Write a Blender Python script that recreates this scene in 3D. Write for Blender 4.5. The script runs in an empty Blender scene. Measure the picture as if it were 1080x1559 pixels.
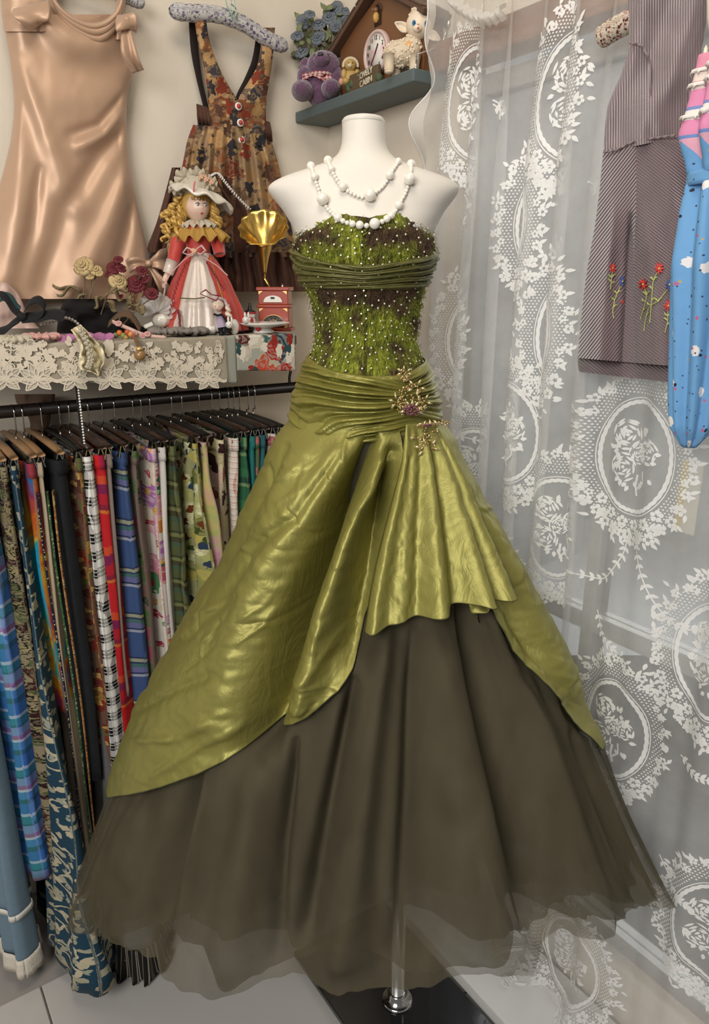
import bpy, math, random
import numpy as np
from mathutils import Vector, Matrix
random.seed(7); np.random.seed(7)
SC = bpy.context.scene; COL = SC.collection
PI = math.pi
# ---------------------------------------------------------------- camera
FPX = 1100.0; PITCH = math.radians(17.2); HC = 1.613
CP, SP = math.cos(PITCH), math.sin(PITCH)
cam = bpy.data.objects.new('camera', bpy.data.cameras.new('camera'))
cam.data.sensor_fit = 'VERTICAL'; cam.data.sensor_height = 36.0
cam.data.lens = FPX / 1559 * 36.0; cam.data.clip_start = .02
cam.location = (0, 0, HC); cam.rotation_euler = (PI/2 - PITCH, 0, 0)
COL.objects.link(cam); SC.camera = cam
# ---------------------------------------------------------------- light and exposure
w = bpy.data.worlds.new('daylight'); SC.world = w; w.use_nodes = True
wb = w.node_tree.nodes['Background']; wb.inputs[0].default_value = (.97, .97, 1, 1); wb.inputs[1].default_value = .17
def area(name, loc, target, sx, sy, power, color):
    l = bpy.data.lights.new(name, 'AREA'); l.shape = 'RECTANGLE'; l.size = sx; l.size_y = sy; l.energy = power; l.color = color
    o = bpy.data.objects.new(name, l); o.location = loc
    o.rotation_euler = (Vector(target) - Vector(loc)).to_track_quat('-Z', 'Y').to_euler(); COL.objects.link(o); return o
area('shop_front_daylight', (-.95, -1.15, 2.35), (0, 1.4, 1.0), 1.3, 1.1, 58, (1, .97, .92))
area('street_daylight', tuple(float(v) for v in (1.75, 2.75, 2.3)), (.45, 1.5, 1.0), 2.2, 1.6, 60, (.93, .97, 1))
area('ceiling_lamp', (-.1, .55, 3.1), (-.05, 1.25, 0), .8, .8, 15, (1, .9, .76))
SC.view_settings.view_transform = 'Standard'; SC.view_settings.look = 'None'
SC.view_settings.gamma = 1; SC.view_settings.use_curve_mapping = False; SC.view_settings.exposure = .12
SC.cycles.transparent_max_bounces = 40
# ---------------------------------------------------------------- pixel helpers (pixels of the 1080 x 1559 frame)
CAM = np.array([0, 0, HC]); UP = np.array([0, SP, CP]); FW = np.array([0, CP, -SP])
def ray(x, y):
    u = (np.asarray(x, float) - 540) / FPX; v = (779.5 - np.asarray(y, float)) / FPX
    u, v = np.broadcast_arrays(u, v)
    return np.stack([u, CP + v*SP, -SP + v*CP], -1)
def proj(P):
    d = np.asarray(P, float) - CAM; k = d @ FW
    return 540 + FPX*d[..., 0]/k, 779.5 - FPX*(d @ UP)/k
def at_Y(x, y, Y): r = ray(x, y); return CAM + r*(np.asarray(Y)/r[..., 1])[..., None]
def at_Z(x, y, z): r = ray(x, y); return CAM + r*((z - HC)/r[..., 2])[..., None]
WA = math.radians(34.7)
LD = np.array([-math.cos(WA), -math.sin(WA), 0.])     # along left wall, away from the corner
RD = np.array([math.sin(WA), -math.cos(WA), 0.])      # along right wall, away from the corner
ZD = np.array([0, 0, 1.])
CORNER = at_Y(500., 195., 2.2); CORNER = np.array([CORNER[0], CORNER[1], 0])
def on_plane(x, y, n, off):
    r = ray(x, y); s = (off - (CAM - CORNER) @ n) / (r @ n); return CAM + r*s[..., None]
def LW(x, y, o=0.):   # pixel -> point on the plane parallel to the left wall, o in front of it
    return on_plane(x, y, RD, np.asarray(o, float))
def RW(x, y, o=0.): return on_plane(x, y, LD, np.asarray(o, float))
def la(a, h, o): return CORNER + np.multiply.outer(a, LD) + np.multiply.outer(o, RD) + np.multiply.outer(h, ZD)
def ra(a, h, o): return CORNER + np.multiply.outer(a, RD) + np.multiply.outer(o, LD) + np.multiply.outer(h, ZD)
def LWA(x, y, o): P = LW(x, y, o); return (P - CORNER) @ LD, P[..., 2]
def RWA(x, y, o): P = RW(x, y, o); return (P - CORNER) @ RD, P[..., 2]
# ---------------------------------------------------------------- numeric helpers
def vnoise(x, y, seed=0):
    x = np.asarray(x, float); y = np.asarray(y, float)
    xi = np.floor(x).astype(int); yi = np.floor(y).astype(int); fx = x - xi; fy = y - yi
    fx = fx*fx*(3-2*fx); fy = fy*fy*(3-2*fy)
    def h(a, b):
        n = (a*374761393 + b*668265263 + seed*1442695041) & 0x7fffffff
        n = ((n ^ (n >> 13))*1274126177) & 0x7fffffff
        return ((n ^ (n >> 16)) & 0xffff)/65535.*2-1
    return (h(xi, yi)*(1-fx)+h(xi+1, yi)*fx)*(1-fy) + (h(xi, yi+1)*(1-fx)+h(xi+1, yi+1)*fx)*fy
def fbm(x, y, seed=0, o=3): return sum(vnoise(x*2**k, y*2**k, seed+k*7)/2**k for k in range(o))
def smooth(a, n=3):
    for _ in range(n): a = np.concatenate([a[:1], (a[:-2]+2*a[1:-1]+a[2:])/4, a[-1:]])
    return a
def curve(pts, n, sm=True):           # resample polyline smoothly (Catmull-Rom)
    p = np.array(pts, float); p = np.vstack([2*p[0]-p[1], p, 2*p[-1]-p[-2]]) if sm else p
    if not sm:
        s = np.linspace(0, len(p)-1, n); return np.stack([np.interp(s, range(len(p)), p[:, k]) for k in range(p.shape[1])], 1)
    out = []
    for s in np.linspace(0, len(pts)-1, n):
        i = min(int(s), len(pts)-2); t = s-i; a, b, c, d = p[i:i+4]
        out.append(.5*((2*b)+(-a+c)*t+(2*a-5*b+4*c-d)*t*t+(-a+3*b-3*c+d)*t**3))
    return np.array(out)
def seg_dist(X, Y, poly):             # distance to a polyline and position along it (0..1)
    best = np.full(X.shape, 1e9); bt = np.zeros(X.shape); poly = np.array(poly, float); n = len(poly)-1
    for i in range(n):
        a, b = poly[i], poly[i+1]; d = b-a; L = d@d
        t = np.clip(((X-a[0])*d[0]+(Y-a[1])*d[1])/L, 0, 1)
        q = np.hypot(X-a[0]-t*d[0], Y-a[1]-t*d[1]); m = q < best
        best = np.where(m, q, best); bt = np.where(m, (i+t)/n, bt)
    return best, bt
def normals(P, closed=False):
    du = (np.roll(P, -1, 1)-np.roll(P, 1, 1)) if closed else np.gradient(P, axis=1)
    n = np.cross(du, np.gradient(P, axis=0)); return n/np.maximum(np.linalg.norm(n, axis=-1, keepdims=True), 1e-9)
# ---------------------------------------------------------------- materials
MATS = {}
def lin(c):
    if isinstance(c, str):
        c = [int(c[i:i+2], 16)/255 for i in (0, 2, 4)]
        c = [((v+.055)/1.055)**2.4 if v > .04045 else v/12.92 for v in c]
    return (c[0], c[1], c[2], 1)
class NB:
    def __init__(s, name):
        s.m = bpy.data.materials.new(name); s.m.use_nodes = True; s.t = s.m.node_tree; s.t.nodes.clear()
        s.out = s.n('ShaderNodeOutputMaterial'); s.uvn = None
    def n(s, typ, ins=None, **kw):
        q = s.t.nodes.new(typ)
        for k, v in kw.items(): setattr(q, k, v)
        for k, v in (ins or {}).items(): s.put(q.inputs[k], v)
        return q
    def put(s, sock, v):
        if hasattr(v, 'is_output') or isinstance(v, bpy.types.NodeSocket): s.t.links.new(v, sock)
        else: sock.default_value = v
    def uv(s):
        if not s.uvn: s.uvn = s.n('ShaderNodeTexCoord').outputs['UV']
        return s.uvn
    def obj(s): return s.n('ShaderNodeTexCoord').outputs['Object']
    def math(s, op, a, b=0., c=0.):
        q = s.n('ShaderNodeMath', operation=op); s.put(q.inputs[0], a); s.put(q.inputs[1], b); s.put(q.inputs[2], c); return q.outputs[0]
    def mix(s, f, a, b, mode='MIX'):
        q = s.n('ShaderNodeMix', data_type='RGBA', blend_type=mode); s.put(q.inputs[0], f)
        s.put(q.inputs[6], lin(a) if not isinstance(a, bpy.types.NodeSocket) else a); s.put(q.inputs[7], lin(b) if not isinstance(b, bpy.types.NodeSocket) else b)
        return q.outputs[2]
    def ramp(s, f, stops, const=False):
        q = s.n('ShaderNodeValToRGB'); e = q.color_ramp.elements
        q.color_ramp.interpolation = 'CONSTANT' if const else 'LINEAR'
        while len(e) < len(stops): e.new(.5)
        for k, (p, c) in enumerate(stops): e[k].position = p; e[k].color = lin(c)
        s.put(q.inputs[0], f); return q.outputs[0]
    def noise(s, scale, detail=3, vec=None, dist=0., rough=.55):
        q = s.n('ShaderNodeTexNoise', {'Scale': scale, 'Detail': detail, 'Distortion': dist, 'Roughness': rough})
        if vec is not None: s.put(q.inputs['Vector'], vec)
        return q.outputs['Fac']
    def scale(s, vec, sx, sy, sz=1., rot=0., loc=(0, 0, 0)):
        q = s.n('ShaderNodeMapping'); s.put(q.inputs[0], vec); q.inputs['Scale'].default_value = (sx, sy, sz)
        q.inputs['Rotation'].default_value = (0, 0, rot); q.inputs['Location'].default_value = loc; return q.outputs[0]
    def bump(s, h, strength, dist=.01):
        return s.n('ShaderNodeBump', {'Height': h, 'Strength': strength, 'Distance': dist}).outputs[0]
    def bsdf(s, col, rough=.6, metal=0., nrm=None, sheen=0., spec=.4, sub=0., coat=0., trans=0., alpha=1.):
        q = s.n('ShaderNodeBsdfPrincipled'); s.put(q.inputs['Base Color'], lin(col) if not isinstance(col, bpy.types.NodeSocket) else col)
        s.put(q.inputs['Roughness'], rough); s.put(q.inputs['Metallic'], metal); q.inputs['Specular IOR Level'].default_value = spec
        q.inputs['Sheen Weight'].default_value = sheen; q.inputs['Coat Weight'].default_value = coat; s.put(q.inputs['Alpha'], alpha)
        q.inputs['Transmission Weight'].default_value = trans
        if nrm is not None: s.put(q.inputs['Normal'], nrm)
        return q.outputs[0]
    def done(s, sh):
        s.t.links.new(sh, s.out.inputs['Surface']); return s.m
def M(name, col, rough=.6, metal=0., var=None, bump=None, **kw):
    """plain procedural material: base colour with a noise variation var=(scale, colour, amount) and bump=(scale, strength)"""
    if name in MATS: return MATS[name]
    b = NB(name); c = lin(col); o = b.obj(); csock = col
    if var is None: var = (30, tuple(.82*v for v in c[:3]), .5)
    f = b.math('MULTIPLY', b.noise(var[0], 4, o), var[2]); csock = b.mix(f, col, var[1])
    nr = b.bump(b.noise(bump[0], 4, o), bump[1], .004) if bump else None
    MATS[name] = b.done(b.bsdf(csock, rough, metal, nr, **kw)); return MATS[name]
def cloth_out(b, col, rough=.8, nrm=None, transl=.2, sheen=.04, weave=900):
    u = b.uv()
    if nrm is None: nrm = b.bump(b.noise(60, 5, b.scale(u, 1, 1)), .25, .004)
    p = b.bsdf(col, rough, 0, nrm, sheen, .25)
    t = b.n('ShaderNodeBsdfTranslucent'); b.put(t.inputs[0], col if isinstance(col, bpy.types.NodeSocket) else lin(col))
    return b.done(b.n('ShaderNodeMixShader', {0: transl, 1: p, 2: t.outputs[0]}).outputs[0])
def sep(b, vec): q = b.n('ShaderNodeSeparateXYZ'); b.put(q.inputs[0], vec); return q.outputs
def plaid(name, us, vs, pu, pv, rot=0., thin=None):
    if name in MATS: return MATS[name]
    b = NB(name); v = b.scale(b.uv(), 1, 1, 1, rot); x = sep(b, v)
    d = b.math('MULTIPLY', b.noise(7, 2, b.uv()), .02)
    fu = b.math('FRACT', b.math('DIVIDE', b.math('ADD', x[0], d), pu)); fv = b.math('FRACT', b.math('DIVIDE', b.math('ADD', x[1], d), pv))
    c = b.mix(.5, b.ramp(fu, us, True), b.ramp(fv, vs, True))
    MATS[name] = cloth_out(b, c); return MATS[name]
def prints(name, base, layers, **kw):
    """layers: (cells per metre, radius 0-1, [colours], kind) - dots / flowers / swirls scattered over the cloth"""
    if name in MATS: return MATS[name]
    b = NB(name); u = b.uv(); c = base
    for i, (sc, rad, cols, kind) in enumerate(layers):
        nd = b.n('ShaderNodeTexNoise', {'Scale': sc*1.9, 'Detail': 2., 'Vector': u}).outputs['Color']
        off = b.n('ShaderNodeVectorMath', operation='MULTIPLY_ADD'); b.put(off.inputs[0], nd); off.inputs[1].default_value = (.9/sc,)*3
        b.put(off.inputs[2], b.scale(u, 1, 1 if kind != 'leaf' else .55, 1, .5*i, (i*.37, i*.21, 0)))
        vo = b.n('ShaderNodeTexVoronoi', {'Scale': float(sc), 'Vector': off.outputs[0]}, voronoi_dimensions='2D')
        dist = vo.outputs['Distance']; rnd = sep(b, vo.outputs['Color'])
        st = [(k/len(cols), cc) for k, cc in enumerate(cols)]
        cc = b.ramp(rnd[0], st, True) if len(st) > 1 else cols[0]
        if kind == 'ring': f = b.math('LESS_THAN', b.math('ABSOLUTE', b.math('SUBTRACT', b.math('FRACT', b.math('MULTIPLY', dist, 3.2)), .5)), rad*.5)
        elif kind == 'flower':
            f = b.math('LESS_THAN', dist, rad); ink = b.math('GREATER_THAN', b.math('SINE', b.math('ADD', b.math('MULTIPLY', dist, 26.), b.math('MULTIPLY', b.noise(sc*3, 2, u), 9.))), .25)
            cc = b.mix(b.math('MULTIPLY', ink, .5), cc, base)
        else: f = b.math('LESS_THAN', dist, rad)
        keep = b.math('GREATER_THAN', rnd[1], .22 if kind != 'ring' else .35)
        c = b.mix(b.math('MULTIPLY', f, keep), c, cc)
    MATS[name] = cloth_out(b, c, **kw); return MATS[name]
def dyed(name, stops, sx=6., sy=3., **kw):
    if name in MATS: return MATS[name]
    b = NB(name); f = b.noise(1., 4, b.scale(b.uv(), sx, sy), .8)
    f = b.math('MULTIPLY_ADD', f, 2.2, -.6)
    MATS[name] = cloth_out(b, b.ramp(f, stops), **kw); return MATS[name]
def fabric(name, col, col2=None, sx=8., rough=.85, **kw):
    if name in MATS: return MATS[name]
    b = NB(name); c = lin(col); f = b.noise(sx, 4, b.uv())
    MATS[name] = cloth_out(b, b.mix(f, col, col2 or tuple(.7*v for v in c[:3])), rough, **kw); return MATS[name]
def satin(name, col, rough=.32, metal=.25, bs=.12, anis=0., scale=18, sheen=.3, col2=None):
    if name in MATS: return MATS[name]
    b = NB(name); c = lin(col); o = b.obj()
    nz = b.n('ShaderNodeTexNoise', {'Scale': scale, 'Detail': 5., 'Distortion': .6, 'Vector': o}).outputs['Fac']
    nr = b.bump(nz, bs, .02)
    MATS[name] = b.done(b.bsdf(b.mix(b.noise(6, 3, o), col, col2 or tuple(.8*v for v in c[:3])), rough, metal, nr, sheen, .5)); return MATS[name]
def sheer(name, col, opacity, tex=700., transl=.35, glow=0.):
    """see-through net: part of the light passes the holes, the rest meets the thread"""
    if name in MATS: return MATS[name]
    b = NB(name); o = b.obj()
    f = b.math('MULTIPLY', b.math('MULTIPLY_ADD', b.noise(14, 5, o), .7, .65), opacity)
    c1 = lin(col); cs_ = b.mix(b.noise(5, 4, b.scale(o, 3, 3, .6), .8), tuple(.62*v for v in c1[:3]), tuple(min(1.35*v, .92) for v in c1[:3])) if c1[0] < .4 else c1
    d = b.n('ShaderNodeBsdfDiffuse', {0: cs_}).outputs[0]; t = b.n('ShaderNodeBsdfTranslucent', {0: cs_}).outputs[0]
    s = b.n('ShaderNodeMixShader', {0: transl, 1: d, 2: t}).outputs[0]
    tr = b.n('ShaderNodeBsdfTransparent').outputs[0]
    MATS[name] = b.done(b.n('ShaderNodeMixShader', {0: b.math('MINIMUM', f, 1.), 1: tr, 2: s}).outputs[0]); return MATS[name]
# ---------------------------------------------------------------- objects
BASE = {}
def tag(o, label=None, cat=None, group=None, kind=None):
    if label: o['label'] = label
    if cat: o['category'] = cat
    if group: o['group'] = group
    if kind: o['kind'] = kind
    return o
def thing(name, label, cat, loc, group=None):
    o = bpy.data.objects.new(name, None); o.empty_display_size = .05; COL.objects.link(o); o.location = tuple(float(v) for v in loc)
    BASE[o.name] = np.array(loc, float); return tag(o, label, cat, group)
class MB:
    """collects geometry in world coordinates; build() links it as one mesh object"""
    def __init__(s): s.v = []; s.f = []; s.uv = []; s.n = 0; s.mi = []; s.k = 0
    def add(s, V, F, UV=None):
        V = np.asarray(V, float).reshape(-1, 3); s.v.append(V); s.uv.append(np.asarray(UV, float).reshape(-1, 2) if UV is not None else V[:, [0, 2]])
        s.f += [tuple(i+s.n for i in f) for f in F]; s.mi += [s.k]*len(F); s.n += len(V); return s
    def grid(s, P, uv=None, closed=False, flip=False):
        ny, nx = P.shape[:2]; F = []
        for j in range(ny-1):
            for i in range(nx if closed else nx-1):
                i2 = (i+1) % nx; q = (j*nx+i, j*nx+i2, (j+1)*nx+i2, (j+1)*nx+i); F.append(q[::-1] if flip else q)
        return s.add(P, F, uv)
    def tube(s, path, r, n=8, cap=True, flat=1.):
        p = np.asarray(path, float); m = len(p); r = np.broadcast_to(np.asarray(r, float), (m,))
        t = np.gradient(p, axis=0); t /= np.maximum(np.linalg.norm(t, axis=1, keepdims=True), 1e-9)
        a = np.array([0, 0, 1.]) if abs(t[0][2]) < .9 else np.array([1., 0, 0]); u = np.cross(t[0], a); u /= np.linalg.norm(u)
        G = []
        for k in range(m):
            u = u - t[k]*(u@t[k]); u /= max(np.linalg.norm(u), 1e-9); w_ = np.cross(t[k], u); an = np.arange(n)*2*PI/n
            G.append(p[k]+r[k]*(np.outer(np.cos(an), u)+flat*np.outer(np.sin(an), w_)))
        G = np.array(G); n0 = s.n; s.grid(G, closed=True)
        if cap:
            s.f.append(tuple(n0+i for i in range(n))); s.f.append(tuple(n0+(m-1)*n+i for i in range(n))[::-1]); s.mi += [s.k]*2
        return s
    def lathe(s, prof, c, n=16, axis=None, sx=1., sy=1.):
        """prof: (radius, height) along axis"""
        ax = np.array([0, 0, 1.]) if axis is None else np.asarray(axis, float)/np.linalg.norm(axis)
        h = np.array([1., 0, 0]) if abs(ax[0]) < .9 else np.array([0, 1., 0]); e1 = np.cross(h, ax); e1 /= np.linalg.norm(e1); e2 = np.cross(ax, e1)
        if axis is None: e1, e2 = np.array([1., 0, 0]), np.array([0, 1., 0])
        an = np.arange(n)*2*PI/n
        G = np.array([np.asarray(c)+ax*z+r*(sx*np.outer(np.cos(an), e1)+sy*np.outer(np.sin(an), e2)) for r, z in prof]); n0 = s.n; m = len(prof)
        s.grid(G, closed=True); s.f.append(tuple(n0+i for i in range(n))[::-1]); s.f.append(tuple(n0+(m-1)*n+i for i in range(n))); s.mi += [s.k]*2
        return s
    def ball(s, c, r, n=12, axis=None):
        r = np.broadcast_to(np.asarray(r, float), (3,)); th = np.linspace(.05, PI-.05, max(n//2+1, 4)); an = np.arange(n)*2*PI/n
        G = np.stack([np.outer(np.sin(th), np.cos(an))*r[0], np.outer(np.sin(th), np.sin(an))*r[1], np.outer(np.cos(th), np.ones(n))*r[2]], -1)
        if axis is not None: G = G @ np.asarray(axis, float)
        n0 = s.n; m = len(th); s.grid(G+np.asarray(c), closed=True, flip=True)
        s.f.append(tuple(n0+i for i in range(n))); s.f.append(tuple(n0+(m-1)*n+i for i in range(n))[::-1]); s.mi += [s.k]*2
        return s
    def box(s, c, d, ax=None):
        """centre, full sizes along axes ax (rows); default world axes"""
        ax = np.eye(3) if ax is None else np.array(ax); d = np.asarray(d)/2
        V = [np.asarray(c)+sum(sg[k]*d[k]*ax[k] for k in range(3)) for sg in [(i, j, k) for i in (-1, 1) for j in (-1, 1) for k in (-1, 1)]]
        return s.add(V, [(0, 1, 3, 2), (4, 6, 7, 5), (0, 4, 5, 1), (2, 3, 7, 6), (0, 2, 6, 4), (1, 5, 7, 3)])
    def poly(s, pts, thick, nrm):
        """flat outline given a thickness"""
        p = np.asarray(pts, float); n = len(p); nv = np.asarray(nrm, float)*thick
        V = np.vstack([p, p+nv]); F = [tuple(range(n))[::-1], tuple(range(n, 2*n))]+[(i, (i+1) % n, (i+1) % n+n, i+n) for i in range(n)]
        return s.add(V, F)
    def build(s, name, mat, parent=None, smooth=True, solid=0., bevel=0., sub=0, label=None, cat=None, group=None, kind=None, thick_off=0.):
        V = np.vstack(s.v); me = bpy.data.meshes.new(name)
        if parent is not None: base = BASE[parent.name]; 
        else: base = np.array([(V[:, 0].min()+V[:, 0].max())/2, (V[:, 1].min()+V[:, 1].max())/2, V[:, 2].min()])
        me.from_pydata((V-base).tolist(), [], s.f); me.validate()
        if len(me.polygons) == len(s.f):
            uvl = me.uv_layers.new(name='UVMap'); vi = np.empty(len(me.loops), int); me.loops.foreach_get('vertex_index', vi)
            uvl.data.foreach_set('uv', np.vstack(s.uv)[vi].ravel())
        mats = mat if isinstance(mat, (list, tuple)) else [mat]
        for m_ in mats: me.materials.append(m_)
        if s.k and len(me.polygons) == len(s.f): me.polygons.foreach_set('material_index', s.mi)
        me.polygons.foreach_set('use_smooth', [smooth]*len(me.polygons)); me.update()
        o = bpy.data.objects.new(name, me); COL.objects.link(o); BASE[o.name] = base
        if parent is not None: o.parent = parent
        else: o.location = base
        if bevel: md = o.modifiers.new('bevel', 'BEVEL'); md.width = bevel; md.segments = 2; md.limit_method = 'ANGLE'
        if solid: md = o.modifiers.new('thickness', 'SOLIDIFY'); md.thickness = solid; md.offset = thick_off
        if sub: md = o.modifiers.new('smooth', 'SUBSURF'); md.levels = sub; md.render_levels = sub
        return tag(o, label, cat, group, kind)
def share(src, name, parent, mtx):
    """another piece that shares mesh data; mtx is relative to the parent's origin"""
    o = bpy.data.objects.new(name, src.data if hasattr(src, 'data') else src); COL.objects.link(o); o.parent = parent; o.matrix_local = mtx; return o
# ================================================================ the room
plaster = M('plaster_wall', (.70, .625, .52), .9, var=(2.2, (.63, .56, .46), .6), bump=(70, .12))
def slab(name, quad, nrm, th, mat):
    return MB().poly(quad, th, nrm).build(name, mat, smooth=False, kind='structure')
AWIN = float(RWA(694., 300., 0.)[0]); ABEAM = .0
slab('wall_left', la(np.array([-.12, 2.8, 2.8, -.12]), np.array([-.02, -.02, 2.75, 2.75]), np.array([0, 0, 0, 0.])), -RD, .12, plaster)
zb0 = float(RWA(700., 108., 0.)[1]); zb1 = float(RWA(700., 62., 0.)[1])
slab('wall_right', ra(np.array([0, AWIN, AWIN, 0]), np.array([-.02, -.02, 2.75, 2.75]), np.zeros(4)), -LD, .12, plaster)
slab('wall_right', ra(np.array([AWIN, 2.6, 2.6, AWIN]), np.array([zb1, zb1, 2.75, 2.75]), np.zeros(4)), -LD, .12, plaster)
slab('wall_right', ra(np.array([AWIN, 2.6, 2.6, AWIN]), np.array([-.02, -.02, .16, .16]), np.zeros(4)), -LD, .12, plaster)
wood = NB('beam_wood'); gx = wood.scale(wood.obj(), 3, 3, 40)
wood = wood.done(wood.bsdf(wood.ramp(wood.noise(2, 5, gx, 1.), [(.3, '6b4630'), (.7, '8d6144')]), .5))
MB().box(ra(AWIN+1.15, (zb0+zb1)/2, .0), (2.5, .07, zb1-zb0), (RD, LD, ZD)).build('trim_1', wood, smooth=False, bevel=.004, kind='structure')
# window: frame bars, panes, sill
frm = M('window_frame_metal', (.42, .41, .39), .45, .3)
win = bpy.data.objects.new('window_1', None); COL.objects.link(win); win.location = ra(AWIN, .16, -.06); BASE['window_1'] = np.array(win.location); tag(win, kind='structure')
bars = [0., .42, .86, 1.3, 1.74]
for k, a in enumerate(bars): MB().box(ra(AWIN+a+.015, (.16+zb0)/2, -.06), (.03 if k else .05, .05, zb0-.16), (RD, LD, ZD)).build('window_frame', frm, win, smooth=False, bevel=.002)
for zz in (.18, .92, zb0-.03): MB().box(ra(AWIN+.9, zz, -.06), (1.8, .045, .04), (RD, LD, ZD)).build('window_rail', frm, win, smooth=False, bevel=.002)
g = NB('window_glass'); gl = g.n('ShaderNodeBsdfGlossy', {'Roughness': .04, 'Color': (.9, .95, .95, 1)}).outputs[0]
df = g.bsdf((.40, .39, .38), .5); tr = g.n('ShaderNodeBsdfTransparent', {0: (.96, .96, .95, 1)}).outputs[0]
g1 = g.n('ShaderNodeMixShader', {0: .2, 1: tr, 2: df}).outputs[0]
glass = g.done(g.n('ShaderNodeMixShader', {0: .1, 1: g1, 2: gl}).outputs[0])
for k in range(4):
    for z0, z1 in ((.2, .9), (.94, zb0-.05)):
        MB().box(ra(AWIN+(bars[k]+bars[k+1])/2+.015, (z0+z1)/2, -.06), (bars[k+1]-bars[k]-.03, .006, z1-z0), (RD, LD, ZD)).build('pane', glass, win, smooth=False)
white_board = M('white_board', (.74, .73, .70), .35, var=(5, (.68, .66, .62), .5))
# outside, seen dimly through net and glass
pave = M('outside_paving', (.72, .73, .75), .8); oldw = M('outside_wall', (.60, .60, .60), .9, var=(3, (.35, .36, .36), .8))
MB().box(ra(1.6, -.03, -1.75), (5, 3.2, .04), (RD, LD, ZD)).build('floor', pave, smooth=False, kind='structure')
MB().box(ra(1.6, .62, -3.2), (6, .1, 1.3), (RD, LD, ZD)).build('wall_street', oldw, smooth=False, kind='structure')
# floor: tiles
grout = M('floor_grout', (.30, .28, .26), .8)
MB().box((0, .8, -.03), (5, 4.4, .04)).build('floor', grout, smooth=False, kind='structure'); FL = bpy.data.objects['floor.001']
tile_m = M('floor_tile_ceramic', (.50, .48, .455), .22, var=(4, (.43, .405, .38), .7), bump=(40, .03))
tm = MB().box((0, 0, 0), (.596, .596, .012), (RD, LD, ZD)).build('tile', tile_m, FL, smooth=False, bevel=.002)
me_tile = tm.data; me_tile.transform(Matrix.Translation(Vector(BASE[FL.name]))); first = True
for i in range(-2, 5):
    for j in range(-1, 5):
        P = ra(i*.6+.02, -.006, j*.6+.16)
        if P[1] < -.4 or (P-CORNER)@LD < 0.05 or (P-CORNER)@RD < 0.05: continue
        loc = Matrix.Translation(Vector(P-BASE[FL.name]))
        if first: tm.matrix_local = loc; first = False
        else: share(tm, 'tile', FL, loc).modifiers.new('bevel', 'BEVEL').width = .002
# white display board lying along the window
p0 = at_Z(688., 1478., .03); p1 = at_Z(772., 1559., .03); mid = (p0+p1)/2
ob = float((mid-CORNER)@LD)
MB().box(ra(.9, .02, ob/2+.01), (1.75, ob-.02, .036), (RD, LD, ZD)).build('trim_2', white_board, smooth=False, bevel=.004, kind='structure')
# ================================================================ mannequin and gown
Y0 = 1.30; SK = None
def rowfun(tab):
    tab = np.array(tab, float)
    def fn(y):
        xl = np.interp(y, tab[:, 0], tab[:, 1]); xr = np.interp(y, tab[:, 0], tab[:, 2]); df = np.interp(y, tab[:, 0], tab[:, 3]); db = np.interp(y, tab[:, 0], tab[:, 4])
        return xl, xr, df, db
    return fn
def body(tab, y, th, power=1., yc=None, grow=0.):
    """elliptical sections; y image row of the section on the plane through the axis, th angle (0 front, +pi/2 right)"""
    y = np.asarray(y, float); th = np.asarray(th, float); y, th = np.broadcast_arrays(y, th)
    xl, xr, df, db = rowfun(tab)(y); A = at_Y(xl, y, Y0); near = np.interp(y, [640, 1410], [0, .20]) if tab is SK else 0*y   # the right side of the skirt swings forward along the window
    B = at_Y(xr, y, Y0-near); C_3 = (A+B)/2; H_3 = (B-A)/2; H_3 = H_3*(1+grow/np.linalg.norm(H_3, axis=-1, keepdims=True))
    s, k = np.sin(th), np.cos(th); sx = np.sign(s)*np.abs(s)**power; kx = np.sign(k)*np.abs(k)**power
    P = C_3+H_3*sx[..., None]; P[..., 1] -= np.where(k > 0, df+grow, db+grow)*kx; return P
TORSO = [(190, 521, 586, .042, .042), (205, 521.5, 586.5, .044, .045), (222, 520, 588, .047, .049), (234, 516, 593, .05, .054), (243, 508, 602, .053, .06), (251, 492, 618, .057, .066), (258, 470, 640, .061, .07), (265, 446, 662, .064, .072), (272, 427, 682, .067, .073),
         (280, 412, 696, .07, .074), (288, 407, 700, .073, .074), (296, 411, 697, .077, .074), (308, 421, 688, .083, .074), (322, 432, 677, .09, .074), (345, 446, 664, .104, .074), (370, 455, 656, .112, .073), (395, 457, 654, .112, .07), (430, 472, 639, .092, .066), (470, 487, 628, .078, .066), (510, 491, 624, .077, .072), (550, 484, 633, .084, .088), (600, 468, 646, .09, .1), (640, 465, 648, .09, .098)]
MAN = thing('mannequin', 'white dress form with bare neck and shoulders on a steel pole', 'mannequin', at_Z(605., 1520., 0))
skin = M('mannequin_cloth', (.66, .62, .555), .55, var=(40, (.62, .575, .51), .5), bump=(260, .06))
ys = np.concatenate([np.arange(190, 345, 3.), np.arange(345, 641, 8.)]); th = np.arange(64)*2*PI/64
P = body(TORSO, ys[:, None], th[None], .92); 
for k in range(3): P[1:-1] = (P[:-2]+2*P[1:-1]+P[2:])/4
m = MB().grid(P, closed=True, flip=True); n0 = m.n; m.add(P[-1].mean(0), []); b0 = (len(ys)-1)*64
m.f += [(b0+i, n0, b0+(i+1) % 64) for i in range(64)]; m.mi += [0]*64
m.build('torso', skin, MAN)
c0 = P[0].mean(0); r0 = (P[0][:, 0].max()-P[0][:, 0].min())/2
MB().lathe([(r0*.99, -.001), (r0*1.01, .001), (r0*1.01, .005), (r0*.93, .0085), (r0*.6, .0115), (.001, .0125)], c0, 48, sy=P[0][:, 1].ptp()/2/r0 if hasattr(P[0], 'ptp') else (P[0][:, 1].max()-P[0][:, 1].min())/2/r0).build('neck_cap', M('neck_cap_plastic', (.66, .62, .555), .4), MAN)
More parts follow.
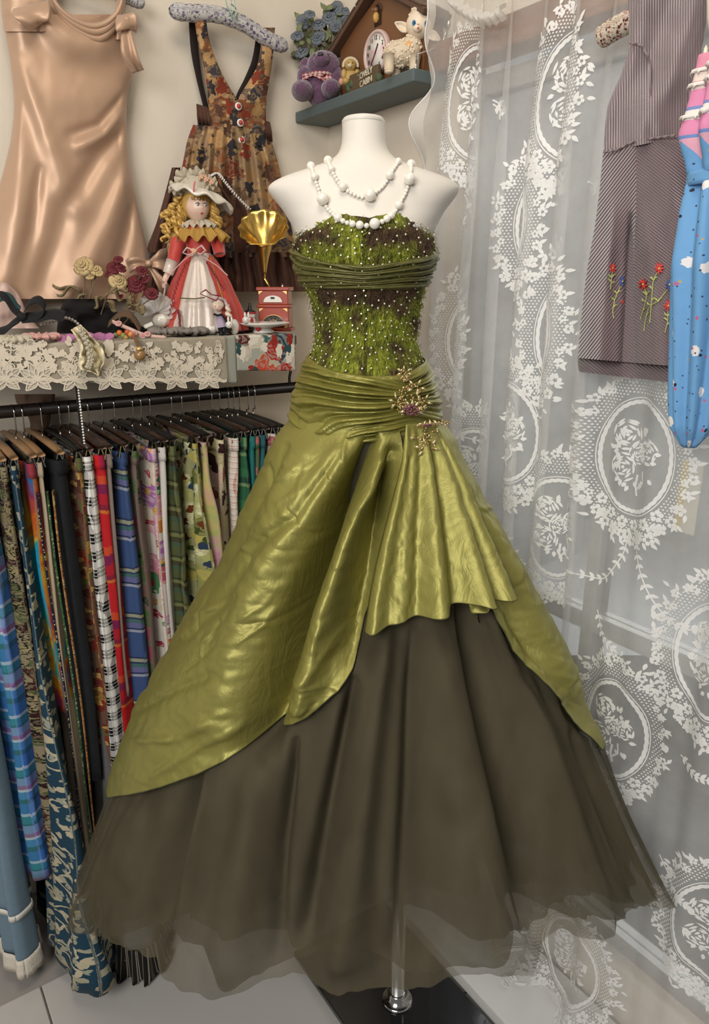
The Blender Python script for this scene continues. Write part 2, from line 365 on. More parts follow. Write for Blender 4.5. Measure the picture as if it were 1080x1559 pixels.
for sg in ():     # flat plates where the arms would start
    q = body(TORSO, np.array([274., 290., 306., 324.]), np.full(4, sg*PI/2), .92); nx = np.cross(q[3]-q[0], [0, 1, 0]); nx /= np.linalg.norm(nx); nx *= sg*np.sign(nx[0])
    MB().lathe([(.9, -.004), (1., -.002), (1., .0015), (.97, .003), (.3, .003), (.001, .003)][::1] and [(r*.028, h) for r, h in [(.9, -.004), (1., -.002), (1., .0015), (.97, .003), (.3, .003), (.001, .003)]], q[:].mean(0)-nx*.002, 28, nx).build('arm_plate', skin, MAN)
pb = at_Z(605., 1520., .02); steel = M('brushed_steel', (.62, .60, .57), .25, .95, var=(60, (.5, .48, .45), .6))
MB().tube([pb, pb+ZD*.45], .0155, 20).build('pole', steel, MAN)
MB().tube([pb+ZD*.43, [pb[0]-.02, Y0, P[-1][0][2]+.03]], .012, 20).build('inner_pole', steel, MAN)
MB().lathe([(.036, 0), (.036, .004), (.033, .007), (.022, .009), (.02, .022), (.0165, .026)], pb+[0, 0, -.004], 32).build('flange', M('flange_chrome', (.5, .49, .47), .15, 1.), MAN)
oL = float((at_Z(492., 1514., .015)-CORNER)@LD); aB = float((pb-CORNER)@RD)
MB().box(ra(aB+.14, .0085, (oL+ob)/2+.006), (.78, oL-ob-.012, .015), (RD, LD, ZD)).build('base_plate', M('black_gloss', (.012, .012, .013), .12, var=(8, (.02, .02, .02), .4), coat=.6), MAN, smooth=False, bevel=.002, label='glossy black base plate')

GOWN = thing('ball_gown', 'strapless olive green taffeta ball gown with tulle underskirt on the mannequin', 'dress', (pb[0], Y0, .3))
BOD = [(332, 474, 640, .107, .08), (338, 466, 646, .112, .08), (346, 458, 653, .117, .08), (358, 452, 659, .121, .08), (375, 450, 661, .123, .08), (392, 451, 660, .121, .078), (410, 456, 656, .115, .077), (430, 463, 648, .108, .076), (455, 473, 641, .1, .076), (480, 479, 638, .095, .079), (500, 481, 635, .093, .082), (520, 480, 634, .094, .088), (540, 475, 640, .098, .096), (560, 466, 649, .103, .105), (600, 452, 662, .112, .12), (640, 446, 668, .12, .125), (665, 440, 676, .125, .127)]
# ---- bodice: brushed yarn in green and brown patches
b = NB('bodice_yarn'); u = b.uv(); st = b.noise(1., 4, b.scale(u, 160, 45), 1.5)
patch = b.math('MULTIPLY_ADD', b.noise(3.1, 2, b.scale(u, 4.4, 4.8, 1, 0, (.35, .2, 0))), 8., -3.35)
gr = b.ramp(st, [(.3, '454a12'), (.5, '7c8522'), (.72, 'b4b646')]); br = b.ramp(st, [(.3, '2c1f14'), (.55, '513a26'), (.8, '75603f')])
q = b.n('ShaderNodeClamp'); b.put(q.inputs[0], patch)
bod_m = b.done(b.bsdf(b.mix(q.outputs[0], br, gr), .85, 0, b.bump(st, .9, .012), 0.))
ys = np.arange(334, 577, 3.); th = np.arange(120)*2*PI/120
P = body(BOD, ys[:, None], th[None]); TH, YS = np.meshgrid(th, ys)
tht = np.angle(np.exp(1j*th))
top = 6*np.exp(-(tht/.28)**2)-0*th + 9*np.clip(np.abs(tht)-1.1, 0, 3)
P = body(BOD, (YS+top[None]*np.clip((370-YS)/36, 0, 1)), TH)
N = normals(P, True); sgn = np.sign((N[..., 1]*np.where(np.cos(TH) > 0, -1, 1)).mean()); N *= sgn
P = P+N*(.0022*vnoise(TH*40, YS/2.2, 3)+.0016*vnoise(TH*90, YS/1.4, 5))[..., None]
uv = np.stack([TH*.1+.02, P[..., 2]], -1)
BODICE = MB().grid(P, uv, True, True).build('bodice', bod_m, GOWN, solid=.003, thick_off=-1, label='brushed green and brown bodice dotted with sequins')
rs = np.random.RandomState(3)
yk = rs.uniform(342, 556, 5200); tk = rs.uniform(-1.4, 1.4, 5200); A = body(BOD, yk, tk, grow=.002)
eps = body(BOD, yk, tk, grow=.012); nn = eps-A; nn /= np.linalg.norm(nn, axis=1, keepdims=True)
V, F, U = [], [], []
for k in range(len(A)):
    an = rs.uniform(-.9, .9)+PI/2*(rs.rand() < .3); L = rs.uniform(.005, .012); t1 = np.array([math.sin(an), 0, -math.cos(an)]); sd = np.cross(t1, nn[k])*.00045
    c = A[k]; i = len(V); V += [c-sd, c+sd, c+t1*L*.6+nn[k]*.0016, c+t1*L+nn[k]*rs.uniform(.0, .0022)]; F += [(i, i+1, i+2), (i+1, i+3, i+2)]
    U += [(tk[k] % (2*PI)*.1+.02, c[2])]*4
MB().add(V, F, U).build('brushed_yarn', bod_m, BODICE, kind='stuff')
yk = []; tk = []
while len(yk) < 330:
    y_, t_ = rs.uniform(344, 556), rs.uniform(-1.45, 1.45)
    if all((y_-a)**2+((t_-c_)*75)**2 > 49 for a, c_ in zip(yk, tk)): yk.append(y_); tk.append(t_)
A = body(BOD, np.array(yk), np.array(tk), grow=.0045); eps = body(BOD, np.array(yk), np.array(tk), grow=.02); m = MB()
for c, e in zip(A, eps): nrm = (e-c)/np.linalg.norm(e-c); m.lathe([(.0017, 0), (.0018, .0006), (.001, .001)], c, 8, nrm)
m.build('sequins', M('gold_sequin', (.85, .82, .58), .18, .75), BODICE, kind='stuff', label='scattered pale gold sequins')
# ---- shot taffeta
def taffeta(name, c1, c2, rough=.5, metal=.5):
    b = NB(name); o = b.obj()
    w1 = b.noise(5, 5, b.scale(o, 1, 1, .55), 1.2); w2 = b.noise(240, 2, b.scale(o, 1, 1, 1.6)); w3 = b.math('ABSOLUTE', b.math('SUBTRACT', b.noise(13, 5, b.scale(o, 1, 1, .7), 1.3), .5))
    h = b.math('ADD', b.math('MULTIPLY', w3, 1.6), b.math('ADD', w1, b.math('MULTIPLY', w2, .035)))
    nr = b.bump(h, .17, .02)
    return b.done(b.bsdf(b.mix(b.noise(2.5, 3, o), c1, c2), rough, metal, nr, 0., .5))
taf = taffeta('olive_taffeta', (.300, .275, .066), (.215, .198, .052))
MATS['taf'] = taf
def band(name, up, lo, foldf, ny, grow=.006, label=None, mat=taf, tha=(-2.6, 2.6)):
    """a pleated band wound round the body between two image curves"""
    th = np.linspace(tha[0], tha[1], 150); up = np.array(up, float); lo = np.array(lo, float)
    yu = smooth(np.interp(th, up[:, 0], up[:, 1]), 8); yl = smooth(np.interp(th, lo[:, 0], lo[:, 1]), 8); s = np.linspace(0, 1, ny)[:, None]
    YY = yu[None]*(1-s)+yl[None]*s; TT = np.broadcast_to(th[None], YY.shape); P0 = body(BOD, YY, TT); P1 = body(BOD, YY, TT, grow=.01); N = (P1-P0)/np.linalg.norm(P1-P0, axis=-1, keepdims=True)
    edge = np.minimum(s, 1-s)*2; d = grow+foldf(TT, YY, s)*np.clip(edge*6, 0, 1)
    d = d-(1-np.clip(edge*9, 0, 1))*.004
    P = P0+N*d[..., None]
    return MB().grid(P, np.stack([TT*.1, P[..., 2]], -1)).build(name, mat, GOWN, solid=.0015, label=label)
def f_bust(T, Y, s):
    q = s*9+1.2*np.sin(T*1.3+.5)*(s-.2)+.8*vnoise(T*2, s*3, 2); return .0030*np.sin(q*PI)+.0022*np.sin(q*2.3*PI+T*2)+.0015*vnoise(T*9, s*14, 4)
band('bust_sash', [(-2.6, 372), (-1.5, 374), (-1.1, 388), (-.5, 404), (0, 408), (.45, 402), (1., 392), (1.5, 380), (2.6, 378)], [(-2.6, 440), (-1.5, 437), (-.4, 440), (.5, 441), (1.5, 436), (2.6, 440)], f_bust, 50, label='pleated taffeta band under the bust', mat=taffeta('crinkled_taffeta', (.145, .138, .034), (.10, .094, .028), .5, .3))
TB = .56   # angle of the brooch
def f_hip(T, Y, s):
    dT = np.abs(T-TB); fan = (Y-607)/(70+58*np.minimum(dT, 1.6)); q = fan*5.2+.55*vnoise(T*1.5, s*2, 8)
    tri = np.abs(((q % 1)-.5))*2; amp = np.clip(dT*2.2, .25, 1)
    return amp*np.clip(1.75-np.abs(T), .2, 1)*(.013*(tri**1.6-.4)+.0045*np.sin(q*2.7*2*PI+T)+.003*vnoise(T*6, s*9, 6))
band('hip_wrap', [(-2.6, 538), (-1.55, 538), (-1., 547), (-.4, 558), (.1, 563), (.55, 562), (1., 552), (1.55, 546), (2.6, 540)], [(-2.6, 640), (-1.5, 637), (-.8, 646), (-.2, 652), (.3, 650), (.6, 648), (1.1, 640), (1.5, 632), (2.6, 636)], f_hip, 130, .008, 'taffeta draped in folds round the hips', taffeta('draped_taffeta', (.25, .228, .045), (.18, .168, .038), .40, .4))
# ---- skirt cone
SK = [(625, 447, 666, .12, .12), (640, 444, 669, .125, .127), (660, 433, 679, .132, .132), (700, 415, 697, .147, .145), (750, 394, 725, .166, .16), (800, 370, 752, .186, .175), (850, 345, 778, .205, .19), (900, 316, 805, .224, .205), (950, 287, 830, .243, .22), (1000, 259, 851, .262, .235), (1050, 233, 873, .28, .25), (1100, 211, 896, .296, .262), (1150, 192, 918, .31, .272), (1210, 170, 945, .325, .28), (1260, 152, 968, .335, .287), (1310, 135, 993, .343, .293), (1360, 118, 1018, .35, .3), (1410, 104, 1036, .355, .305), (1500, 80, 1066, .365, .31)]
_gt = np.linspace(-1.62, 1.62, 240); _gy = np.linspace(626, 1480, 300); _GT, _GY = np.meshgrid(_gt, _gy); _GX, _GV = proj(body(SK, _GY, _GT))
def inv(x, y):
    """image position -> (angle, section) on the front of the skirt cone"""
    x = np.atleast_1d(np.asarray(x, float)); y = np.atleast_1d(np.asarray(y, float)); sh = x.shape; x = x.ravel(); y = y.ravel()
    i = np.array([np.argmin((_GX-a)**2+(_GV-c)**2) for a, c in zip(x, y)]); T = _GT.ravel()[i].copy(); S = _GY.ravel()[i].copy()
    for _ in range(4):
        px, py = proj(body(SK, S, T)); ax, ay = proj(body(SK, S, T+1e-3)); bx, by = proj(body(SK, S+.5, T))
        a, c, d, e = (ax-px)*1e3, (bx-px)*2, (ay-py)*1e3, (by-py)*2; D = a*e-c*d; D = np.where(np.abs(D) < 60, np.sign(D)*60, D)
        rx, ry = x-px, y-py; T = np.clip(T+np.clip((rx*e-c*ry)/D, -.1, .1), -1.6, 1.6); S = np.clip(S+np.clip((a*ry-d*rx)/D, -20, 20), 626, 1490)
    return T.reshape(sh), S.reshape(sh)
def outward(P0, S, T): P1 = body(SK, S, T, grow=.01); return (P1-P0)/np.linalg.norm(P1-P0, axis=-1, keepdims=True)
def crease(X, Y, lines):
    d = np.zeros(X.shape)
    for poly, wd, dep in lines:
        q, t = seg_dist(X, Y, poly); ws = wd*np.interp(t, [0, 1], [.45, 1.]); d += dep*np.exp(-(q/ws)**2)*np.interp(t, [0, .15, .9, 1], [.5, 1, 1, .8])
    return d
def hem_of(pts):
    p = np.array(pts, float); T, S = inv(p[:, 0], p[:, 1]); o = np.argsort(T); return T[o], S[o]
lt, ls = hem_of([(178, 1212), (240, 1196), (320, 1166), (400, 1124), (470, 1082), (515, 1046), (538, 1018), (556, 950), (580, 880), (604, 780), (614, 700)])
rt, rsx = hem_of([(664, 760), (684, 850), (697, 912), (722, 947), (770, 986), (820, 1042), (860, 1092), (905, 1140)])
FOLDS = [([(566, 668), (512, 790), (462, 920), (425, 1040), (394, 1140)], 22, -.105), ([(520, 690), (462, 800), (405, 930), (350, 1080)], 34, .034), ([(575, 700), (535, 800), (500, 920), (465, 1060)], 20, .042), ([(598, 690), (570, 830), (542, 990)], 30, -.055), ([(470, 690), (415, 830), (330, 990), (250, 1150)], 60, .03),
         ([(520, 690), (470, 780), (410, 830), (370, 905)], 14, -.016), ([(600, 700), (545, 760), (480, 830), (430, 940)], 12, .010), ([(450, 680), (400, 790), (345, 880)], 18, -.014),
         ([(720, 780), (780, 900), (850, 1040)], 26, .022), ([(690, 740), (740, 870), (800, 990)], 16, -.014), ([(770, 940), (820, 1020), (880, 1100)], 12, -.010),
         ([(230, 1080), (300, 1040), (360, 1010)], 9, -.007), ([(250, 1000), (320, 960), (380, 900)], 8, -.007), ([(300, 940), (360, 915), (400, 880)], 7, .006), ([(225, 1120), (300, 1110), (350, 1080)], 8, .006), ([(260, 1170), (330, 1120), (390, 1090)], 9, .007), ([(430, 1040), (480, 1010), (520, 960)], 9, .007)]
TF = [([(702, 925), (722, 1040), (760, 1200), (806, 1400)], 20, -.06), ([(655, 940), (690, 1150), (750, 1440)], 55, .045), ([(585, 950), (560, 1150), (520, 1440)], 30, .04), ([(540, 1040), (500, 1250), (470, 1430)], 22, -.045), ([(400, 1150), (380, 1300), (340, 1480)], 40, .04),
      ([(300, 1180), (265, 1300), (235, 1420)], 22, -.04), ([(220, 1220), (180, 1320), (150, 1400)], 34, .03), ([(450, 1130), (430, 1290), (420, 1460)], 14, -.03), ([(800, 1060), (850, 1200), (900, 1380)], 40, .03), ([(870, 1120), (930, 1260), (985, 1380)], 20, -.02), ([(630, 960), (625, 1200), (610, 1440)], 20, -.03)]
rs = np.random.RandomState(17); CRINK = []
for _ in range(95):       # small pressed-in creases, mostly fanning out from the hip
    if rs.rand() < .72: x = rs.uniform(215, 560); y = rs.uniform(700, 1170)
    else: x = rs.uniform(690, 880); y = rs.uniform(760, 1090)
    bx_, by_ = 605-x, 600-y; an = math.atan2(by_, bx_)+rs.normal(0, .45)+(PI/2 if rs.rand() < .28 else 0); L = rs.uniform(18, 70); k = rs.normal(0, 6)
    CRINK.append(([(x, y), (x+L*.5*math.cos(an)-k*math.sin(an), y+L*.5*math.sin(an)+k*math.cos(an)), (x+L*math.cos(an), y+L*math.sin(an))], rs.uniform(3, 7), rs.choice([-1, 1])*rs.uniform(.0014, .004)))
def taffeta_disp(P0, T, S, fade=1.):
    X, Y = proj(P0); d = crease(X, Y, FOLDS)
    d += (.004*np.abs(vnoise(X/46+Y/90, Y/60-X/120, 11))+.003*np.abs(vnoise(X/20+Y/35, Y/26-X/50, 12))+.0016*vnoise(X/9, Y/11, 13)-.005)*np.clip((S-640)/140, .15, 1)*.8
    d += .0014*np.abs(vnoise(X/30-Y/14, Y/70, 17))+crease(X, Y, CRINK)
    return d
tt = np.concatenate([np.linspace(rt[0], 1.6, 150), np.linspace(1.63, 2*PI-1.63, 50), np.linspace(2*PI-1.6, 2*PI+lt[-1], 300)])
hem = np.interp(tt, np.concatenate([rt, [2.2, 3.1, 4.1], lt+2*PI]), np.concatenate([rsx, [1190, 1215, 1215], ls]))
hem = np.interp(tt, tt, hem); s = np.linspace(0, 1, 190)[:, None]
S = 628+(hem[None]-628)*s; T = np.broadcast_to(tt[None], S.shape); P0 = body(SK, S, T); N = outward(P0, S, T)
d = .012+np.where(np.cos(T) > -.2, taffeta_disp(P0, T, S), .012*np.sin(T*14)*s)
Xo, Yo = proj(P0); d = d+np.clip((S-(hem[None]-80))/80, 0, 1)*np.where(np.cos(T) > 0, np.maximum(crease(Xo, Yo, TF), 0), 0)+.004*np.clip((S-(hem[None]-80))/80, 0, 1)
d = d*np.clip((S-626)/40, .1, 1)
P = P0+N*d[..., None]
OVER = MB().grid(P, np.stack([T*.2, P[..., 2]], -1)).build('overskirt', taf, GOWN, solid=.0012, thick_off=-1)
MB().tube(P[-1]+N[-1]*.0005, .0011, 5).build('hem_piping', M('dark_piping', (.03, .03, .012), .7), OVER)
# ---- waterfall drape panel below the brooch
s = np.linspace(0, 1, 110); t = np.linspace(0, 1, 150)[:, None]
le = curve([(606, 640), (600, 700), (582, 790), (566, 870), (556, 941)], 150); re = curve([(640, 640), (664, 690), (698, 780), (724, 850), (738, 896)], 150)
bend = np.interp(s, [0, .5, .75, .86, 1], [0, -3, -6, 2, 0])
X = le[:, :1]*(1-s)+re[:, :1]*s; Yp = le[:, 1:]*(1-s)+re[:, 1:]*s+bend*t**2
T, S = inv(X, Yp); P0 = body(SK, S, T); N = outward(P0, S, T)
q = s[None]*2*PI; d = .030+.02*t+t**.8*(.013*np.sin(q*2.4+.4)+.010*np.sin(q*4.1+1.2)*(s > .0)) + .030*t*np.exp(-((s[None]-.80)/.07)**2)-.024*t*np.exp(-((s[None]-.9)/.035)**2)-.014*(1-t)*0
d += .002*vnoise(X/13, Yp/28, 21)+.0012*vnoise(X/5, Yp/12, 22)-.012*np.exp(-(s[None]/.03)**2)*t
P = P0+N*d[..., None]
DRAPE = MB().grid(P, np.stack([X*.001, P[..., 2]], -1)).build('drape_panel', taf, GOWN, solid=.0012, thick_off=-1)
MB().tube(P[-1], .001, 5).build('hem_piping', MATS['dark_piping'], DRAPE)
le = curve([(684, 880), (692, 905), (700, 924)], 30); re = curve([(735, 868), (742, 885), (746, 902)], 30); s = np.linspace(0, 1, 30); t = np.linspace(0, 1, 30)[:, None]
X = le[:, :1]*(1-s)+re[:, :1]*s; Yp = le[:, 1:]*(1-s)+re[:, 1:]*s; T, S = inv(X, Yp); P0 = body(SK, S, T); P = P0+outward(P0, S, T)*(.03+.014*np.sin(s*5)*t+.004*vnoise(X/8, Yp/8, 4))[..., None]
MB().grid(P, np.stack([X*.001, P[..., 2]], -1)).build('turned_back_fold', taf, DRAPE, solid=.0012)
# ---- tulle layers
HO_T = np.concatenate([lt, [lt[-1]+.01, rt[0]-.01], rt, [1.8, 3.1, 4.6, 2*PI-1.6]]); HO_S = np.concatenate([ls, [640, 640], rsx, [1190, 1215, 1215, 1212]])
def tulle_layer(hempts, back, folds, grow, mat, seed, y0=640, amp=.012, name='tulle_layer', label=None):
    T1, S1 = hem_of(hempts); tt = np.concatenate([np.linspace(-1.6, 1.6, 340), np.linspace(1.63, 2*PI-1.63, 60)])
    hem = np.interp(tt, np.concatenate([T1, [2.0, 2*PI-2.0, 2*PI+T1[0]]]), np.concatenate([S1, [back, back, S1[0]]]))
    hem = hem+9*np.sin(tt*9+seed)*(tt > -9)+3*vnoise(tt*14, tt*0, seed)+2*vnoise(tt*40, tt*0, seed+1)
    s = np.linspace(0, 1, 120)[:, None]; S = y0+(hem[None]-y0)*s; T = np.broadcast_to(tt[None], S.shape); P0 = body(SK, S, T); N = outward(P0, S, T); X, Y = proj(P0)
    cov = np.clip((np.interp(np.mod(T+PI/2, 2*PI)-PI/2, HO_T, HO_S)-22-S)/90, 0, 1)
    d = grow-.12*cov+(1-cov)*np.where(np.cos(T) > 0, crease(X, Y, folds), 0)+np.where(np.cos(T) > 0, np.minimum(crease(X, Y, FOLDS), 0), 0)*np.clip((np.interp(np.mod(T+PI/2, 2*PI)-PI/2, HO_T, HO_S)+110-S)/110, 0, 1)+amp*s*(np.sin(T*11+seed+2*vnoise(T*2, s*2, seed))+.6*np.sin(T*23+seed*2)+.22*np.sin(T*61+seed+3*vnoise(T*4, s*3, seed)))+.004*s*vnoise(T*14, s*7, seed+2)
    P = P0+N*d[..., None]
    P[:, :, 2] += 0
    return MB().grid(P, np.stack([T*.3, P[..., 2]], -1), True).build(name, mat, GOWN, label=label)
HEM1 = [(112, 1398), (150, 1425), (200, 1440), (240, 1448), (285, 1490), (340, 1512), (400, 1500), (440, 1498), (500, 1500), (520, 1496), (560, 1482), (600, 1488), (640, 1486), (700, 1480), (760, 1478), (806, 1482), (822, 1430), (850, 1402), (900, 1408), (960, 1396), (1020, 1372)]
HEM2 = [(114, 1395), (180, 1425), (240, 1435), (290, 1470), (350, 1488), (430, 1480), (520, 1478), (600, 1476), (700, 1465), (780, 1450), (830, 1402), (920, 1402), (1020, 1368)]
HEM3 = [(120, 1378), (200, 1413), (300, 1443), (400, 1458), (500, 1458), (600, 1443), (700, 1438), (800, 1423), (900, 1393), (1012, 1348)]
t_out = sheer('brown_tulle', (.155, .133, .086), .56); t_in = sheer('dark_tulle', (.10, .085, .053), .68)
tulle_layer(HEM1, 1330, TF, .004, t_out, 1, amp=.008)
tulle_layer(HEM2, 1320, TF, -.022, t_in, 5, amp=.012)
tulle_layer(HEM3, 1300, TF, -.05, t_in, 9, amp=.014)
tulle_layer([(x, y-32-10*math.sin(x*.02)) for x, y in HEM3], 1260, TF, -.085, sheer('deep_tulle', (.085, .08, .055), .62), 12, amp=.014)
LIN = [(x, min(y, 1335)-15) for x, y in HEM3]
tulle_layer(LIN, 1240, TF, -.12, fabric('skirt_lining', (.085, .082, .055), (.06, .056, .038)), 14, amp=.012, name='lining')
# ---- brooch
BRO = at = None
def skin_pt(x, y, off):
    T, S = inv(x, y) if y > 632 else (None, None)
    if T is None:
        gt = np.linspace(-1, 1.3, 160); gy = np.linspace(545, 665, 160); GT, GY = np.meshgrid(gt, gy); G = body(BOD, GY, GT, grow=off); gx, gv = proj(G); k = np.argmin((gx-x)**2+(gv-y)**2); return G.reshape(-1, 3)[k]
    P0 = body(SK, S, T); return (P0+outward(P0, S, T)*(off+.02))[0]

gold = M('antique_gold_bead', (.52, .36, .13), .28, .7, var=(200, (.30, .17, .08), .8)); gold2 = M('pale_gold_bead', (.66, .56, .30), .25, .6, var=(200, (.4, .3, .15), .8)); plum = M('plum_crystal', (.12, .03, .06), .15, .2, var=(150, (.3, .12, .14), .7))
rs = np.random.RandomState(5); m = MB(); m2 = MB(); m3 = MB()
for cx, cy, rx, ry, n in [(616, 570, 9, 9, 22), (619, 588, 6, 12, 18), (611, 603, 10, 9, 20), (632, 600, 8, 14, 22), (606, 617, 10, 8, 18), (627, 626, 21, 17, 70), (643, 617, 6, 12, 18), (630, 647, 12, 8, 20), (628, 668, 10, 16, 46), (610, 659, 8, 3, 8), (645, 641, 8, 4, 10)]:
    for _ in range(n):
        a = rs.uniform(0, 2*PI); r = math.sqrt(rs.rand()); x, y = cx+rx*r*math.cos(a), cy+ry*r*math.sin(a)
        (m if rs.rand() < .62 else m2).ball(skin_pt(x, y, .017+rs.uniform(0, .006)), rs.uniform(.0012, .0024), 6)
BROOCH = m.build('brooch', gold, GOWN, label='gold beaded flower brooch with plum centre at the hip')
m2.build('pale_beads', gold2, BROOCH, kind='stuff')
for _ in range(46):
    a = rs.uniform(0, 2*PI); r = math.sqrt(rs.rand()); m3.ball(skin_pt(626+11*r*math.cos(a), 626+10*r*math.sin(a), .026), rs.uniform(.0014, .0024), 6)
m3.build('plum_centre', plum, BROOCH, kind='stuff')
m = MB()
for cx, cy, n, L in [(627, 626, 11, 17), (616, 568, 7, 11), (634, 590, 5, 14), (606, 612, 6, 13), (628, 676, 6, 15), (645, 612, 5, 13)]:
    for k in range(n):
        a = k*2*PI/n+.2; c = skin_pt(cx+.75*L*math.cos(a), cy+.75*L*math.sin(a)*.9, .02); d_ = np.array([math.cos(a), 0, -math.sin(a)]); sd = np.cross(d_, [0, 1, 0]); l = L*.00045
        pts = [c+d_*l*1.1, c+sd*l*.38, c-d_*l, c-sd*l*.38]; m.poly(pts, .0012, (0, -1, .2))
m.build('beaded_petals', gold2, BROOCH)
# ---- pearl necklaces: every bead a piece of its own
pearl = M('pearl', (.80, .75, .66), .18, .05, var=(90, (.74, .69, .60), .6), coat=.7)
_nt = np.linspace(-1.5, 1.5, 300); _ny = np.linspace(222, 365, 300); _NT, _NY = np.meshgrid(_nt, _ny); _NP = body(TORSO, _NY, _NT, .92); _NPB = body(BOD, np.clip(_NY, 336, 400), _NT); _NP = np.where((_NY > 338)[..., None], _NPB, _NP); _nx, _nv = proj(_NP)
def on_chest(x, y): return _NP.reshape(-1, 3)[np.argmin((_nx-x)**2+(_nv-y)**2)]
def necklace(label, pts, pattern, loc):
    root = thing('pearl_necklace', label, 'necklace', loc); ball = None; pp = curve(pts, 500)
    Q = np.array([on_chest(x, y) for x, y in pp]); Q = np.stack([smooth(Q[:, k], 30) for k in range(3)], 1); L = np.concatenate([[0], np.cumsum(np.linalg.norm(np.diff(Q, axis=0), axis=1))])
    src = MB().ball(BASE[root.name], 1., 20); s = 0; k = 0; mesh = None
    while True:
        r = pattern[k % len(pattern)]*.00052; s += r; k += 1
        if s+r > L[-1]: break
        c = np.array([np.interp(s, L, Q[:, j]) for j in range(3)])+np.array([0, -r*.9, r*.2]); s += r
        mt = Matrix.Translation(Vector(c-BASE[root.name])) @ Matrix.Diagonal((r, r, r, 1))
        if mesh is None: mesh = src.build('pearl', pearl, root); mesh.matrix_local = mt
        else: share(mesh, 'pearl', root, mt)
    MB().tube(Q[::5]+[0, -.001, 0], .0006, 4).build('thread', M('nylon_thread', (.7, .68, .62), .5), root)
nl = on_chest(556, 300)
necklace('short inner pearl necklace hanging at the base of the neck', [(496, 238), (502, 252), (509, 268), (519, 283), (533, 294), (556, 302), (574, 293), (586, 281), (597, 262), (606, 248), (611, 238)], [9, 14, 6, 6, 6, 10, 6, 6, 6, 6, 13, 6, 6, 6, 6, 6, 18, 6, 6, 6, 6, 6, 13, 6, 6, 6, 6, 10, 6, 6, 6, 6], nl)
necklace('long outer pearl necklace reaching the top of the bodice', [(468, 240), (473, 252), (478, 268), (484, 286), (489, 300), (497, 316), (508, 328), (525, 339), (540, 343), (557, 345), (574, 342), (592, 333), (604, 320), (612, 305), (618, 294), (624, 272), (626, 252), (620, 238)], [13, 8, 6, 6, 6, 12, 6, 6, 6, 6, 18, 6, 6, 6, 6, 6, 13, 8, 7, 10, 12, 8, 16, 8, 11, 12, 8, 6, 13, 6, 6, 6, 6, 6, 18, 6, 6, 6, 6, 6, 13, 6, 6, 6, 9], on_chest(557, 345))
# ================================================================ left wall: hanging dresses, shelf, ornaments
def body2(rows, Yc, y, th, power=1., grow=0.):
    global Y0
    k = Y0; Y0 = Yc
    try: return body(rows, y, th, power, grow=grow)
    finally: Y0 = k
def rows_tube(rows, Yc, ny=30, n=40, power=1., disp=None, m=None, tha=None):
    ys = np.linspace(rows[0][0], rows[-1][0], ny)[:, None]; th = (np.arange(n)*2*PI/n)[None] if tha is None else np.linspace(tha[0], tha[1], n)[None]
    YY, TT = np.broadcast_arrays(ys, th); P = body2(rows, Yc, YY, TT, power)
    if disp is not None: P1 = body2(rows, Yc, YY, TT, power, .005); N = (P1-P)/.005; P = P+N*disp(TT, (YY-ys[0])/(ys[-1]-ys[0]))[..., None]
    m = m or MB(); return m.grid(P, np.stack([TT*.05, P[..., 2]], -1), tha is None, True)
def pxpt(Y, d=0.): return lambda x, y, dd=0.: at_Y(float(x), float(y), Y)-np.array([0, d+dd, 0])
def wallcloth(rows, o0, bulge, nx, ny, disp=None, wall=LW, name='', mat=None, parent=None, uvs=1., back=True, sm=True, **kw):
    r = np.array(rows, float); t = np.linspace(0, len(r)-1, ny); C = curve(r, ny) if sm else curve(r, ny, False)
    s = np.linspace(0, 1, nx); X = C[:, 1:2]*(1-s)+C[:, 2:3]*s; Y = np.broadcast_to(C[:, :1], X.shape).copy()
    if r.shape[1] > 3: Y = Y+C[:, 3:4]*s
    o = o0+bulge*np.sqrt(np.clip(1-(2*s-1)**2, 0, 1))*np.ones_like(X)
    if disp is not None: o = o+disp(X, Y, s[None])*np.clip(np.minimum(s, 1-s)*14, 0, 1)[None]
    P = wall(X, Y, o); uv = np.stack([X*.0013*uvs, -Y*.0013*uvs], -1); m = MB().grid(P, uv)
    if back: m.grid(wall(X, Y, np.full_like(X, max(o0-.004, .004))), uv, flip=True)
    return m.build(name, mat, parent, **kw), P
# ---------------------------------------------------------------- champagne satin slip dress
cs = satin('champagne_satin', (.52, .335, .22), .45, .25, .05, scale=7, col2=(.45, .285, .185))
SLIP = thing('slip_dress', 'champagne satin slip dress with cowl neck hanging on the wall', 'dress', LW(120., 440., .03))
def d_slip(X, Y, s):
    q = (Y-40)-((X-133)/46)**2*-26*np.clip((260-Y)/220, 0, 1); d = np.zeros_like(X*Y)
    sag = Y+((X-133)**2)/95.*np.clip((210-Y)/170, 0, 1)
    d = d+.010*np.sin((sag-45)/15.)*np.clip((190-sag)/130, 0, 1)*np.clip((sag-30)/20, 0, 1)
    d = d+crease(X, Y, [([(25, 90), (70, 200), (110, 310)], 20, .012), ([(195, 190), (150, 240), (100, 320), (60, 440)], 22, -.016), ([(200, 250), (170, 330), (120, 440)], 22, .016), ([(205, 300), (190, 370), (165, 450)], 14, -.014), ([(15, 120), (30, 240), (20, 420)], 24, .012), ([(60, 260), (50, 350), (20, 450)], 18, -.012), ([(190, 140), (150, 190), (110, 205)], 10, -.010), ([(192, 165), (160, 205), (120, 225)], 10, .008), ([(218, 330), (222, 380), (225, 440)], 8, .010)])
    return d+.0025*vnoise(X/38, Y/52, 31)+.0006*vnoise(X/13, Y/20, 32)
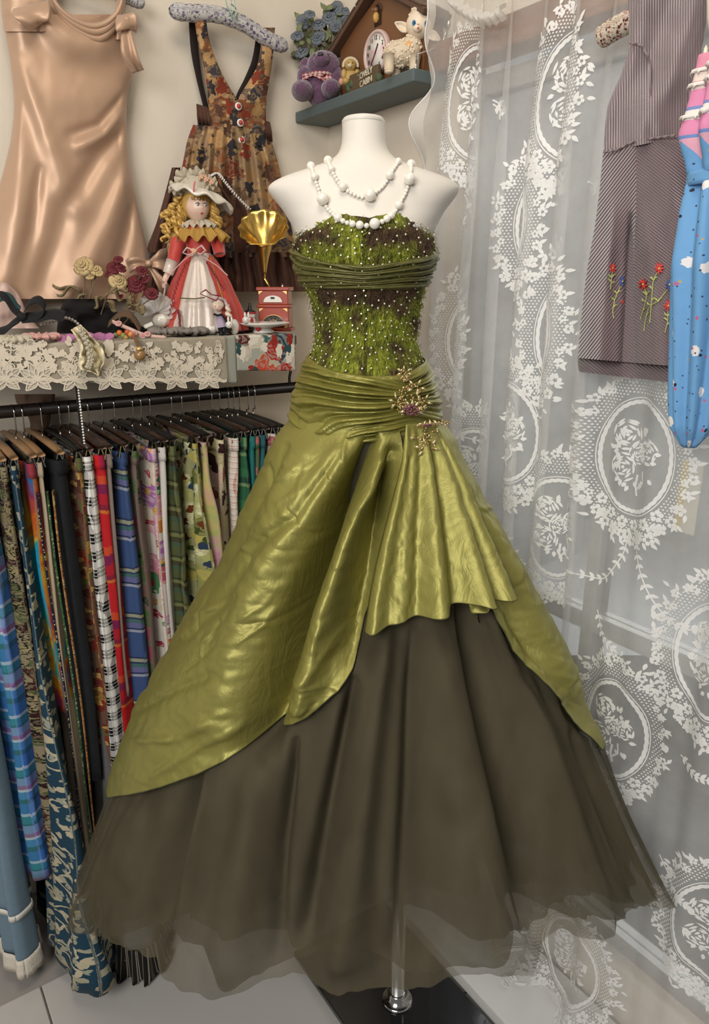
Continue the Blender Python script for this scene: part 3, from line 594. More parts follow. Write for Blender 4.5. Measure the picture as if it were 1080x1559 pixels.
wallcloth([(22, 2, 176, 0), (40, 6, 184, 0), (60, 10, 196, 0), (100, 16, 203, 0), (150, 21, 194, 0), (200, 18, 193, 0), (240, 10, 196, 0), (300, -6, 207, 0), (350, -22, 218, 0), (400, -36, 229, 0), (455, -48, 238, 0)], .03, .05, 110, 110, d_slip, name='satin_body', mat=cs, parent=SLIP)
# cowl: rolled front edge and the straps
ce = curve([(78, -6), (92, 14), (112, 30), (138, 40), (160, 36), (176, 22), (184, 6), (187, -12)], 60)
for k, (dy, r, o) in enumerate([(0, .006, .088), (9, .008, .084), (20, .008, .08)]):
    MB().tube(np.array([LW(x, y+dy*(1-abs(i-30)/34.), o) for i, (x, y) in enumerate(ce)]), r*np.sin(np.linspace(.35, PI-.35, 60)), 8).build('cowl_fold', cs, SLIP)
wallcloth([(-40, -4, 86, 0), (-10, 0, 84, 0), (14, 2, 96, 0), (30, 4, 128, 0), (48, 6, 150, 0)], .034, .045, 40, 20, lambda X, Y, s: .004*vnoise(X/16, Y/16, 5), name='shoulder_panel', mat=cs, parent=SLIP)
wallcloth([(-30, 180, 196, 0), (0, 177, 193, 0), (28, 172, 190, 0), (60, 170, 192, 0)], .036, .04, 16, 16, name='strap', mat=cs, parent=SLIP)
def leafcloth(pts_l, pts_r, o0, amp, fr, name, mat, parent, n=24, **kw):
    A = curve(pts_l, n); B = curve(pts_r, n); s = np.linspace(0, 1, 17); X = A[:, :1]*(1-s)+B[:, :1]*s; Y = A[:, 1:]*(1-s)+B[:, 1:]*s; t = np.linspace(0, 1, n)[:, None]
    P = LW(X, Y, o0+amp*np.sin(s*fr*2*PI)*t+.02*np.sin(t*PI)); return MB().grid(P, np.stack([X*.0013, Y*.0013], -1)).build(name, mat, parent, solid=.0015, **kw)
leafcloth([(20, 14), (19, 24), (34, 36), (48, 45)], [(74, 0), (76, 16), (74, 30), (72, 31)], .088, .008, 1.2, 'tie_end', cs, SLIP)
leafcloth([(186, 34), (184, 60), (186, 84), (202, 112)], [(196, 34), (205, 66), (213, 92), (219, 106)], .09, .009, 1.4, 'tie_end', cs, SLIP)
leafcloth([(178, 24), (176, 36), (178, 48), (188, 38)], [(190, 22), (205, 20), (209, 36), (208, 50)], .092, .007, 1., 'tie_loop', cs, SLIP)
MB().ball(LW(192., 30., .105), (.008, .006, .007)).build('tie_knot', cs, SLIP)
# padded hanger end beside the slip dress
lav = prints('lavender_sprig_cotton', (.62, .60, .58), [(95, .32, ['6d5f86', '7b6d92', '9a8ca0'], 'dot'), (150, .22, ['5f6f63', '7a857a'], 'dot')])
def padded(name, label, pts, o, r, mat, wall=LW, group=None):
    root = thing(name, label, 'hanger', wall(float(pts[0][0]), float(pts[0][1]), o), group)
    c = curve(pts, 40); P = np.array([wall(x, y, o) for x, y in c]); rr = r*np.minimum(1, np.sqrt(np.clip(np.minimum(np.arange(40)+.3, 39.3-np.arange(40))/2.5, 0, 1)))*(1+.04*np.sin(np.arange(40)*1.7))
    m = MB().tube(P, rr, 14); L = np.linalg.norm(P[-1]-P[0]); m.uv = [np.stack([np.repeat(np.linspace(0, L, 40), 14), np.tile(np.linspace(0, .1, 14), 40)], 1)]
    m.build('padded_bar', mat, root); return root
padded('padded_hanger', 'lavender sprigged padded hanger end beside the satin slip dress', [(-20, -52), (30, -50), (90, -40), (150, -20), (192, -4), (206, 2), (220, 5)], .045, .0125, lav)
# ---------------------------------------------------------------- floral pinafore
tap = prints('tapestry_floral', (.31, .20, .11), [(13, .6, ['7a4a2c', '8d7350', 'a27c50', '6a4a38'], 'flower'), (22, .46, ['74301e', '3d3a3e', '8f5a34', '6a5540', 'b08a5c'], 'flower'), (38, .34, ['2f2c30', '55382a', '7d3422', '9a7a50'], 'leaf'), (70, .25, ['2c2422', 'b89868', '5a4030'], 'flower')], transl=.05)
brn = fabric('brown_cotton', (.105, .045, .028), (.07, .03, .02), transl=.05); dkl = fabric('dark_lining', (.022, .014, .012), transl=.02)
PIN = thing('pinafore_dress', 'brown floral tapestry pinafore dress with red buttons hanging on a padded hanger', 'dress', LW(340., 440., .03))
hang2 = padded('padded_hanger', 'lavender sprigged padded hanger with mint ribbon holding the floral pinafore', [(258, 16), (290, 20), (330, 22), (370, 36), (405, 58), (438, 73)], .055, .0175, lav)
mint = satin('mint_ribbon_satin', (.42, .56, .47), .4, .1); m = MB()
for q in ([(352, 20), (346, 8), (344, -8), (350, -20)], [(352, 22), (358, 8), (356, -8), (352, -20)], [(350, 20), (358, 30), (362, 36)], [(352, 6), (360, 14), (358, 26)]): m.tube(np.array([LW(x, y, .076) for x, y in curve(q, 14)]), .004, 8, flat=.25)
m.build('ribbon', mint, hang2); MB().tube(np.array([LW(x, y, .06) for x, y in curve([(352, 22), (352, -10), (352, -40)], 14)]), .0016, 8).build('hook', steel, hang2)
def dpin(X, Y, s): return .004*vnoise(X/14, Y/18, 41)+.002*vnoise(X/6, Y/8, 42)
wallcloth([(20, 288, 298, 0), (40, 288, 300, 0), (80, 291, 303, 0), (120, 299, 308, 0), (165, 310, 318, 0)], .02, .004, 6, 20, name='back_strap', mat=dkl, parent=PIN)
wallcloth([(55, 390, 399, 0), (90, 384, 394, 0), (118, 373, 386, 0), (140, 362, 378, 0), (152, 358, 372, 0)], .02, .004, 6, 20, name='back_strap', mat=dkl, parent=PIN)
wallcloth([(6, 294, 312, 0), (28, 296, 314, 0), (60, 301, 319, 0), (100, 310, 333, 0), (130, 315, 348, 0), (152, 317, 362, 0), (160, 317, 366, 0)], .05, .012, 14, 40, dpin, name='strap', mat=tap, parent=PIN)
wallcloth([(42, 402, 419, 0), (70, 400, 417, 0), (100, 392, 414, 0), (125, 378, 410, 0), (148, 364, 406, 0), (160, 362, 406, 0)], .05, .012, 14, 40, dpin, name='strap', mat=tap, parent=PIN)
wallcloth([(152, 317, 404, 0), (170, 319, 405, 0), (190, 322, 405, 0), (205, 328, 404, 4), (218, 336, 402, 4)], .05, .022, 40, 24, dpin, name='bib', mat=tap, parent=PIN)
for pl, pr in ([(299, 158), (300, 175), (302, 192)], [(317, 164), (320, 182), (322, 198)]), ([(404, 184), (405, 200), (406, 214)], [(411, 186), (414, 202), (415, 216)]):
    leafcloth(pl, pr, .04, .004, 3.5, 'elastic_side', brn, PIN)
def dskirt(X, Y, s): return .011*np.sin(s*2*PI*8+.6*vnoise(s*6, Y/60, 3))*np.clip((Y-190)/60, .4, 1)+.004*vnoise(X/10, Y/26, 43)
wallcloth([(190, 294, 404, 8), (215, 285, 414, 2), (250, 278, 424, 0), (300, 266, 434, 0), (350, 255, 445, 0), (392, 247, 452, 0)], .03, .05, 130, 40, dskirt, name='gathered_skirt', mat=tap, parent=PIN)
def druf(X, Y, s): return .012*np.sin(s*2*PI*13+vnoise(s*9, Y/30, 4))+.005*vnoise(X/8, Y/12, 44)
wallcloth([(384, 246, 452, 0), (400, 238, 458, 0), (420, 232, 465, 0), (444, 228, 470, 0)], .035, .055, 150, 24, druf, name='hem_ruffle', mat=brn, parent=PIN)
wallcloth([(255, 262, 275, 0), (300, 250, 268, 0), (340, 238, 262, 0), (372, 226, 258, 0), (384, 224, 256, 0)], .025, .02, 16, 30, druf, name='side_sash', mat=brn, parent=PIN)
wallcloth([(265, 322, 334, 0), (285, 332, 348, 0), (310, 346, 370, 0), (340, 352, 384, 0), (385, 354, 392, 0)], .075, .012, 16, 30, lambda X, Y, s: .006*np.sin(s*9)+.003*vnoise(X/9, Y/9, 7), name='overlay_panel', mat=brn, parent=PIN)
m = MB(); lt_ = M('white_braid', (.72, .70, .66), .8)
c = curve([(320, 268), (332, 264), (345, 280), (362, 300), (380, 318)], 70)
for k, (x, y) in enumerate(c): m.ball(LW(x+1.6*math.sin(k*2.2), y, .1), (.0022, .0016, .0022), 6)
m.build('braid_trim', lt_, PIN)
redb = M('red_button', (.45, .03, .03), .3, coat=.5); wht = M('white_button_rim', (.75, .72, .68), .4)
for x, y in ((363, 162), (366, 187), (368, 213)):
    c = LW(float(x), float(y), .078); o = MB().lathe([(.0085, -.002), (.009, .001), (.007, .003), (.005, .0025)], c, 16, RD).build('button', wht, PIN); MB().lathe([(.0055, 0), (.0055, .002), (.0035, .0045), (.001, .005)], c+RD*.002, 14, RD).build('button_centre', redb, o)
# ---------------------------------------------------------------- shelf over the rack
OC = .30; CT = float(LWA(300., 516., OC)[1]); a1 = float(LWA(452., 520., OC)[0]); 
dwood = M('dark_stained_wood', (.035, .022, .016), .45, var=(12, (.06, .035, .024), .7))
MB().box(la((a1+2.0)/2, CT-.012, OC/2), (2.0-a1, OC, .022), (LD, RD, ZD)).build('wall_shelf', dwood, smooth=False, bevel=.002, label='dark wooden shelf board under the lace runner above the rack', cat='shelf')
BR_ = float(LWA(447., 560., .05)[0])
sage = fabric('sage_undercloth', (.36, .37, .31), (.26, .29, .26), transl=.1); cream_l = M('cream_lace_thread', (.66, .58, .46), .9, var=(80, (.56, .48, .38), .6))
def drop_cloth(name, label, cat, x0, x1, yb, mat, o, wob, sc=None):
    root = thing(name, label, cat, LW((x0+x1)/2, 520., o)); nx = max(int(abs(x1-x0)/3), 12); s = np.linspace(0, 1, nx); t = np.linspace(0, 1, 24)[:, None]
    aa, _ = LWA(np.linspace(x0, x1, nx), np.full(nx, 518.), OC); hb = np.array([LWA(x, yb, o)[1] for x in np.linspace(x0, x1, nx)])
    top = la(np.broadcast_to(aa, (8, nx)), np.full((8, nx), CT+.003), np.broadcast_to(np.linspace(.04, o-.004, 8)[:, None], (8, nx)))
    ho = (o+wob*np.sin(aa*38+1)[None]*t+.3*wob*vnoise(aa*60, t*3, 5))
    hang = la(np.broadcast_to(aa, (24, nx)), CT+.002+(hb[None]-CT)*t, ho)
    for k in range(8): top[k] = la(aa, np.full(nx, CT+.003+.0025*vnoise(aa*30, k*.7, 3)), np.full(nx, np.linspace(.04, o-.004, 8)[k]))
    P = np.concatenate([top, hang]); uv = np.stack([np.broadcast_to(aa, P.shape[:2]), np.concatenate([np.linspace(-.25, 0, 8)[:, None]*np.ones(nx), (hb[None]-CT)*-t])], -1)
    MB().grid(P, uv).build('cloth', mat, root, solid=.001); return root, (lambda a, h, k=.002: la(a, h, o+wob*np.sin(a*38+1)*np.clip((CT-h)/.1, 0, 1)+k))
floral_red = prints('red_floral_cotton', (.36, .36, .30), [(16, .62, ['c9beaa', '3e5a58', 'b5a98f', '27414a'], 'flower'), (22, .5, ['a62c22', 'bb4a34', 'c8baa8', '5a1c1c'], 'flower'), (40, .34, ['2c4b4a', '8f2a22', 'd8d0bf'], 'leaf')], transl=.05)
drop_cloth('floral_cloth', 'red and teal floral cloth hanging over the shelf edge near the gown', 'cloth', 357, 448, 566, floral_red, OC+.006, .002)
drop_cloth('under_cloth', 'faded sage green cloth lying under the lace runner', 'cloth', -60, 357, 585, prints('faded_floral', (.37, .37, .31), [(16, .5, ['6f7a70', '8c8474', '7f6a5c', '54645f'], 'flower')]), OC+.007, .002)
LRUN, lsurf = drop_cloth('lace_runner', 'cream lace runner with large scalloped flowers along the shelf front', 'table runner', -60, 341, 580, sheer('cream_net', (.64, .56, .44), .5), OC+.011, .003)
def leafpoly(m, f, cx, cy, an, L, W, k=.003, n=5):
    """flat leaf drawn on a cloth surface f(a, h, offset); an = direction"""
    ca, sa = math.cos(an), math.sin(an); pts = []
    for t in np.linspace(0, 1, n): pts.append((t*L, W*math.sin(PI*t**.8)))
    for t in np.linspace(1, 0, n)[1:-1]: pts.append((t*L, -W*math.sin(PI*t**.8)))
    A = np.array([cx+p*ca-q*sa for p, q in pts]); H = np.array([cy+p*sa+q*ca for p, q in pts]); m.add(np.array([f(a, h, k) for a, h in zip(A, H)]), [tuple(range(len(A)))])
def stroke(m, f, pts, w_, k=.003):
    p = np.array(pts, float); d = np.gradient(p, axis=0); d /= np.maximum(np.linalg.norm(d, axis=1, keepdims=True), 1e-9); n = np.stack([-d[:, 1], d[:, 0]], 1)*w_/2
    A = p+n; B = p-n; G = np.array([[f(x, y, k) for x, y in A], [f(x, y, k) for x, y in B]]); m.grid(G)
rs = np.random.RandomState(9)
fl_px = [-40, 8, 56, 112, 166, 218, 268, 316]
inner = M('lace_petal_fill', (.54, .49, .40), .95)
for k, x in enumerate(fl_px):
    a0, h0 = (float(v) for v in LWA(float(x), 577., OC+.011)); m = MB(); m2 = MB()
    for j in range(8):
        an = -PI/2+(j-3.5)*.62+PI; L = .036 if j in (2, 3, 4, 5) else .031
        an = PI/2+(j-3.5)*.66; leafpoly(m2, lsurf, a0, h0, an, L*.95, .0075, .0025)
        pts = [(t*L, .0082*math.sin(PI*t**.8)) for t in np.linspace(0, 1, 8)]; ca, sa = math.cos(an), math.sin(an)
        for sg in (1, -1): stroke(m, lsurf, [(a0+p*ca-sg*q_*sa, h0+p*sa+sg*q_*ca) for p, q_ in pts], .0024, .0045)
        stroke(m, lsurf, [(a0+t*L*ca, h0+t*L*sa) for t in (0, .4, .8)], .0016, .0045)
    o = m2.build('lace_flower', inner, LRUN); m.build('petal_outline', cream_l, o)
m = MB()
for _ in range(290):
    x = rs.uniform(-40, 338); y = rs.uniform(522, 562); a0, h0 = (float(v) for v in LWA(x, y, OC+.011)); q_ = rs.rand()
    if q_ < .45:
        for j in range(5): an = j*2*PI/5+rs.rand(); leafpoly(m, lsurf, a0, h0, an, .0085, .0035, .004, 4)
    elif q_ < .75:
        r = rs.uniform(.004, .009); t = np.linspace(0, 2*PI*1.4, 16); ph = rs.rand()*6; stroke(m, lsurf, [(a0+r*(1-.05*k)*math.cos(v+ph), h0+r*(1-.05*k)*math.sin(v+ph)) for k, v in enumerate(t)], .0022, .004)
    else:
        an = rs.uniform(0, 6); leafpoly(m, lsurf, a0, h0, an, .016, .005, .004)
aa = np.linspace(float(LWA(341., 580., OC)[0]), float(LWA(-60., 580., OC)[0]), 220); hh = np.array([float(LWA(200., 580., OC+.011)[1])]*220); xs_, _y = proj(la(aa, hh, OC+.011)); hh = np.array([LWA(x, 580., OC+.011)[1] for x in xs_])
stroke(m, lsurf, np.stack([aa, hh+.004*np.abs(np.sin(aa*70))], 1), .007, .004)
m.build('lace_sprigs', cream_l, LRUN, kind='stuff')
# ---------------------------------------------------------------- porcelain doll
PD = LW(305., 500., .16); YD = float(PD[1]); MPP = float((at_Y(306., 450., YD)-at_Y(305., 450., YD))[0]); D_ = pxpt(YD)
DOLL = thing('porcelain_doll', 'blonde porcelain doll in red coat, cream hat and gold collar', 'doll', np.array([PD[0], PD[1], CT+.004]))
redv = satin('red_velvet', (.52, .045, .03), .55, 0., .15, scale=60); crm = satin('cream_satin', (.68, .58, .50), .38, .1, .1, scale=40); goldlace = fabric('gold_lace', (.62, .38, .10), (.45, .25, .05), 40, transl=.3); por = M('porcelain_skin', (.78, .56, .44), .35, var=(25, (.72, .47, .37), .5), sub=.1)
hair_m = M('blonde_hair', (.66, .43, .13), .38, .15, var=(60, (.48, .28, .06), .8)); lacew = fabric('ivory_lace', (.66, .60, .47), (.52, .46, .34), 60, transl=.25)
def dfold(a, n): return lambda T, s: a*s*np.sin(T*n)+a*.4*vnoise(T*6, s*4, 3)
rows_tube([(388, 286, 324, .03, .03), (400, 276, 332, .04, .04), (430, 263, 350, .055, .05), (470, 250, 368, .07, .06), (502, 246, 378, .075, .065)], YD, 30, 80, 1., dfold(.005, 14)).build('coat_skirt', redv, DOLL, solid=.001)
rows_tube([(386, 290, 322, .034, .02), (402, 286, 326, .048, .03), (430, 278, 340, .068, .04), (470, 268, 354, .088, .05), (502, 262, 362, .093, .05)], YD, 30, 60, 1., dfold(.003, 18), tha=(-1.5, 1.45)).build('front_panel', crm, DOLL, solid=.001)
for t0, t1 in ((-1.75, -1.05), (.95, 1.5)):
    rows_tube([(392, 286, 326, .04, .02), (430, 276, 342, .07, .04), (470, 264, 358, .09, .05), (503, 258, 366, .096, .05)], YD, 26, 24, 1., dfold(.004, 40), tha=(t0, t1)).build('gold_trim', goldlace, DOLL, solid=.001)
rows_tube([(340, 282, 322, .025, .02), (360, 280, 324, .03, .025), (378, 285, 320, .028, .025), (392, 286, 322, .032, .03)], YD, 16, 32).build('coat_top', redv, DOLL)
MB().tube([D_(284, 352), D_(272, 370, .01), D_(268, 390, .015), D_(266, 402, .02)], [.014, .017, .015, .013], 14).build('sleeve', redv, DOLL)
MB().tube([D_(322, 352), D_(332, 370, .0), D_(336, 388, .01)], [.013, .016, .013], 14).build('sleeve', redv, DOLL)
MB().tube([D_(266, 398, .02), D_(263, 408, .024), D_(260, 417, .026)], [.0145, .0135, .0125], 14).build('cuff', crm, DOLL)
m = MB().tube([D_(259, 417, .026), D_(257, 424, .03), D_(255, 430, .034)], [.006, .007, .0055], 10)
for k in range(4): m.tube([D_(253.5+k*1.4, 429, .036-.002*k), D_(253+k*1.3, 434, .038), D_(254+k*1.2, 438, .036)], [.0017, .0016, .0012], 6)
m.tube([D_(257, 426, .034), D_(259.5, 430, .037), D_(259, 433, .038)], [.0018, .0016, .0012], 6); m.build('hand', por, DOLL)
# gold ruffled collar
def ruffle(c, r0, r1, drop, n, amp, mat, name, parent, sy=.7, tilt=0.):
    an = np.linspace(0, 2*PI, 160); G = []
    for t in np.linspace(0, 1, 8):
        r = r0+(r1-r0)*t; w_ = amp*t*np.sin(an*n); G.append(np.stack([c[0]+(r+w_*.4)*np.cos(an), c[1]+(r+w_*.4)*np.sin(an)*sy, c[2]-drop*t**1.3+w_+tilt*np.cos(an)*r], -1))
    return MB().grid(np.array(G)).build(name, mat, parent, solid=.0008)
cc = D_(304, 336); ruffle(cc, .014, .066, .042, 13, .007, goldlace, 'collar_ruffle', DOLL); ruffle(cc+[0, -.004, .004], .013, .042, .018, 15, .004, lacew, 'lace_collar', DOLL)
MB().tube(D_(304, 330, .0)+np.stack([.0155*np.cos(np.linspace(0, 2*PI, 30)), .0155*np.sin(np.linspace(0, 2*PI, 30)), np.zeros(30)], 1), .0022, 6).build('choker', pearl, DOLL)
# head: ball shaped into chin and cheeks
m = MB(); hc = D_(302, 316, .012); R_ = 21*MPP
th = np.linspace(.02, PI-.02, 26)[:, None]; ph = (np.arange(36)*2*PI/36)[None]; nx_ = np.sin(th)*np.cos(ph); ny_ = np.sin(th)*np.sin(ph); nz_ = np.cos(th)*np.ones_like(ph)
yaw = .55; jaw = 1-.22*np.clip(-nz_, 0, 1)**1.5; hx = nx_*R_*.82*jaw; hy = ny_*R_*.9*jaw; hz = nz_*R_*1.0
fwd = -ny_; nose = np.exp(-((nx_/.12)**2+((nz_+.12)/.13)**2))*np.where(fwd > 0, 1, 0)*.0042; eyeb = sum(np.exp(-(((nx_-s_)/.16)**2+((nz_-.1)/.1)**2)) for s_ in (-.32, .32))*np.where(fwd > 0, 1, 0)*-.0022; chk = sum(np.exp(-(((nx_-s_)/.25)**2+((nz_+.3)/.22)**2)) for s_ in (-.4, .4))*np.where(fwd > 0, 1, 0)*.0016
lip = np.exp(-((nx_/.16)**2+((nz_+.46)/.09)**2))*np.where(fwd > 0, 1, 0)*.002
hy = hy-(nose+eyeb+chk+lip); cy_, sy_ = math.cos(yaw), math.sin(yaw)
def hd(x, y, z): return np.stack([x*cy_-y*sy_, x*sy_+y*cy_, z+0*x], -1)+hc
HEAD = MB().grid(hd(hx, hy, hz), closed=True, flip=True).build('head', por, DOLL)
def face(nx__, nz__, out): 
    v = math.sqrt(max(1-nx__**2-nz__**2, .01)); j = 1-.22*max(-nz__, 0)**1.5; return hd(np.array(nx__*R_*.82*j), np.array(-v*R_*.9*j-out), np.array(nz__*R_))
fn = hd(np.array(0.), np.array(-1.), np.array(0.))-hc
eyew = M('doll_eye_white', (.8, .8, .78), .15); iris = M('doll_iris', (.06, .10, .16), .1, coat=1.); lash = M('doll_lash', (.03, .015, .01), .6); lipm = M('doll_lips', (.50, .03, .04), .3)
for s_ in (-.33, .33):
    e = MB().ball(face(s_, .08, -.0012), (.0042, .003, .003), 12).build('eye', eyew, HEAD); 
    MB().ball(face(s_+.02, .07, .0005), (.0024, .0018, .0026), 10).build('iris', iris, HEAD)
    MB().tube([face(s_-.16, .12, .001), face(s_, .2, .0022), face(s_+.16, .13, .001)], .0007, 5).build('eyelash', lash, HEAD)
    MB().tube([face(s_-.18, .34, .0008), face(s_, .42, .001), face(s_+.16, .36, .0008)], .0006, 5).build('eyebrow', M('doll_brow', (.25, .13, .05), .7), HEAD)
m = MB().ball(face(0, -.49, .0008), (.0036, .0018, .0013), 10); m.ball(face(0, -.43, .001), (.004, .0016, .0012), 10); m.build('lips', lipm, HEAD)
MB().tube([D_(303, 338), D_(303, 325)], [.010, .009], 14).build('neck', por, DOLL)
# hair: cap and ringlets
HAIR = MB().ball(hc+[-.004, .010, .006], (R_*1.02, R_*.98, R_*1.06), 24).build('hair', hair_m, DOLL); rs = np.random.RandomState(2)
def ringlet(p0, p1, r, tw, turns, n=46):
    t = np.linspace(0, 1, n)[:, None]; base = np.asarray(p0)*(1-t)+np.asarray(p1)*t; an = t*turns*2*PI; return base+np.concatenate([r*np.cos(an)*(.6+.4*t), r*np.sin(an)*(.6+.4*t), 0*t], 1), np.interp(t[:, 0], [0, .1, .85, 1], [.4, 1, 1, .3])*tw
for k in range(26):
    x0 = rs.uniform(268, 290); y0 = rs.uniform(300, 318); x1 = rs.uniform(243, 282); y1 = rs.uniform(330, 374); p, rr = ringlet(D_(x0, y0, rs.uniform(-.01, .02)), D_(x1, y1, rs.uniform(-.015, .02)), rs.uniform(.004, .0085), rs.uniform(.0032, .0055), rs.uniform(2.2, 4)); MB().tube(p, rr, 7).build('ringlet', hair_m, HAIR)
for k in range(8):
    p, rr = ringlet(D_(rs.uniform(318, 328), rs.uniform(305, 318), .0), D_(rs.uniform(320, 338), rs.uniform(335, 352), rs.uniform(-.01, .01)), .005, .004, 2.6); MB().tube(p, rr, 7).build('ringlet', hair_m, HAIR)
m = MB()
for k in range(22):
    s_ = rs.uniform(-.75, .8); m.tube([face(s_*.5, .8, .003), face(s_*.9, .62, .005), face(s_*1.02, rs.uniform(.3, .5), .004)], [.0022, .0024, .0008], 6)
m.build('fringe', hair_m, HAIR)
# hat
hcx = D_(306, 296, .0); 
an = np.linspace(0, 2*PI, 120); G = []
for t, r, z in [(0, 0.02, .012), (.2, .034, .008), (.5, .050, .003), (.8, .064, -.006), (1, .070, -.014)]:
    G.append(np.stack([hcx[0]+.1*0+r*np.cos(an)*1.02, hcx[1]+r*np.sin(an)*.85, hcx[2]+z-.28*r*np.cos(an)+.005*t*np.sin(an*9)-.010*t*np.sin(an)], -1))
HAT = MB().grid(np.array(G)).build('hat', satin('ivory_satin', (.72, .66, .55), .4, .1, .15, scale=50), DOLL, solid=.004)
MB().ball(hcx+[-.012, .006, .016], (.042, .036, .030), 26).build('hat_crown', lacew, HAT)
for k, (dx, dz, r) in enumerate([(-.030, .032, .024), (-.002, .036, .022), (.026, .022, .018), (-.048, .012, .02)]):
    an = np.linspace(0, 2*PI, 60); G = np.array([np.stack([hcx[0]+dx+r*t*np.cos(an), hcx[1]-.02+.006*np.sin(an*7)*t, hcx[2]+dz+r*t*.8*np.sin(an)+.003*t*np.cos(an*8)], -1) for t in (.1, .5, .8, 1)]); MB().grid(G).build('hat_lace', lacew, HAT, solid=.0008)
rosem = M('hat_rose', (.60, .36, .24), .7)
for k, (x, y) in enumerate([(318, 276), (310, 272), (326, 280)]):
    m = MB(); c = D_(x, y, .03)
    for j in range(9): an = j*2.4; m.ball(c+[.0016*j*.5*math.cos(an), -.001, .0016*j*.5*math.sin(an)], (.003, .002, .003), 7)
    m.build('hat_rose', rosem, HAT)
MB().tube([D_(304, 281, .05), D_(305, 288, .066), D_(303, 296, .06)], .0017, 6).build('hat_ribbon', M('pink_ribbon', (.62, .12, .16), .5), HAT)
# belt bow, ribbons and braid on the coat
bowm = satin('pink_cream_ribbon', (.66, .40, .38), .4, .1, .2, scale=90); m = MB()
m.tube([D_(303, 383, .045), D_(292, 379, .05), D_(286, 386, .05), D_(294, 390, .05), D_(303, 384, .045)], [.003, .006, .006, .005, .003], 8, flat=.4); m.tube([D_(303, 383, .045), D_(314, 376, .05), D_(320, 383, .05), D_(313, 389, .05), D_(303, 384, .045)], [.003, .006, .006, .005, .003], 8, flat=.4)
m.tube([D_(300, 387, .048), D_(286, 400, .06), D_(272, 416, .07), D_(262, 432, .07)], .003, 8, flat=.3); m.tube([D_(306, 387, .048), D_(322, 396, .055), D_(338, 406, .055), D_(352, 420, .05)], .003, 8, flat=.3)
m.build('belt_bow', bowm, DOLL); m = MB(); c = D_(303, 384, .056)
for j in range(10): m.ball(c+[.0006*j*math.cos(j*2.4), -.0005*j*0, .0006*j*math.sin(j*2.4)], (.0034, .0026, .0034), 7)
m.build('belt_rose', M('peach_rose', (.68, .40, .26), .6), DOLL)
maroon = M('maroon_braid', (.20, .025, .04), .7)
for pts in ([(292, 400), (284, 425), (277, 450), (272, 478)], [(322, 400), (336, 420), (350, 442)], [(284, 470), (287, 482), (288, 497)]):
    c = curve(pts, 40); m = MB()
    for k, (x, y) in enumerate(c):
        dd = float(np.interp(y, [388, 430, 502], [.055, .075, .1]))*.98; m.ball(D_(x+1.2*math.sin(k*1.9), y, dd), .0019, 6)
    m.build('braid', maroon, DOLL, kind='stuff')
m = MB(); m.tube([D_(318, 446, .1), D_(326, 441, .1), D_(334, 448, .1), D_(345, 450, .095), D_(340, 457, .095), D_(330, 452, .1), D_(318, 447, .1)], [.002, .005, .003, .005, .004, .003, .002], 8, flat=.4); m.build('hem_bow', maroon, DOLL)
m = MB(); m.tube([D_(287, 453, .094), D_(310, 454, .1), D_(325, 452, .1)], .0016, 6); m.build('hem_cord', M('olive_cord', (.14, .11, .05), .7), DOLL)
ruffle(np.array([PD[0]-.004, YD-.01, CT+.024]), .05, .094, .02, 22, .004, lacew, 'hem_lace', DOLL, sy=.8)
# ---------------------------------------------------------------- pearl pumpkin ornament with tulle bow hanging from the hand
c = D_(254, 486, .055); PU = thing('ball_ornament', 'pearly white ribbed ball with lace bow at the doll\'s feet', 'ornament', c-ZD*.02)
an = np.arange(48)*2*PI/48; G = np.array([c+np.stack([.0215*math.sin(t)*(1-.07*np.abs(np.sin(an*4)))*np.cos(an), .0215*math.sin(t)*(1-.07*np.abs(np.sin(an*4)))*np.sin(an), np.full(48, .0165*math.cos(t))], -1) for t in np.linspace(.05, PI-.05, 18)]); MB().grid(G, closed=True, flip=True).build('ribbed_ball', pearl, PU)
wl = sheer('white_tulle_bow', (.82, .80, .76), .72)
for k in range(7):
    an0 = .2+k*.42; L = .03+.008*(k % 3); n = 12; t = np.linspace(0, 1, n)[:, None]; s_ = np.linspace(-1, 1, 14)[None]; ca, sa = math.cos(an0), math.sin(an0)
    rad = L*t*np.ones_like(s_); sp_ = s_*.020*np.sin(t*PI*.62); G = np.stack([c[0]-.003+rad*ca-sp_*sa, c[1]-.008+.006*np.sin(s_*7+k)*t-.004*k, c[2]+.018+rad*sa*.9+sp_*ca], -1); MB().grid(G).build('bow_loop', wl, PU)
MB().tube([D_(254, 474, .05), D_(256, 455, .045), D_(258, 436, .038)], .0018, 6).build('hanging_cord', M('white_cord', (.78, .76, .72), .6), PU)
# ---------------------------------------------------------------- gramophone music box
PG = LW(420., 506., .165); YG = float(PG[1]); G_ = pxpt(YG); mg = MPP*YG/YD
GR = thing('gramophone', 'red toy gramophone music box with a fluted brass horn', 'gramophone', np.array([PG[0], PG[1], CT+.003]))
lac = M('red_lacquer', (.36, .055, .03), .28, var=(20, (.28, .04, .022), .6), coat=.3); brass = M('horn_brass', (.66, .45, .13), .27, .95, var=(30, (.58, .37, .10), .5)); gtrim = M('gold_paint', (.72, .46, .18), .4, .6)
ux = np.array([math.cos(.12), -math.sin(.12), 0]); uy = np.array([math.sin(.12), math.cos(.12), 0]); AX = (ux, uy, ZD)
def gz(y): return float(G_(420, y)[2])
bx = G_(420, 480); zt, zm, zbm = gz(440), gz(466), CT+.003; cx_ = bx[0]; dep = .05
def gb(z0, z1, wpx, d, name, mat, bev=.002, parent=GR): return MB().box((cx_, YG, (z0+z1)/2), (wpx*mg, d, z1-z0), AX).build(name, mat, parent, smooth=False, bevel=bev)
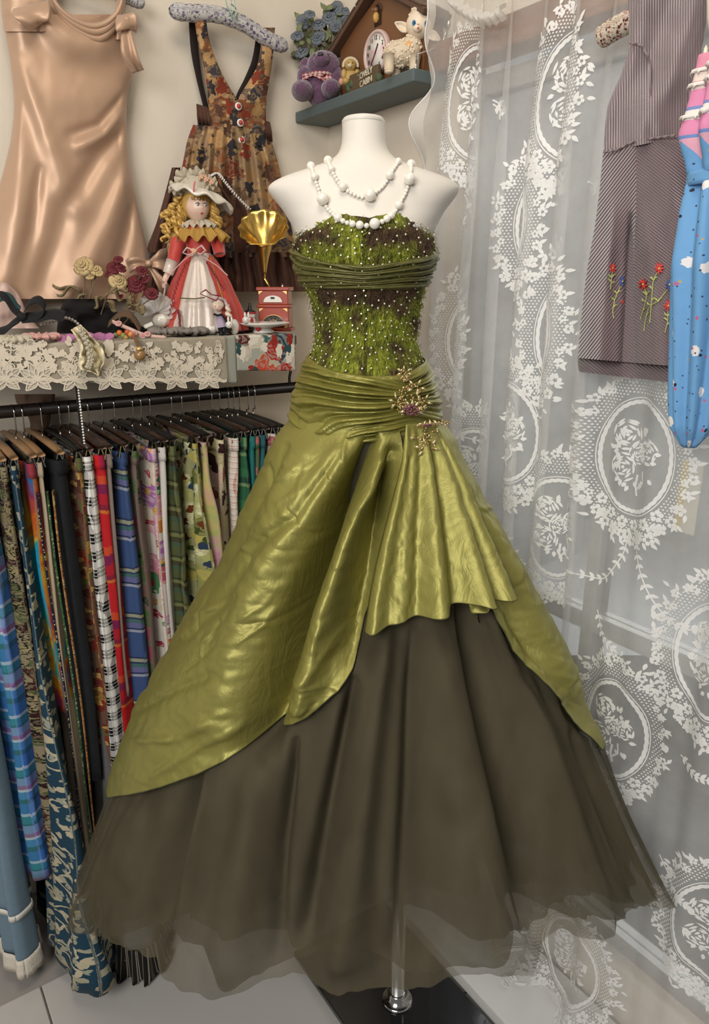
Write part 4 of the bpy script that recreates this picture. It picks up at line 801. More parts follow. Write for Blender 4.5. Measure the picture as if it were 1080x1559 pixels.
gb(zbm, zbm+.008, 54, dep+.008, 'plinth', lac); gb(zbm+.008, zm-.003, 47, dep, 'lower_case', lac); gb(zm-.003, zm+.004, 52, dep+.005, 'moulding', lac); gb(zm+.004, zt-.004, 46, dep-.002, 'upper_case', lac); gb(zt-.004, zt+.005, 51, dep+.005, 'lid', lac)
fc = np.array([cx_, YG, 0])-uy*(dep/2+.0012)
def gp(dx, z, out=0.): return fc+ux*dx*mg+ZD*z-uy*out
pts = [gp(-14+28*t, zm+.014+(.012*math.sin(PI*t)**.5 if 0 < t < 1 else 0)) for t in np.linspace(0, 1, 14)]
MB().poly([gp(14, zm+.010)]+[gp(-14, zm+.010)]+pts, .002, -uy).build('radio_plate', M('ivory_enamel', (.78, .74, .66), .3), GR, smooth=False)
MB().poly([gp(-3, zm+.018, .003), gp(3, zm+.018, .003), gp(3, zm+.0225, .003), gp(-3, zm+.0225, .003)], .001, -uy).build('dial', M('dark_dial', (.02, .02, .02), .2), GR, smooth=False)
MB().poly([gp(18*math.cos(t), zbm+.014+.026*math.sin(t)) for t in np.linspace(0, PI, 20)], .0015, -uy).build('fan_window', MATS['dark_dial'], GR, smooth=False)
m = MB(); m.tube([gp(18*math.cos(t), zbm+.014+.026*math.sin(t), .002) for t in np.linspace(0, PI, 24)], .0011, 6); m.tube([gp(-18, zbm+.014, .002), gp(18, zbm+.014, .002)], .0011, 6)
for t in (.5, 1.05, PI-1.05, PI-.5, PI/2): m.tube([gp(4*math.cos(t), zbm+.016+.006*math.sin(t), .002), gp(16*math.cos(t), zbm+.014+.023*math.sin(t), .002)], .0007, 5)
m.tube([gp(6*math.cos(t), zbm+.02+.008*math.sin(t), .002) for t in np.linspace(0, 2*PI, 16)], .0007, 5); m.build('gold_tracery', gtrim, GR)
for dx, z in ((-19, zt-.008), (19, zt-.008), (-19, zbm+.012), (19, zbm+.012), (-19, zm-.008), (19, zm-.008)):
    s_ = np.sign(dx); u_ = 1 if z in (zt-.008, zm-.008) else -1; MB().poly([gp(dx+s_*2.5, z+u_*.003), gp(dx-s_*4, z+u_*.003), gp(dx+s_*2.5, z-u_*.005)], .001, -uy).build('corner_gilding', gtrim, GR, smooth=False)
# horn: neck tube and fluted bell facing up and out
p0 = np.array([cx_-.014, YG, zt+.004]); ph_ = [p0, G_(403, 424), G_(403, 414)]
MB().tube(ph_, [.0035, .003, .0035], 12).build('horn_arm', brass, GR)
ax_ = np.array([.02, -.74, .67]); ax_ /= np.linalg.norm(ax_); q0 = G_(403, 416); q1 = G_(402.5, 347, .02); e1 = np.cross([0, 1., 0], ax_); e1 = np.array([1., 0, 0]); e2 = np.cross(ax_, e1); e2 /= np.linalg.norm(e2); an = np.linspace(0, 2*PI, 97)[:-1]; G = []
for t in np.linspace(0, 1, 30):
    cc = q0*(1-t)+q1*t; r = .0035+.014*t+.004*t**2 if t < .62 else None
    r = np.interp(t, [0, .3, .6, .72, .82, .9, 1.], [.0035, .010, .019, .029, .042, .052, .060]); fl = 1+.045*np.cos(an*12)*np.clip((t-.75)/.25, 0, 1); tl = np.clip((t-.5)/.5, 0, 1)
    axm = np.array([0, 0, 1.])*(1-tl)+ax_*tl; axm /= np.linalg.norm(axm); f2 = np.cross(axm, e1); f2 /= np.linalg.norm(f2)
    G.append(cc+np.outer(r*fl*np.cos(an), e1)+np.outer(r*fl*np.sin(an), f2))
MB().grid(np.array(G), closed=True).build('horn', brass, GR, solid=.0012)
MB().tube([np.array([cx_+.02, YG-.01, zt+.004]), np.array([cx_+.02, YG-.01, zt+.013])], .0028, 10).build('knob', steel, GR)
# ---------------------------------------------------------------- cake stand, figurines
PC = LW(402., 517., .24); YC_ = float(PC[1]); C_ = pxpt(YC_); mc = MPP*YC_/YD; ch = float(C_(402, 495)[2])
CS = thing('cake_stand', 'white ceramic cake stand with a red spot on its foot', 'cake stand', np.array([PC[0], PC[1], CT+.004])); cer = M('white_ceramic', (.76, .73, .67), .2, coat=.5)
cb = np.array([C_(402, 510)[0], YC_, CT+.004]); H_ = ch-cb[2]
MB().lathe([(.012, H_*.55), (40*mc*.9, H_+.001), (40*mc, H_+.005), (40*mc*.99, H_+.007), (36*mc, H_+.005), (.002, H_+.004)], cb, 56).build('plate', cer, CS)
MB().lathe([(16*mc, 0), (16.5*mc, .004), (14*mc, H_*.35), (11*mc, H_*.6), (9*mc, H_*.8)], cb, 36).build('foot', cer, CS)
MB().ball(cb+[-.010, -15.6*mc+.002, .014], (.0065, .003, .011), 12).build('painted_spot', M('red_glaze', (.48, .03, .04), .25), CS)
PN = LW(381., 500., .17); Yn = float(PN[1]); N_ = pxpt(Yn); blk = M('black_glaze', (.02, .02, .022), .35)
SN = thing('penguin_figurine', 'small white figurine with black hat beside the cake stand', 'figurine', np.array([PN[0], PN[1], CT+.004]))
MB().ball(N_(380, 492), (.017, .015, .020), 18).build('body', cer, SN); MB().ball(N_(380, 480), (.0145, .013, .012), 18).build('head', cer, SN)
m = MB().lathe([(.014, 0), (.0135, .003), (.006, .006), (.0045, .012), (.003, .021), (.001, .023)], N_(381, 478)+[0, 0, .004], 16); m.build('hat', blk, SN); MB().lathe([(.0146, 0), (.0146, .003), (.013, .004)], N_(381, 478)+[0, 0, .001], 16).build('hat_band', M('red_glaze', (.48, .03, .04), .25), SN)
MB().ball(N_(385, 488, .014), (.004, .0025, .009), 8).build('scarf', MATS['red_glaze'], SN)
# small doll
PS = LW(336., 518., .25); Ys = float(PS[1]); S_ = pxpt(Ys); ms = MPP*Ys/YD
SD = thing('small_doll', 'tiny doll in lilac top and black trousers with a black scarf', 'doll', np.array([PS[0], PS[1], CT+.004]))
blc = fabric('black_felt', (.018, .018, .02)); lil = fabric('lilac_knit', (.52, .42, .56)); ph2 = M('platinum_hair', (.72, .62, .50), .45, var=(60, (.6, .48, .38), .8))
zf = CT+.005
def sp(x, y, d=0.): p = S_(x, y, d); p[2] = max(p[2], zf+.002); return p
for x in (336, 345): MB().tube([sp(x-1+2*(x > 340), 497), sp(x+.5, 506, .002), sp(x+2, 514, .002)], [.0075, .0065, .006], 12).build('trouser_leg', blc, SD); MB().ball(sp(x+2.5, 516, .006), (.005, .008, .004), 10).build('shoe', blk, SD)
MB().tube([sp(334, 480), sp(336, 488), sp(338, 498)], [.0085, .0105, .011], 14).build('top', lil, SD); MB().ball(sp(332, 467.5), (.0098, .0095, .0098), 18).build('head', por, SD)
MB().ball(sp(332, 464)+[0, .004, .0], (.0135, .010, .012), 18).build('hair', ph2, SD)
for x0, x1 in ((322, 316), (322, 319), (343, 350), (344, 347)): p, rr = ringlet(sp(x0+3, 464), sp(x1, 484), .0035, .004, 2.3); MB().tube(p, rr, 7).build('curl', ph2, SD)
MB().tube([sp(318, 470), sp(322, 458), sp(332, 453), sp(342, 457), sp(348, 470)], .0035, 8).build('headscarf', fabric('pale_pink_felt', (.66, .50, .52)), SD)
for x in (329.5, 335): MB().ball(sp(x, 466.5, .0092), .0011, 6).build('eye', blk, SD)
MB().ball(sp(332.3, 471, .0092), (.0018, .0008, .0008), 6).build('mouth', lipm, SD)
MB().tube([sp(327, 478, .007), sp(333, 480, .010), sp(340, 478, .006)], .0038, 8, flat=.6).build('scarf', blc, SD); MB().tube([sp(340, 480, .008), sp(347, 490, .012), sp(354, 503, .01)], [.0035, .004, .0042], 8, flat=.4).build('scarf_tail', blc, SD)
for nm, lab, cx0, cy0, sg in (('rabbit_figurine', 'white ceramic rabbit figurine left of the tiny doll', 322, 510, -1), ('rabbit_figurine', 'white ceramic rabbit figurine right of the tiny doll', 357, 508, 1)):
    p = LW(float(cx0), 518., .245); f_ = pxpt(float(p[1])); RB = thing(nm, lab, 'figurine', np.array([p[0], p[1], CT+.004])); bz = CT+.004
    MB().ball(np.array([f_(cx0, cy0)[0], p[1], bz+.0125+(.004 if sg > 0 else 0)]), (.0125, .014, .0125+(.006 if sg > 0 else 0)), 18).build('body', cer, RB)
    hx_ = f_(cx0-sg*3, 0)[0]; hz_ = bz+.023+(.009 if sg > 0 else 0); MB().ball((hx_, p[1]-.006, hz_), (.0085, .008, .008), 14).build('head', cer, RB)
    for e in (-1, 1): MB().ball((hx_+e*.004+.002, p[1]-.002, hz_+.011), (.0025, .0022, .0075), 10).build('ear', cer, RB); MB().ball((hx_+e*.004, p[1]-.0132, hz_+.001), .0011, 6).build('eye', blk, RB)
    MB().ball((hx_, p[1]-.0142, hz_-.002), (.0012, .001, .0008), 6).build('nose', M('pink_nose', (.6, .25, .25), .4), RB)
# ---------------------------------------------------------------- dried flowers
dry = M('dried_cream_petal', (.55, .42, .22), .8, var=(80, (.36, .24, .10), .8)); dred = M('dried_red_petal', (.16, .018, .025), .75, var=(80, (.07, .008, .012), .8)); stemm = M('dried_stem', (.20, .15, .075), .85, var=(40, (.12, .085, .04), .7)); dleaf = M('dried_leaf', (.27, .21, .11), .85, var=(40, (.15, .11, .055), .7))
rs = np.random.RandomState(4)
def rose(m, c, r, face_, layers=4):
    """rosette of cupped petals opening along face_"""
    f = np.asarray(face_, float); f /= np.linalg.norm(f); e1 = np.cross(f, [.3, .2, 1.]); e1 /= np.linalg.norm(e1); e2 = np.cross(f, e1)
    for L in range(layers):
        n = 3+L; rr = r*(.28+.72*L/(layers-1)); tl = .25+.75*L/(layers-1)
        for k in range(n):
            a0 = k*2*PI/n+L*.7+rs.uniform(-.15, .15); t = np.linspace(0, 1, 5)[:, None]; s_ = np.linspace(-1, 1, 6)[None]*(PI/n*1.12)*np.sin(.35+t*1.9); an = a0+s_
            rad = rr*(.25+.75*t**.8)*np.ones_like(s_); hh = r*(.75-.55*tl)*np.sin(t*PI*.55)*np.ones_like(s_)-r*.25*tl*t**3; hh = hh+r*.05*np.sin(s_*9+k); rad = rad*(.42+.58*tl*t**.6+.0*s_)
            m.grid(np.asarray(c)+rad[..., None]*(np.cos(an)[..., None]*e1+np.sin(an)[..., None]*e2)+hh[..., None]*f)
    m.ball(np.asarray(c)+f*r*.35, r*.22, 8); return m
PF = LW(150., 505., .14); YF = float(PF[1]); F_ = pxpt(YF)
def bigleaf(m, p0, p1, w_, up=(0, 0, 1.), curl=.006):
    p0, p1 = np.asarray(p0), np.asarray(p1); d = p1-p0; sd = np.cross(d, up); sd /= max(np.linalg.norm(sd), 1e-6); n = np.cross(sd, d); n /= max(np.linalg.norm(n), 1e-6); t = np.linspace(0, 1, 8)[:, None]; s_ = np.linspace(-1, 1, 5)[None]
    m.grid(p0+t[..., None]*d+(s_*w_*np.sin(PI*t**.8))[..., None]*sd+(curl*(s_**2)+curl*np.sin(t*6))[..., None]*n); return m
def dried(label, head, r, mat, stem0, fdir, buds=(), leaves=(), layers=4, d=0.):
    root = thing('dried_rose', label, 'dried flower', F_(*stem0, d), 'dried flowers on the shelf'); hp = F_(head[0], head[1], d)
    rose(MB(), hp, r*MPP, fdir, layers).build('bloom', mat, root, solid=.0006)
    s0 = F_(stem0[0], stem0[1], d); s0[2] = max(s0[2], CT+.006); c = curve([s0, (s0+hp)/2+[.004, 0, .004], hp-np.array(fdir)/np.linalg.norm(fdir)*r*MPP*.2-[0, 0, r*MPP*.5]], 10); MB().tube(c, .0017, 6).build('stem', stemm, root)
    for bx_, by_, br in buds:
        bp = F_(bx_, by_, d+.004); rose(MB(), bp, br*MPP, (rs.uniform(-.5, .5), -.6, .6), 3).build('bud', mat, root, solid=.0005); MB().tube(curve([c[4], (c[6]+bp)/2, bp], 8), .0011, 5).build('bud_stem', stemm, root)
    for x0, y0_, x1, y1_, w_ in leaves: bigleaf(MB(), F_(x0, y0_, d+.006), F_(x1, y1_, d+rs.uniform(0, .02)), w_*MPP).build('leaf', dleaf, root, solid=.0005)
    return root
dried('large cream dried rose standing tallest of the dried bunch', (127, 405), 15, dry, (124, 484), (-.1, -.8, .45), leaves=[(122, 446, 80, 435, 8), (118, 440, 92, 450, 6)])
dried('small cream dried rosebud cluster right of the tallest dried rose', (146, 411), 9, dry, (126, 486), (.1, -.7, .6), buds=[(138, 420, 7), (152, 416, 6)], leaves=[(135, 450, 112, 470, 6)], layers=3)
dried('wide cream dried rose leaning low to the right of the bunch', (182, 428), 13, dry, (130, 486), (.35, -.7, .5), leaves=[(165, 460, 182, 475, 8), (172, 448, 190, 458, 8), (160, 452, 150, 470, 6)], d=.01)
dried('dark red dried rose cluster at the top of the bunch', (174, 407), 11, dred, (150, 490), (.1, -.7, .5), buds=[(181, 395, 7), (166, 416, 7), (185, 408, 8)], leaves=[(178, 450, 196, 440, 7)])
dried('big dark red dried rose beside the satin bow', (206, 432), 15, dred, (176, 494), (.1, -.75, .5), buds=[(215, 412, 9), (221, 425, 8), (196, 438, 8)], leaves=[(196, 470, 214, 462, 10), (190, 480, 205, 490, 8), (205, 452, 196, 470, 9)], d=-.01)
dried('dark red dried rosebud lowest beside the white ball ornament', (231, 447), 10, dred, (186, 496), (.2, -.7, .4), buds=[(184, 452, 5)], leaves=[(210, 470, 222, 478, 9)], layers=3)
# ---------------------------------------------------------------- satin bow by the flowers
PB = LW(225., 408., .07); BOW = thing('satin_bow', 'champagne satin bow with long tails between dried flowers and doll', 'bow', LW(226., 470., .06))
def bowloop(pl, pr, o0, amp, name): return leafcloth(pl, pr, o0, amp, 1.6, name, cs, BOW)
leafcloth([(226, 398), (212, 392), (198, 392), (191, 396)], [(226, 406), (214, 408), (204, 412), (198, 416)], .085, .006, 1.4, 'loop', cs, BOW)
leafcloth([(226, 398), (236, 388), (244, 380), (254, 378)], [(226, 406), (238, 408), (250, 412), (258, 414)], .085, .006, 1.4, 'loop', cs, BOW)
leafcloth([(224, 405), (212, 430), (200, 452), (196, 470)], [(228, 405), (222, 432), (214, 460), (212, 476)], .08, .005, 1.3, 'tail', cs, BOW)
leafcloth([(225, 405), (236, 428), (244, 448), (248, 462)], [(229, 403), (248, 422), (262, 440), (272, 452)], .08, .006, 1.5, 'tail', cs, BOW)
MB().ball(LW(226., 401., .098), (.008, .006, .0075), 12).build('knot', cs, BOW)
# ---------------------------------------------------------------- small things along the shelf front
def ring_thing(name, label, cat, x, y, o, R1, r1, n, amp, mat, sx=1., sz=.5, grp=None, z=None):
    c = LW(float(x), float(y), o); c[2] = CT+.004+r1*1.0 if z is None else z; an = np.linspace(0, 2*PI, 100); k = np.arange(10)*2*PI/10; G = []
    for a in an[:-1]:
        rr = r1*(1+amp*math.sin(a*n)+.3*amp*math.sin(a*n*2.3)); d = np.array([math.cos(a)*sx, math.sin(a), 0]); G.append([c+d*(R1+rr*math.cos(q_))+ZD*rr*math.sin(q_)*sz*(1+.2*math.sin(a*n*1.7)) for q_ in k])
    G = np.array(G+[G[0]]); return MB().grid(G, closed=True).build(name, mat, None, label=label, cat=cat, group=grp)
ring_thing('scrunchie', 'cream pleated lace scrunchie at the left end of the shelf front', 'scrunchie', 20, 512, .285, .022, .013, 16, .25, lacew, z=CT+.012)
ring_thing('scrunchie', 'pink satin scrunchie edged with lace lying on the lace runner', 'scrunchie', 62, 510, .27, .026, .011, 13, .25, satin('pink_satin', (.62, .32, .28), .4, .1, .2, scale=60))
ring_thing('scrunchie', 'grey crochet lace scrunchie under the white ball ornament', 'scrunchie', 250, 508, .25, .022, .012, 14, .3, fabric('grey_lace', (.33, .29, .26), (.2, .17, .15), 60))
ring_thing('scrunchie', 'grey rosette lace garland at the foot of the doll', 'garland', 288, 509, .255, .024, .012, 12, .3, fabric('grey_lace', (.33, .29, .26)), sx=1.2)
purp = M('purple_felt', (.40, .15, .30), .7); 
for k, (lab, x, y, o, an) in enumerate([('purple petal hair clip beside the pink scrunchie', 96, 505, .26, .1), ('mauve petal hair clip in front of the bead string', 142, 502, .25, -.2), ('dark mauve petal hair clip half under the lace', 100, 515, .285, .3), ('purple petal hair clip right of the hanging cream scrunchie', 160, 512, .28, .6)]):
    c = LW(float(x), float(y), o); c[2] = CT+.010; root = thing('hair_clip', lab, 'hair clip', c-ZD*.006, 'purple hair clips')
    for j in (-1, 1):
        t = np.linspace(0, 1, 10)[:, None]; s_ = np.linspace(-1, 1, 7)[None]; d = np.array([j*math.cos(an), -.25, .1]); sd = np.array([.2*j, .5, .75]); MB().grid(c+(t*.026)[..., None]*d+(s_*.012*np.sin(PI*(.12+.88*t)**.8))[..., None]*sd+(.004*np.cos(s_*2))[..., None]*ZD).build('petal', purp, root, solid=.0015)
    MB().box(c-ZD*.004, (.03, .006, .003)).build('clip', steel, root, smooth=False)
# black ribbon bow
BK = thing('ribbon_bow', 'black grosgrain ribbon bow at the left end of the shelf', 'bow', LW(52., 490., .22)); bkm = fabric('black_ribbon', (.012, .012, .013), (.02, .02, .022))
K_ = pxpt(float(LW(52., 490., .24)[1]))
def strap(pts, w_, name, mat, parent, f=K_, vert=(0, .35, 1.)):
    c = np.array([f(*p) for p in curve(pts, 26)]); d = np.gradient(c, axis=0); v = np.array(vert); sd = np.cross(d, v); 
    sd = np.broadcast_to(np.array([0, -.75, -.66]), c.shape) ; G = np.stack([c-sd*w_/2, c-sd*w_/6, c+sd*w_/6, c+sd*w_/2], 1); return MB().grid(G).build(name, mat, parent, solid=.0012)
strap([(34, 482), (44, 462), (58, 456), (68, 466), (64, 478), (46, 484), (34, 484)], .022, 'loop', bkm, BK); strap([(34, 482), (20, 470), (6, 450), (-8, 448)], .018, 'loop', bkm, BK); strap([(36, 484), (58, 482), (80, 478), (98, 482)], .03, 'tail', bkm, BK); strap([(32, 484), (20, 492), (8, 502), (-4, 506)], .026, 'tail', bkm, BK); MB().ball(K_(35, 483, .006), (.010, .008, .009), 12).build('knot', bkm, BK)
TE = thing('ribbon_bow', 'teal velvet ribbon loop behind the black bow', 'bow', LW(18., 480., .2)); strap([(-6, 470), (4, 452), (16, 456), (24, 468), (30, 474)], .026, 'loop', fabric('teal_velvet', (.05, .12, .13)), TE, pxpt(float(LW(18., 480., .2)[1])))
SC1 = thing('silk_scarf', 'pale pink scarf heaped behind the black bow', 'scarf', LW(10., 470., .12)); pk = satin('pale_pink_silk', (.66, .46, .40), .45, .1, .2, scale=20)
wallcloth([(430, -30, 10, 0), (445, -34, 26, 0), (460, -38, 34, 0), (480, -40, 42, 0), (500, -42, 60, 0)], .10, .03, 40, 20, lambda X, Y, s: .008*vnoise(X/12, Y/14, 3), name='folded_silk', mat=pk, parent=SC1)
# bead string, rosebud braid, pendant, dark pouch, cream scrunchie over the edge
def beads(name, label, cat, pts, o, r, mat, f=None, step=1.9, zmin=True):
    root = thing(name, label, cat, LW(float(pts[0][0]), float(pts[0][1]), o)); c = curve(pts, 200); P = np.array([LW(x, y, o) for x, y in c]); 
    if zmin: P[:, 2] = np.maximum(P[:, 2], CT+.003+r)
    L = np.concatenate([[0], np.cumsum(np.linalg.norm(np.diff(P, axis=0), axis=1))]); s = r; first = None
    while s < L[-1]-r:
        cc = np.array([np.interp(s, L, P[:, j]) for j in range(3)]); s += r*step; mt = Matrix.Translation(Vector(cc-BASE[root.name])) @ Matrix.Diagonal((r, r, r, 1))
        if first is None: first = MB().ball(BASE[root.name], 1., 10).build('bead', mat, root); first.matrix_local = mt
        else: share(first, 'bead', root, mt)
    return root
beads('bead_string', 'string of small grey pearl beads behind the pink scrunchie', 'bead string', [(60, 494), (80, 490), (98, 484), (112, 488), (122, 496)], .235, .0034, M('grey_pearl', (.45, .43, .40), .25, .1, coat=.5))
RV = thing('rosebud_garland', 'pink braided rosebud headband trailing to the white ball ornament', 'headband', LW(210., 500., .26)); V_ = pxpt(float(LW(210., 505., .27)[1]))
tw = M('pink_braid', (.55, .30, .26), .7, var=(120, (.62, .52, .44), .9))
for k in (0, 1, 2):
    c = curve([(172, 490), (186, 496), (200, 502), (214, 508), (232, 512), (252, 514)], 60); P = np.array([V_(x, y+1.6*math.sin(i*.9+k*2.1), .003*math.cos(i*.9+k*2.1)) for i, (x, y) in enumerate(c)]); P[:, 2] = np.maximum(P[:, 2], CT+.006); MB().tube(P, .0024, 6).build('braid_strand', tw, RV)
for x, y in ((182, 492), (206, 507), (226, 508), (219, 514)): rose(MB(), np.maximum(V_(x, y, .008), [-9, -9, CT+.010]), .0075, (.1, -.7, .6), 3).build('rosebud', M('dusty_rosebud', (.60, .33, .30), .7), RV, solid=.0005)
FB = thing('fruit_garland', 'small orange and green berry cluster beside the wooden pendant', 'garland', LW(195., 508., .285)); W_ = pxpt(float(LW(195., 510., .295)[1])); rs = np.random.RandomState(6)
for k, (x, y, col) in enumerate([(182, 507, 'c86a2a'), (188, 511, '7d8a4a'), (194, 506, 'b5552a'), (199, 509, 'd08a50'), (176, 511, '6f7f48'), (204, 513, '8a4a2c'), (192, 514, 'a5824a')]): MB().ball(np.maximum(W_(x, y), [-9, -9, CT+.008]), .0062, 12).build('berry', M('berry_'+col, col, .4), FB)
PEN = thing('wooden_pendant', 'carved brown wooden ball pendant hanging over the lace runner', 'pendant', LW(213., 541., OC+.03)); E_ = lambda x, y, dd=0.: LW(float(x), float(y), OC+.022+dd)
MB().ball(E_(213, 541, .004), (.0125, .011, .0115), 20).build('ball', M('turned_wood', (.16, .075, .025), .3, var=(40, (.36, .20, .07), .9), coat=.5), PEN); MB().lathe([(.007, 0), (.006, .004), (.003, .007)], E_(212, 533, .004), 14).build('cap', gtrim, PEN)
m = MB()
for dx in (-2, 0, 2.5): m.tube(curve([E_(205+dx, 512, -.002), E_(208+dx, 520, .002), E_(211, 532, .004)], 12), .0016, 6)
m.build('cord', M('brown_cord', (.18, .10, .05), .8), PEN)
YL = thing('scrunchie', 'cream lace scrunchie hanging down over the front of the lace runner', 'scrunchie', LW(140., 540., OC+.03)); yl = satin('butter_satin', (.74, .63, .36), .45, .05, .3, scale=70, col2=(.68, .60, .42))
A = curve([(108, 502), (116, 514), (122, 530), (120, 548), (122, 562), (138, 566), (150, 572)], 40); B = curve([(122, 494), (136, 508), (146, 520), (156, 530), (160, 548), (154, 560), (150, 572)], 40); s = np.linspace(0, 1, 40); X = A[:, :1]*(1-s)+B[:, :1]*s; Yq = A[:, 1:]*(1-s)+B[:, 1:]*s
MB().grid(LW(X, Yq, OC+.022+.010*np.sin(s*14+vnoise(X/9, Yq/9, 2)*2)+.006*vnoise(X/6, Yq/6, 3)+.008*np.sin(np.linspace(0, PI, 40))[:, None]), np.stack([X, Yq], -1)*.001).build('gathered_satin', yl, YL, solid=.0015)
m = MB(); c = curve([(122, 500), (132, 520), (138, 545), (134, 560)], 50)
for k, (x, y) in enumerate(c): m.ball(LW(x+3*math.sin(k*1.3), y, OC+.042), (.004, .003, .0035), 6)
m.build('lace_ruching', lacew, YL, kind='stuff')
DP = thing('velvet_pouch', 'dark velvet pouch lying behind the dried flower stems', 'pouch', LW(120., 490., .1)); wallcloth([(455, 100, 150, 0), (470, 92, 170, 0), (490, 88, 205, 0), (508, 86, 235, 0)], .10, .06, 40, 20, lambda X, Y, s: .012*vnoise(X/14, Y/9, 9), name='velvet', mat=fabric('black_velvet', (.014, .011, .012)), parent=DP)
BP = thing('suede_band', 'brown suede headband curving behind the rosebud braid', 'headband', LW(195., 495., .2)); strap([(165, 494), (180, 480), (196, 478), (206, 488), (214, 502)], .02, 'band', fabric('brown_suede', (.17, .10, .06), (.1, .06, .035)), BP, pxpt(float(LW(195., 495., .22)[1])))
TG = thing('price_tag', 'small white paper tag leaning beside the white ball ornament', 'tag', LW(226., 498., .2)); c = LW(226., 495., .22); MB().box(c, (.022, .0012, .008), (np.array([.87, 0, .35]), np.array([0, 1, 0]), np.array([-.35, 0, .87]))).build('paper', M('paper_white', (.72, .68, .60), .8), TG, smooth=False)
# ================================================================ rack of skirts below the shelf
OR = .19; ZR = float(LWA(300., 602., OR)[1]); aR0 = float(LWA(452., 596., OR)[0])
blkmetal = M('black_rail', (.022, .016, .013), .4, .3)
RAIL = thing('clothes_rail', 'black clothes rail mounted under the shelf, full of skirt hangers', 'clothes rail', la(aR0, ZR-.016, OR))
MB().tube([la(aR0-.02, ZR, OR), la(2.0, ZR, OR)], .0135, 16).build('rail', blkmetal, RAIL)
hk = curve([LW(444., 560., OR-.02), LW(441., 575., OR-.01), LW(442., 588., OR), LW(446., 600., OR)], 14); MB().tube(hk, .004, 8).build('bracket', blkmetal, RAIL)
dkw = M('hanger_mahogany', (.035, .015, .009), .3, var=(20, (.06, .024, .013), .7), coat=.4); ltw = M('hanger_pale_wood', (.34, .19, .09), .4, var=(20, (.26, .14, .06), .7)); bkp = M('hanger_black', (.018, .016, .015), .35); chrome = M('clip_chrome', (.55, .54, .52), .2, 1.)
TOPD = .092; HL = .155
def make_hanger(mat):
    root = thing('clip_hanger', 'x', 'hanger', (0, 0, 0), 'skirt hangers on the rail')
    hkp = [(0, -.01, -.012)]+[(0, .0155*math.sin(t)-.0, .0155*math.cos(t)+.0) for t in np.linspace(-2.0, 1.9, 14)]+[(0, .012, -.030), (0, .012, -.042), (0, 0, -.044), (0, 0, -.060)]
    MB().tube([(x*0, y, z) for x, y, z in hkp[1:]], .0016, 7).build('hook', chrome, root)
    # bar along local y
    y = np.linspace(-HL, HL, 16); MB().tube([(0, v, -.062-.004*(abs(v)/HL)**2) for v in y], [.0105*(1-.25*(abs(v)/HL)**3) for v in y], 10, flat=.5).build('bar', mat, root)
    for sg in (-1, 1):
        c = np.array([0, sg*(HL-.03), -.078]); o = MB().box(c+[.004, 0, 0], (.0015, .022, .036), ((.97, 0, .24), (0, 1, 0), (-.24, 0, .97))).box(c-[.004, 0, 0], (.0015, .022, .036), ((.97, 0, -.24), (0, 1, 0), (.24, 0, .97))).build('clip', chrome, root, smooth=False)
        MB().tube([c+[-.006, -.008, -.01], c+[-.010, -.008, .008], c+[-.010, .008, .008], c+[-.006, .008, -.01]], .0009, 5).build('spring', chrome, o)
    return root
protos = [make_hanger(dkw), make_hanger(ltw), make_hanger(bkp)]; used = [False]*3
def copy_tree(o, parent=None):
    c = o.copy(); COL.objects.link(c); c.parent = parent
    for ch in list(o.children): copy_tree(ch, c)
    return c
ANGR = math.atan2(RD[1], RD[0])-PI/2
def put_hanger(kind, a, label):
    o = protos[kind] if not used[kind] else copy_tree(protos[kind]); used[kind] = True
    o.location = la(a, ZR+.0135-.0155+.0175*0, OR); o.rotation_euler = (0, 0, ANGR); o['label'] = label; return o
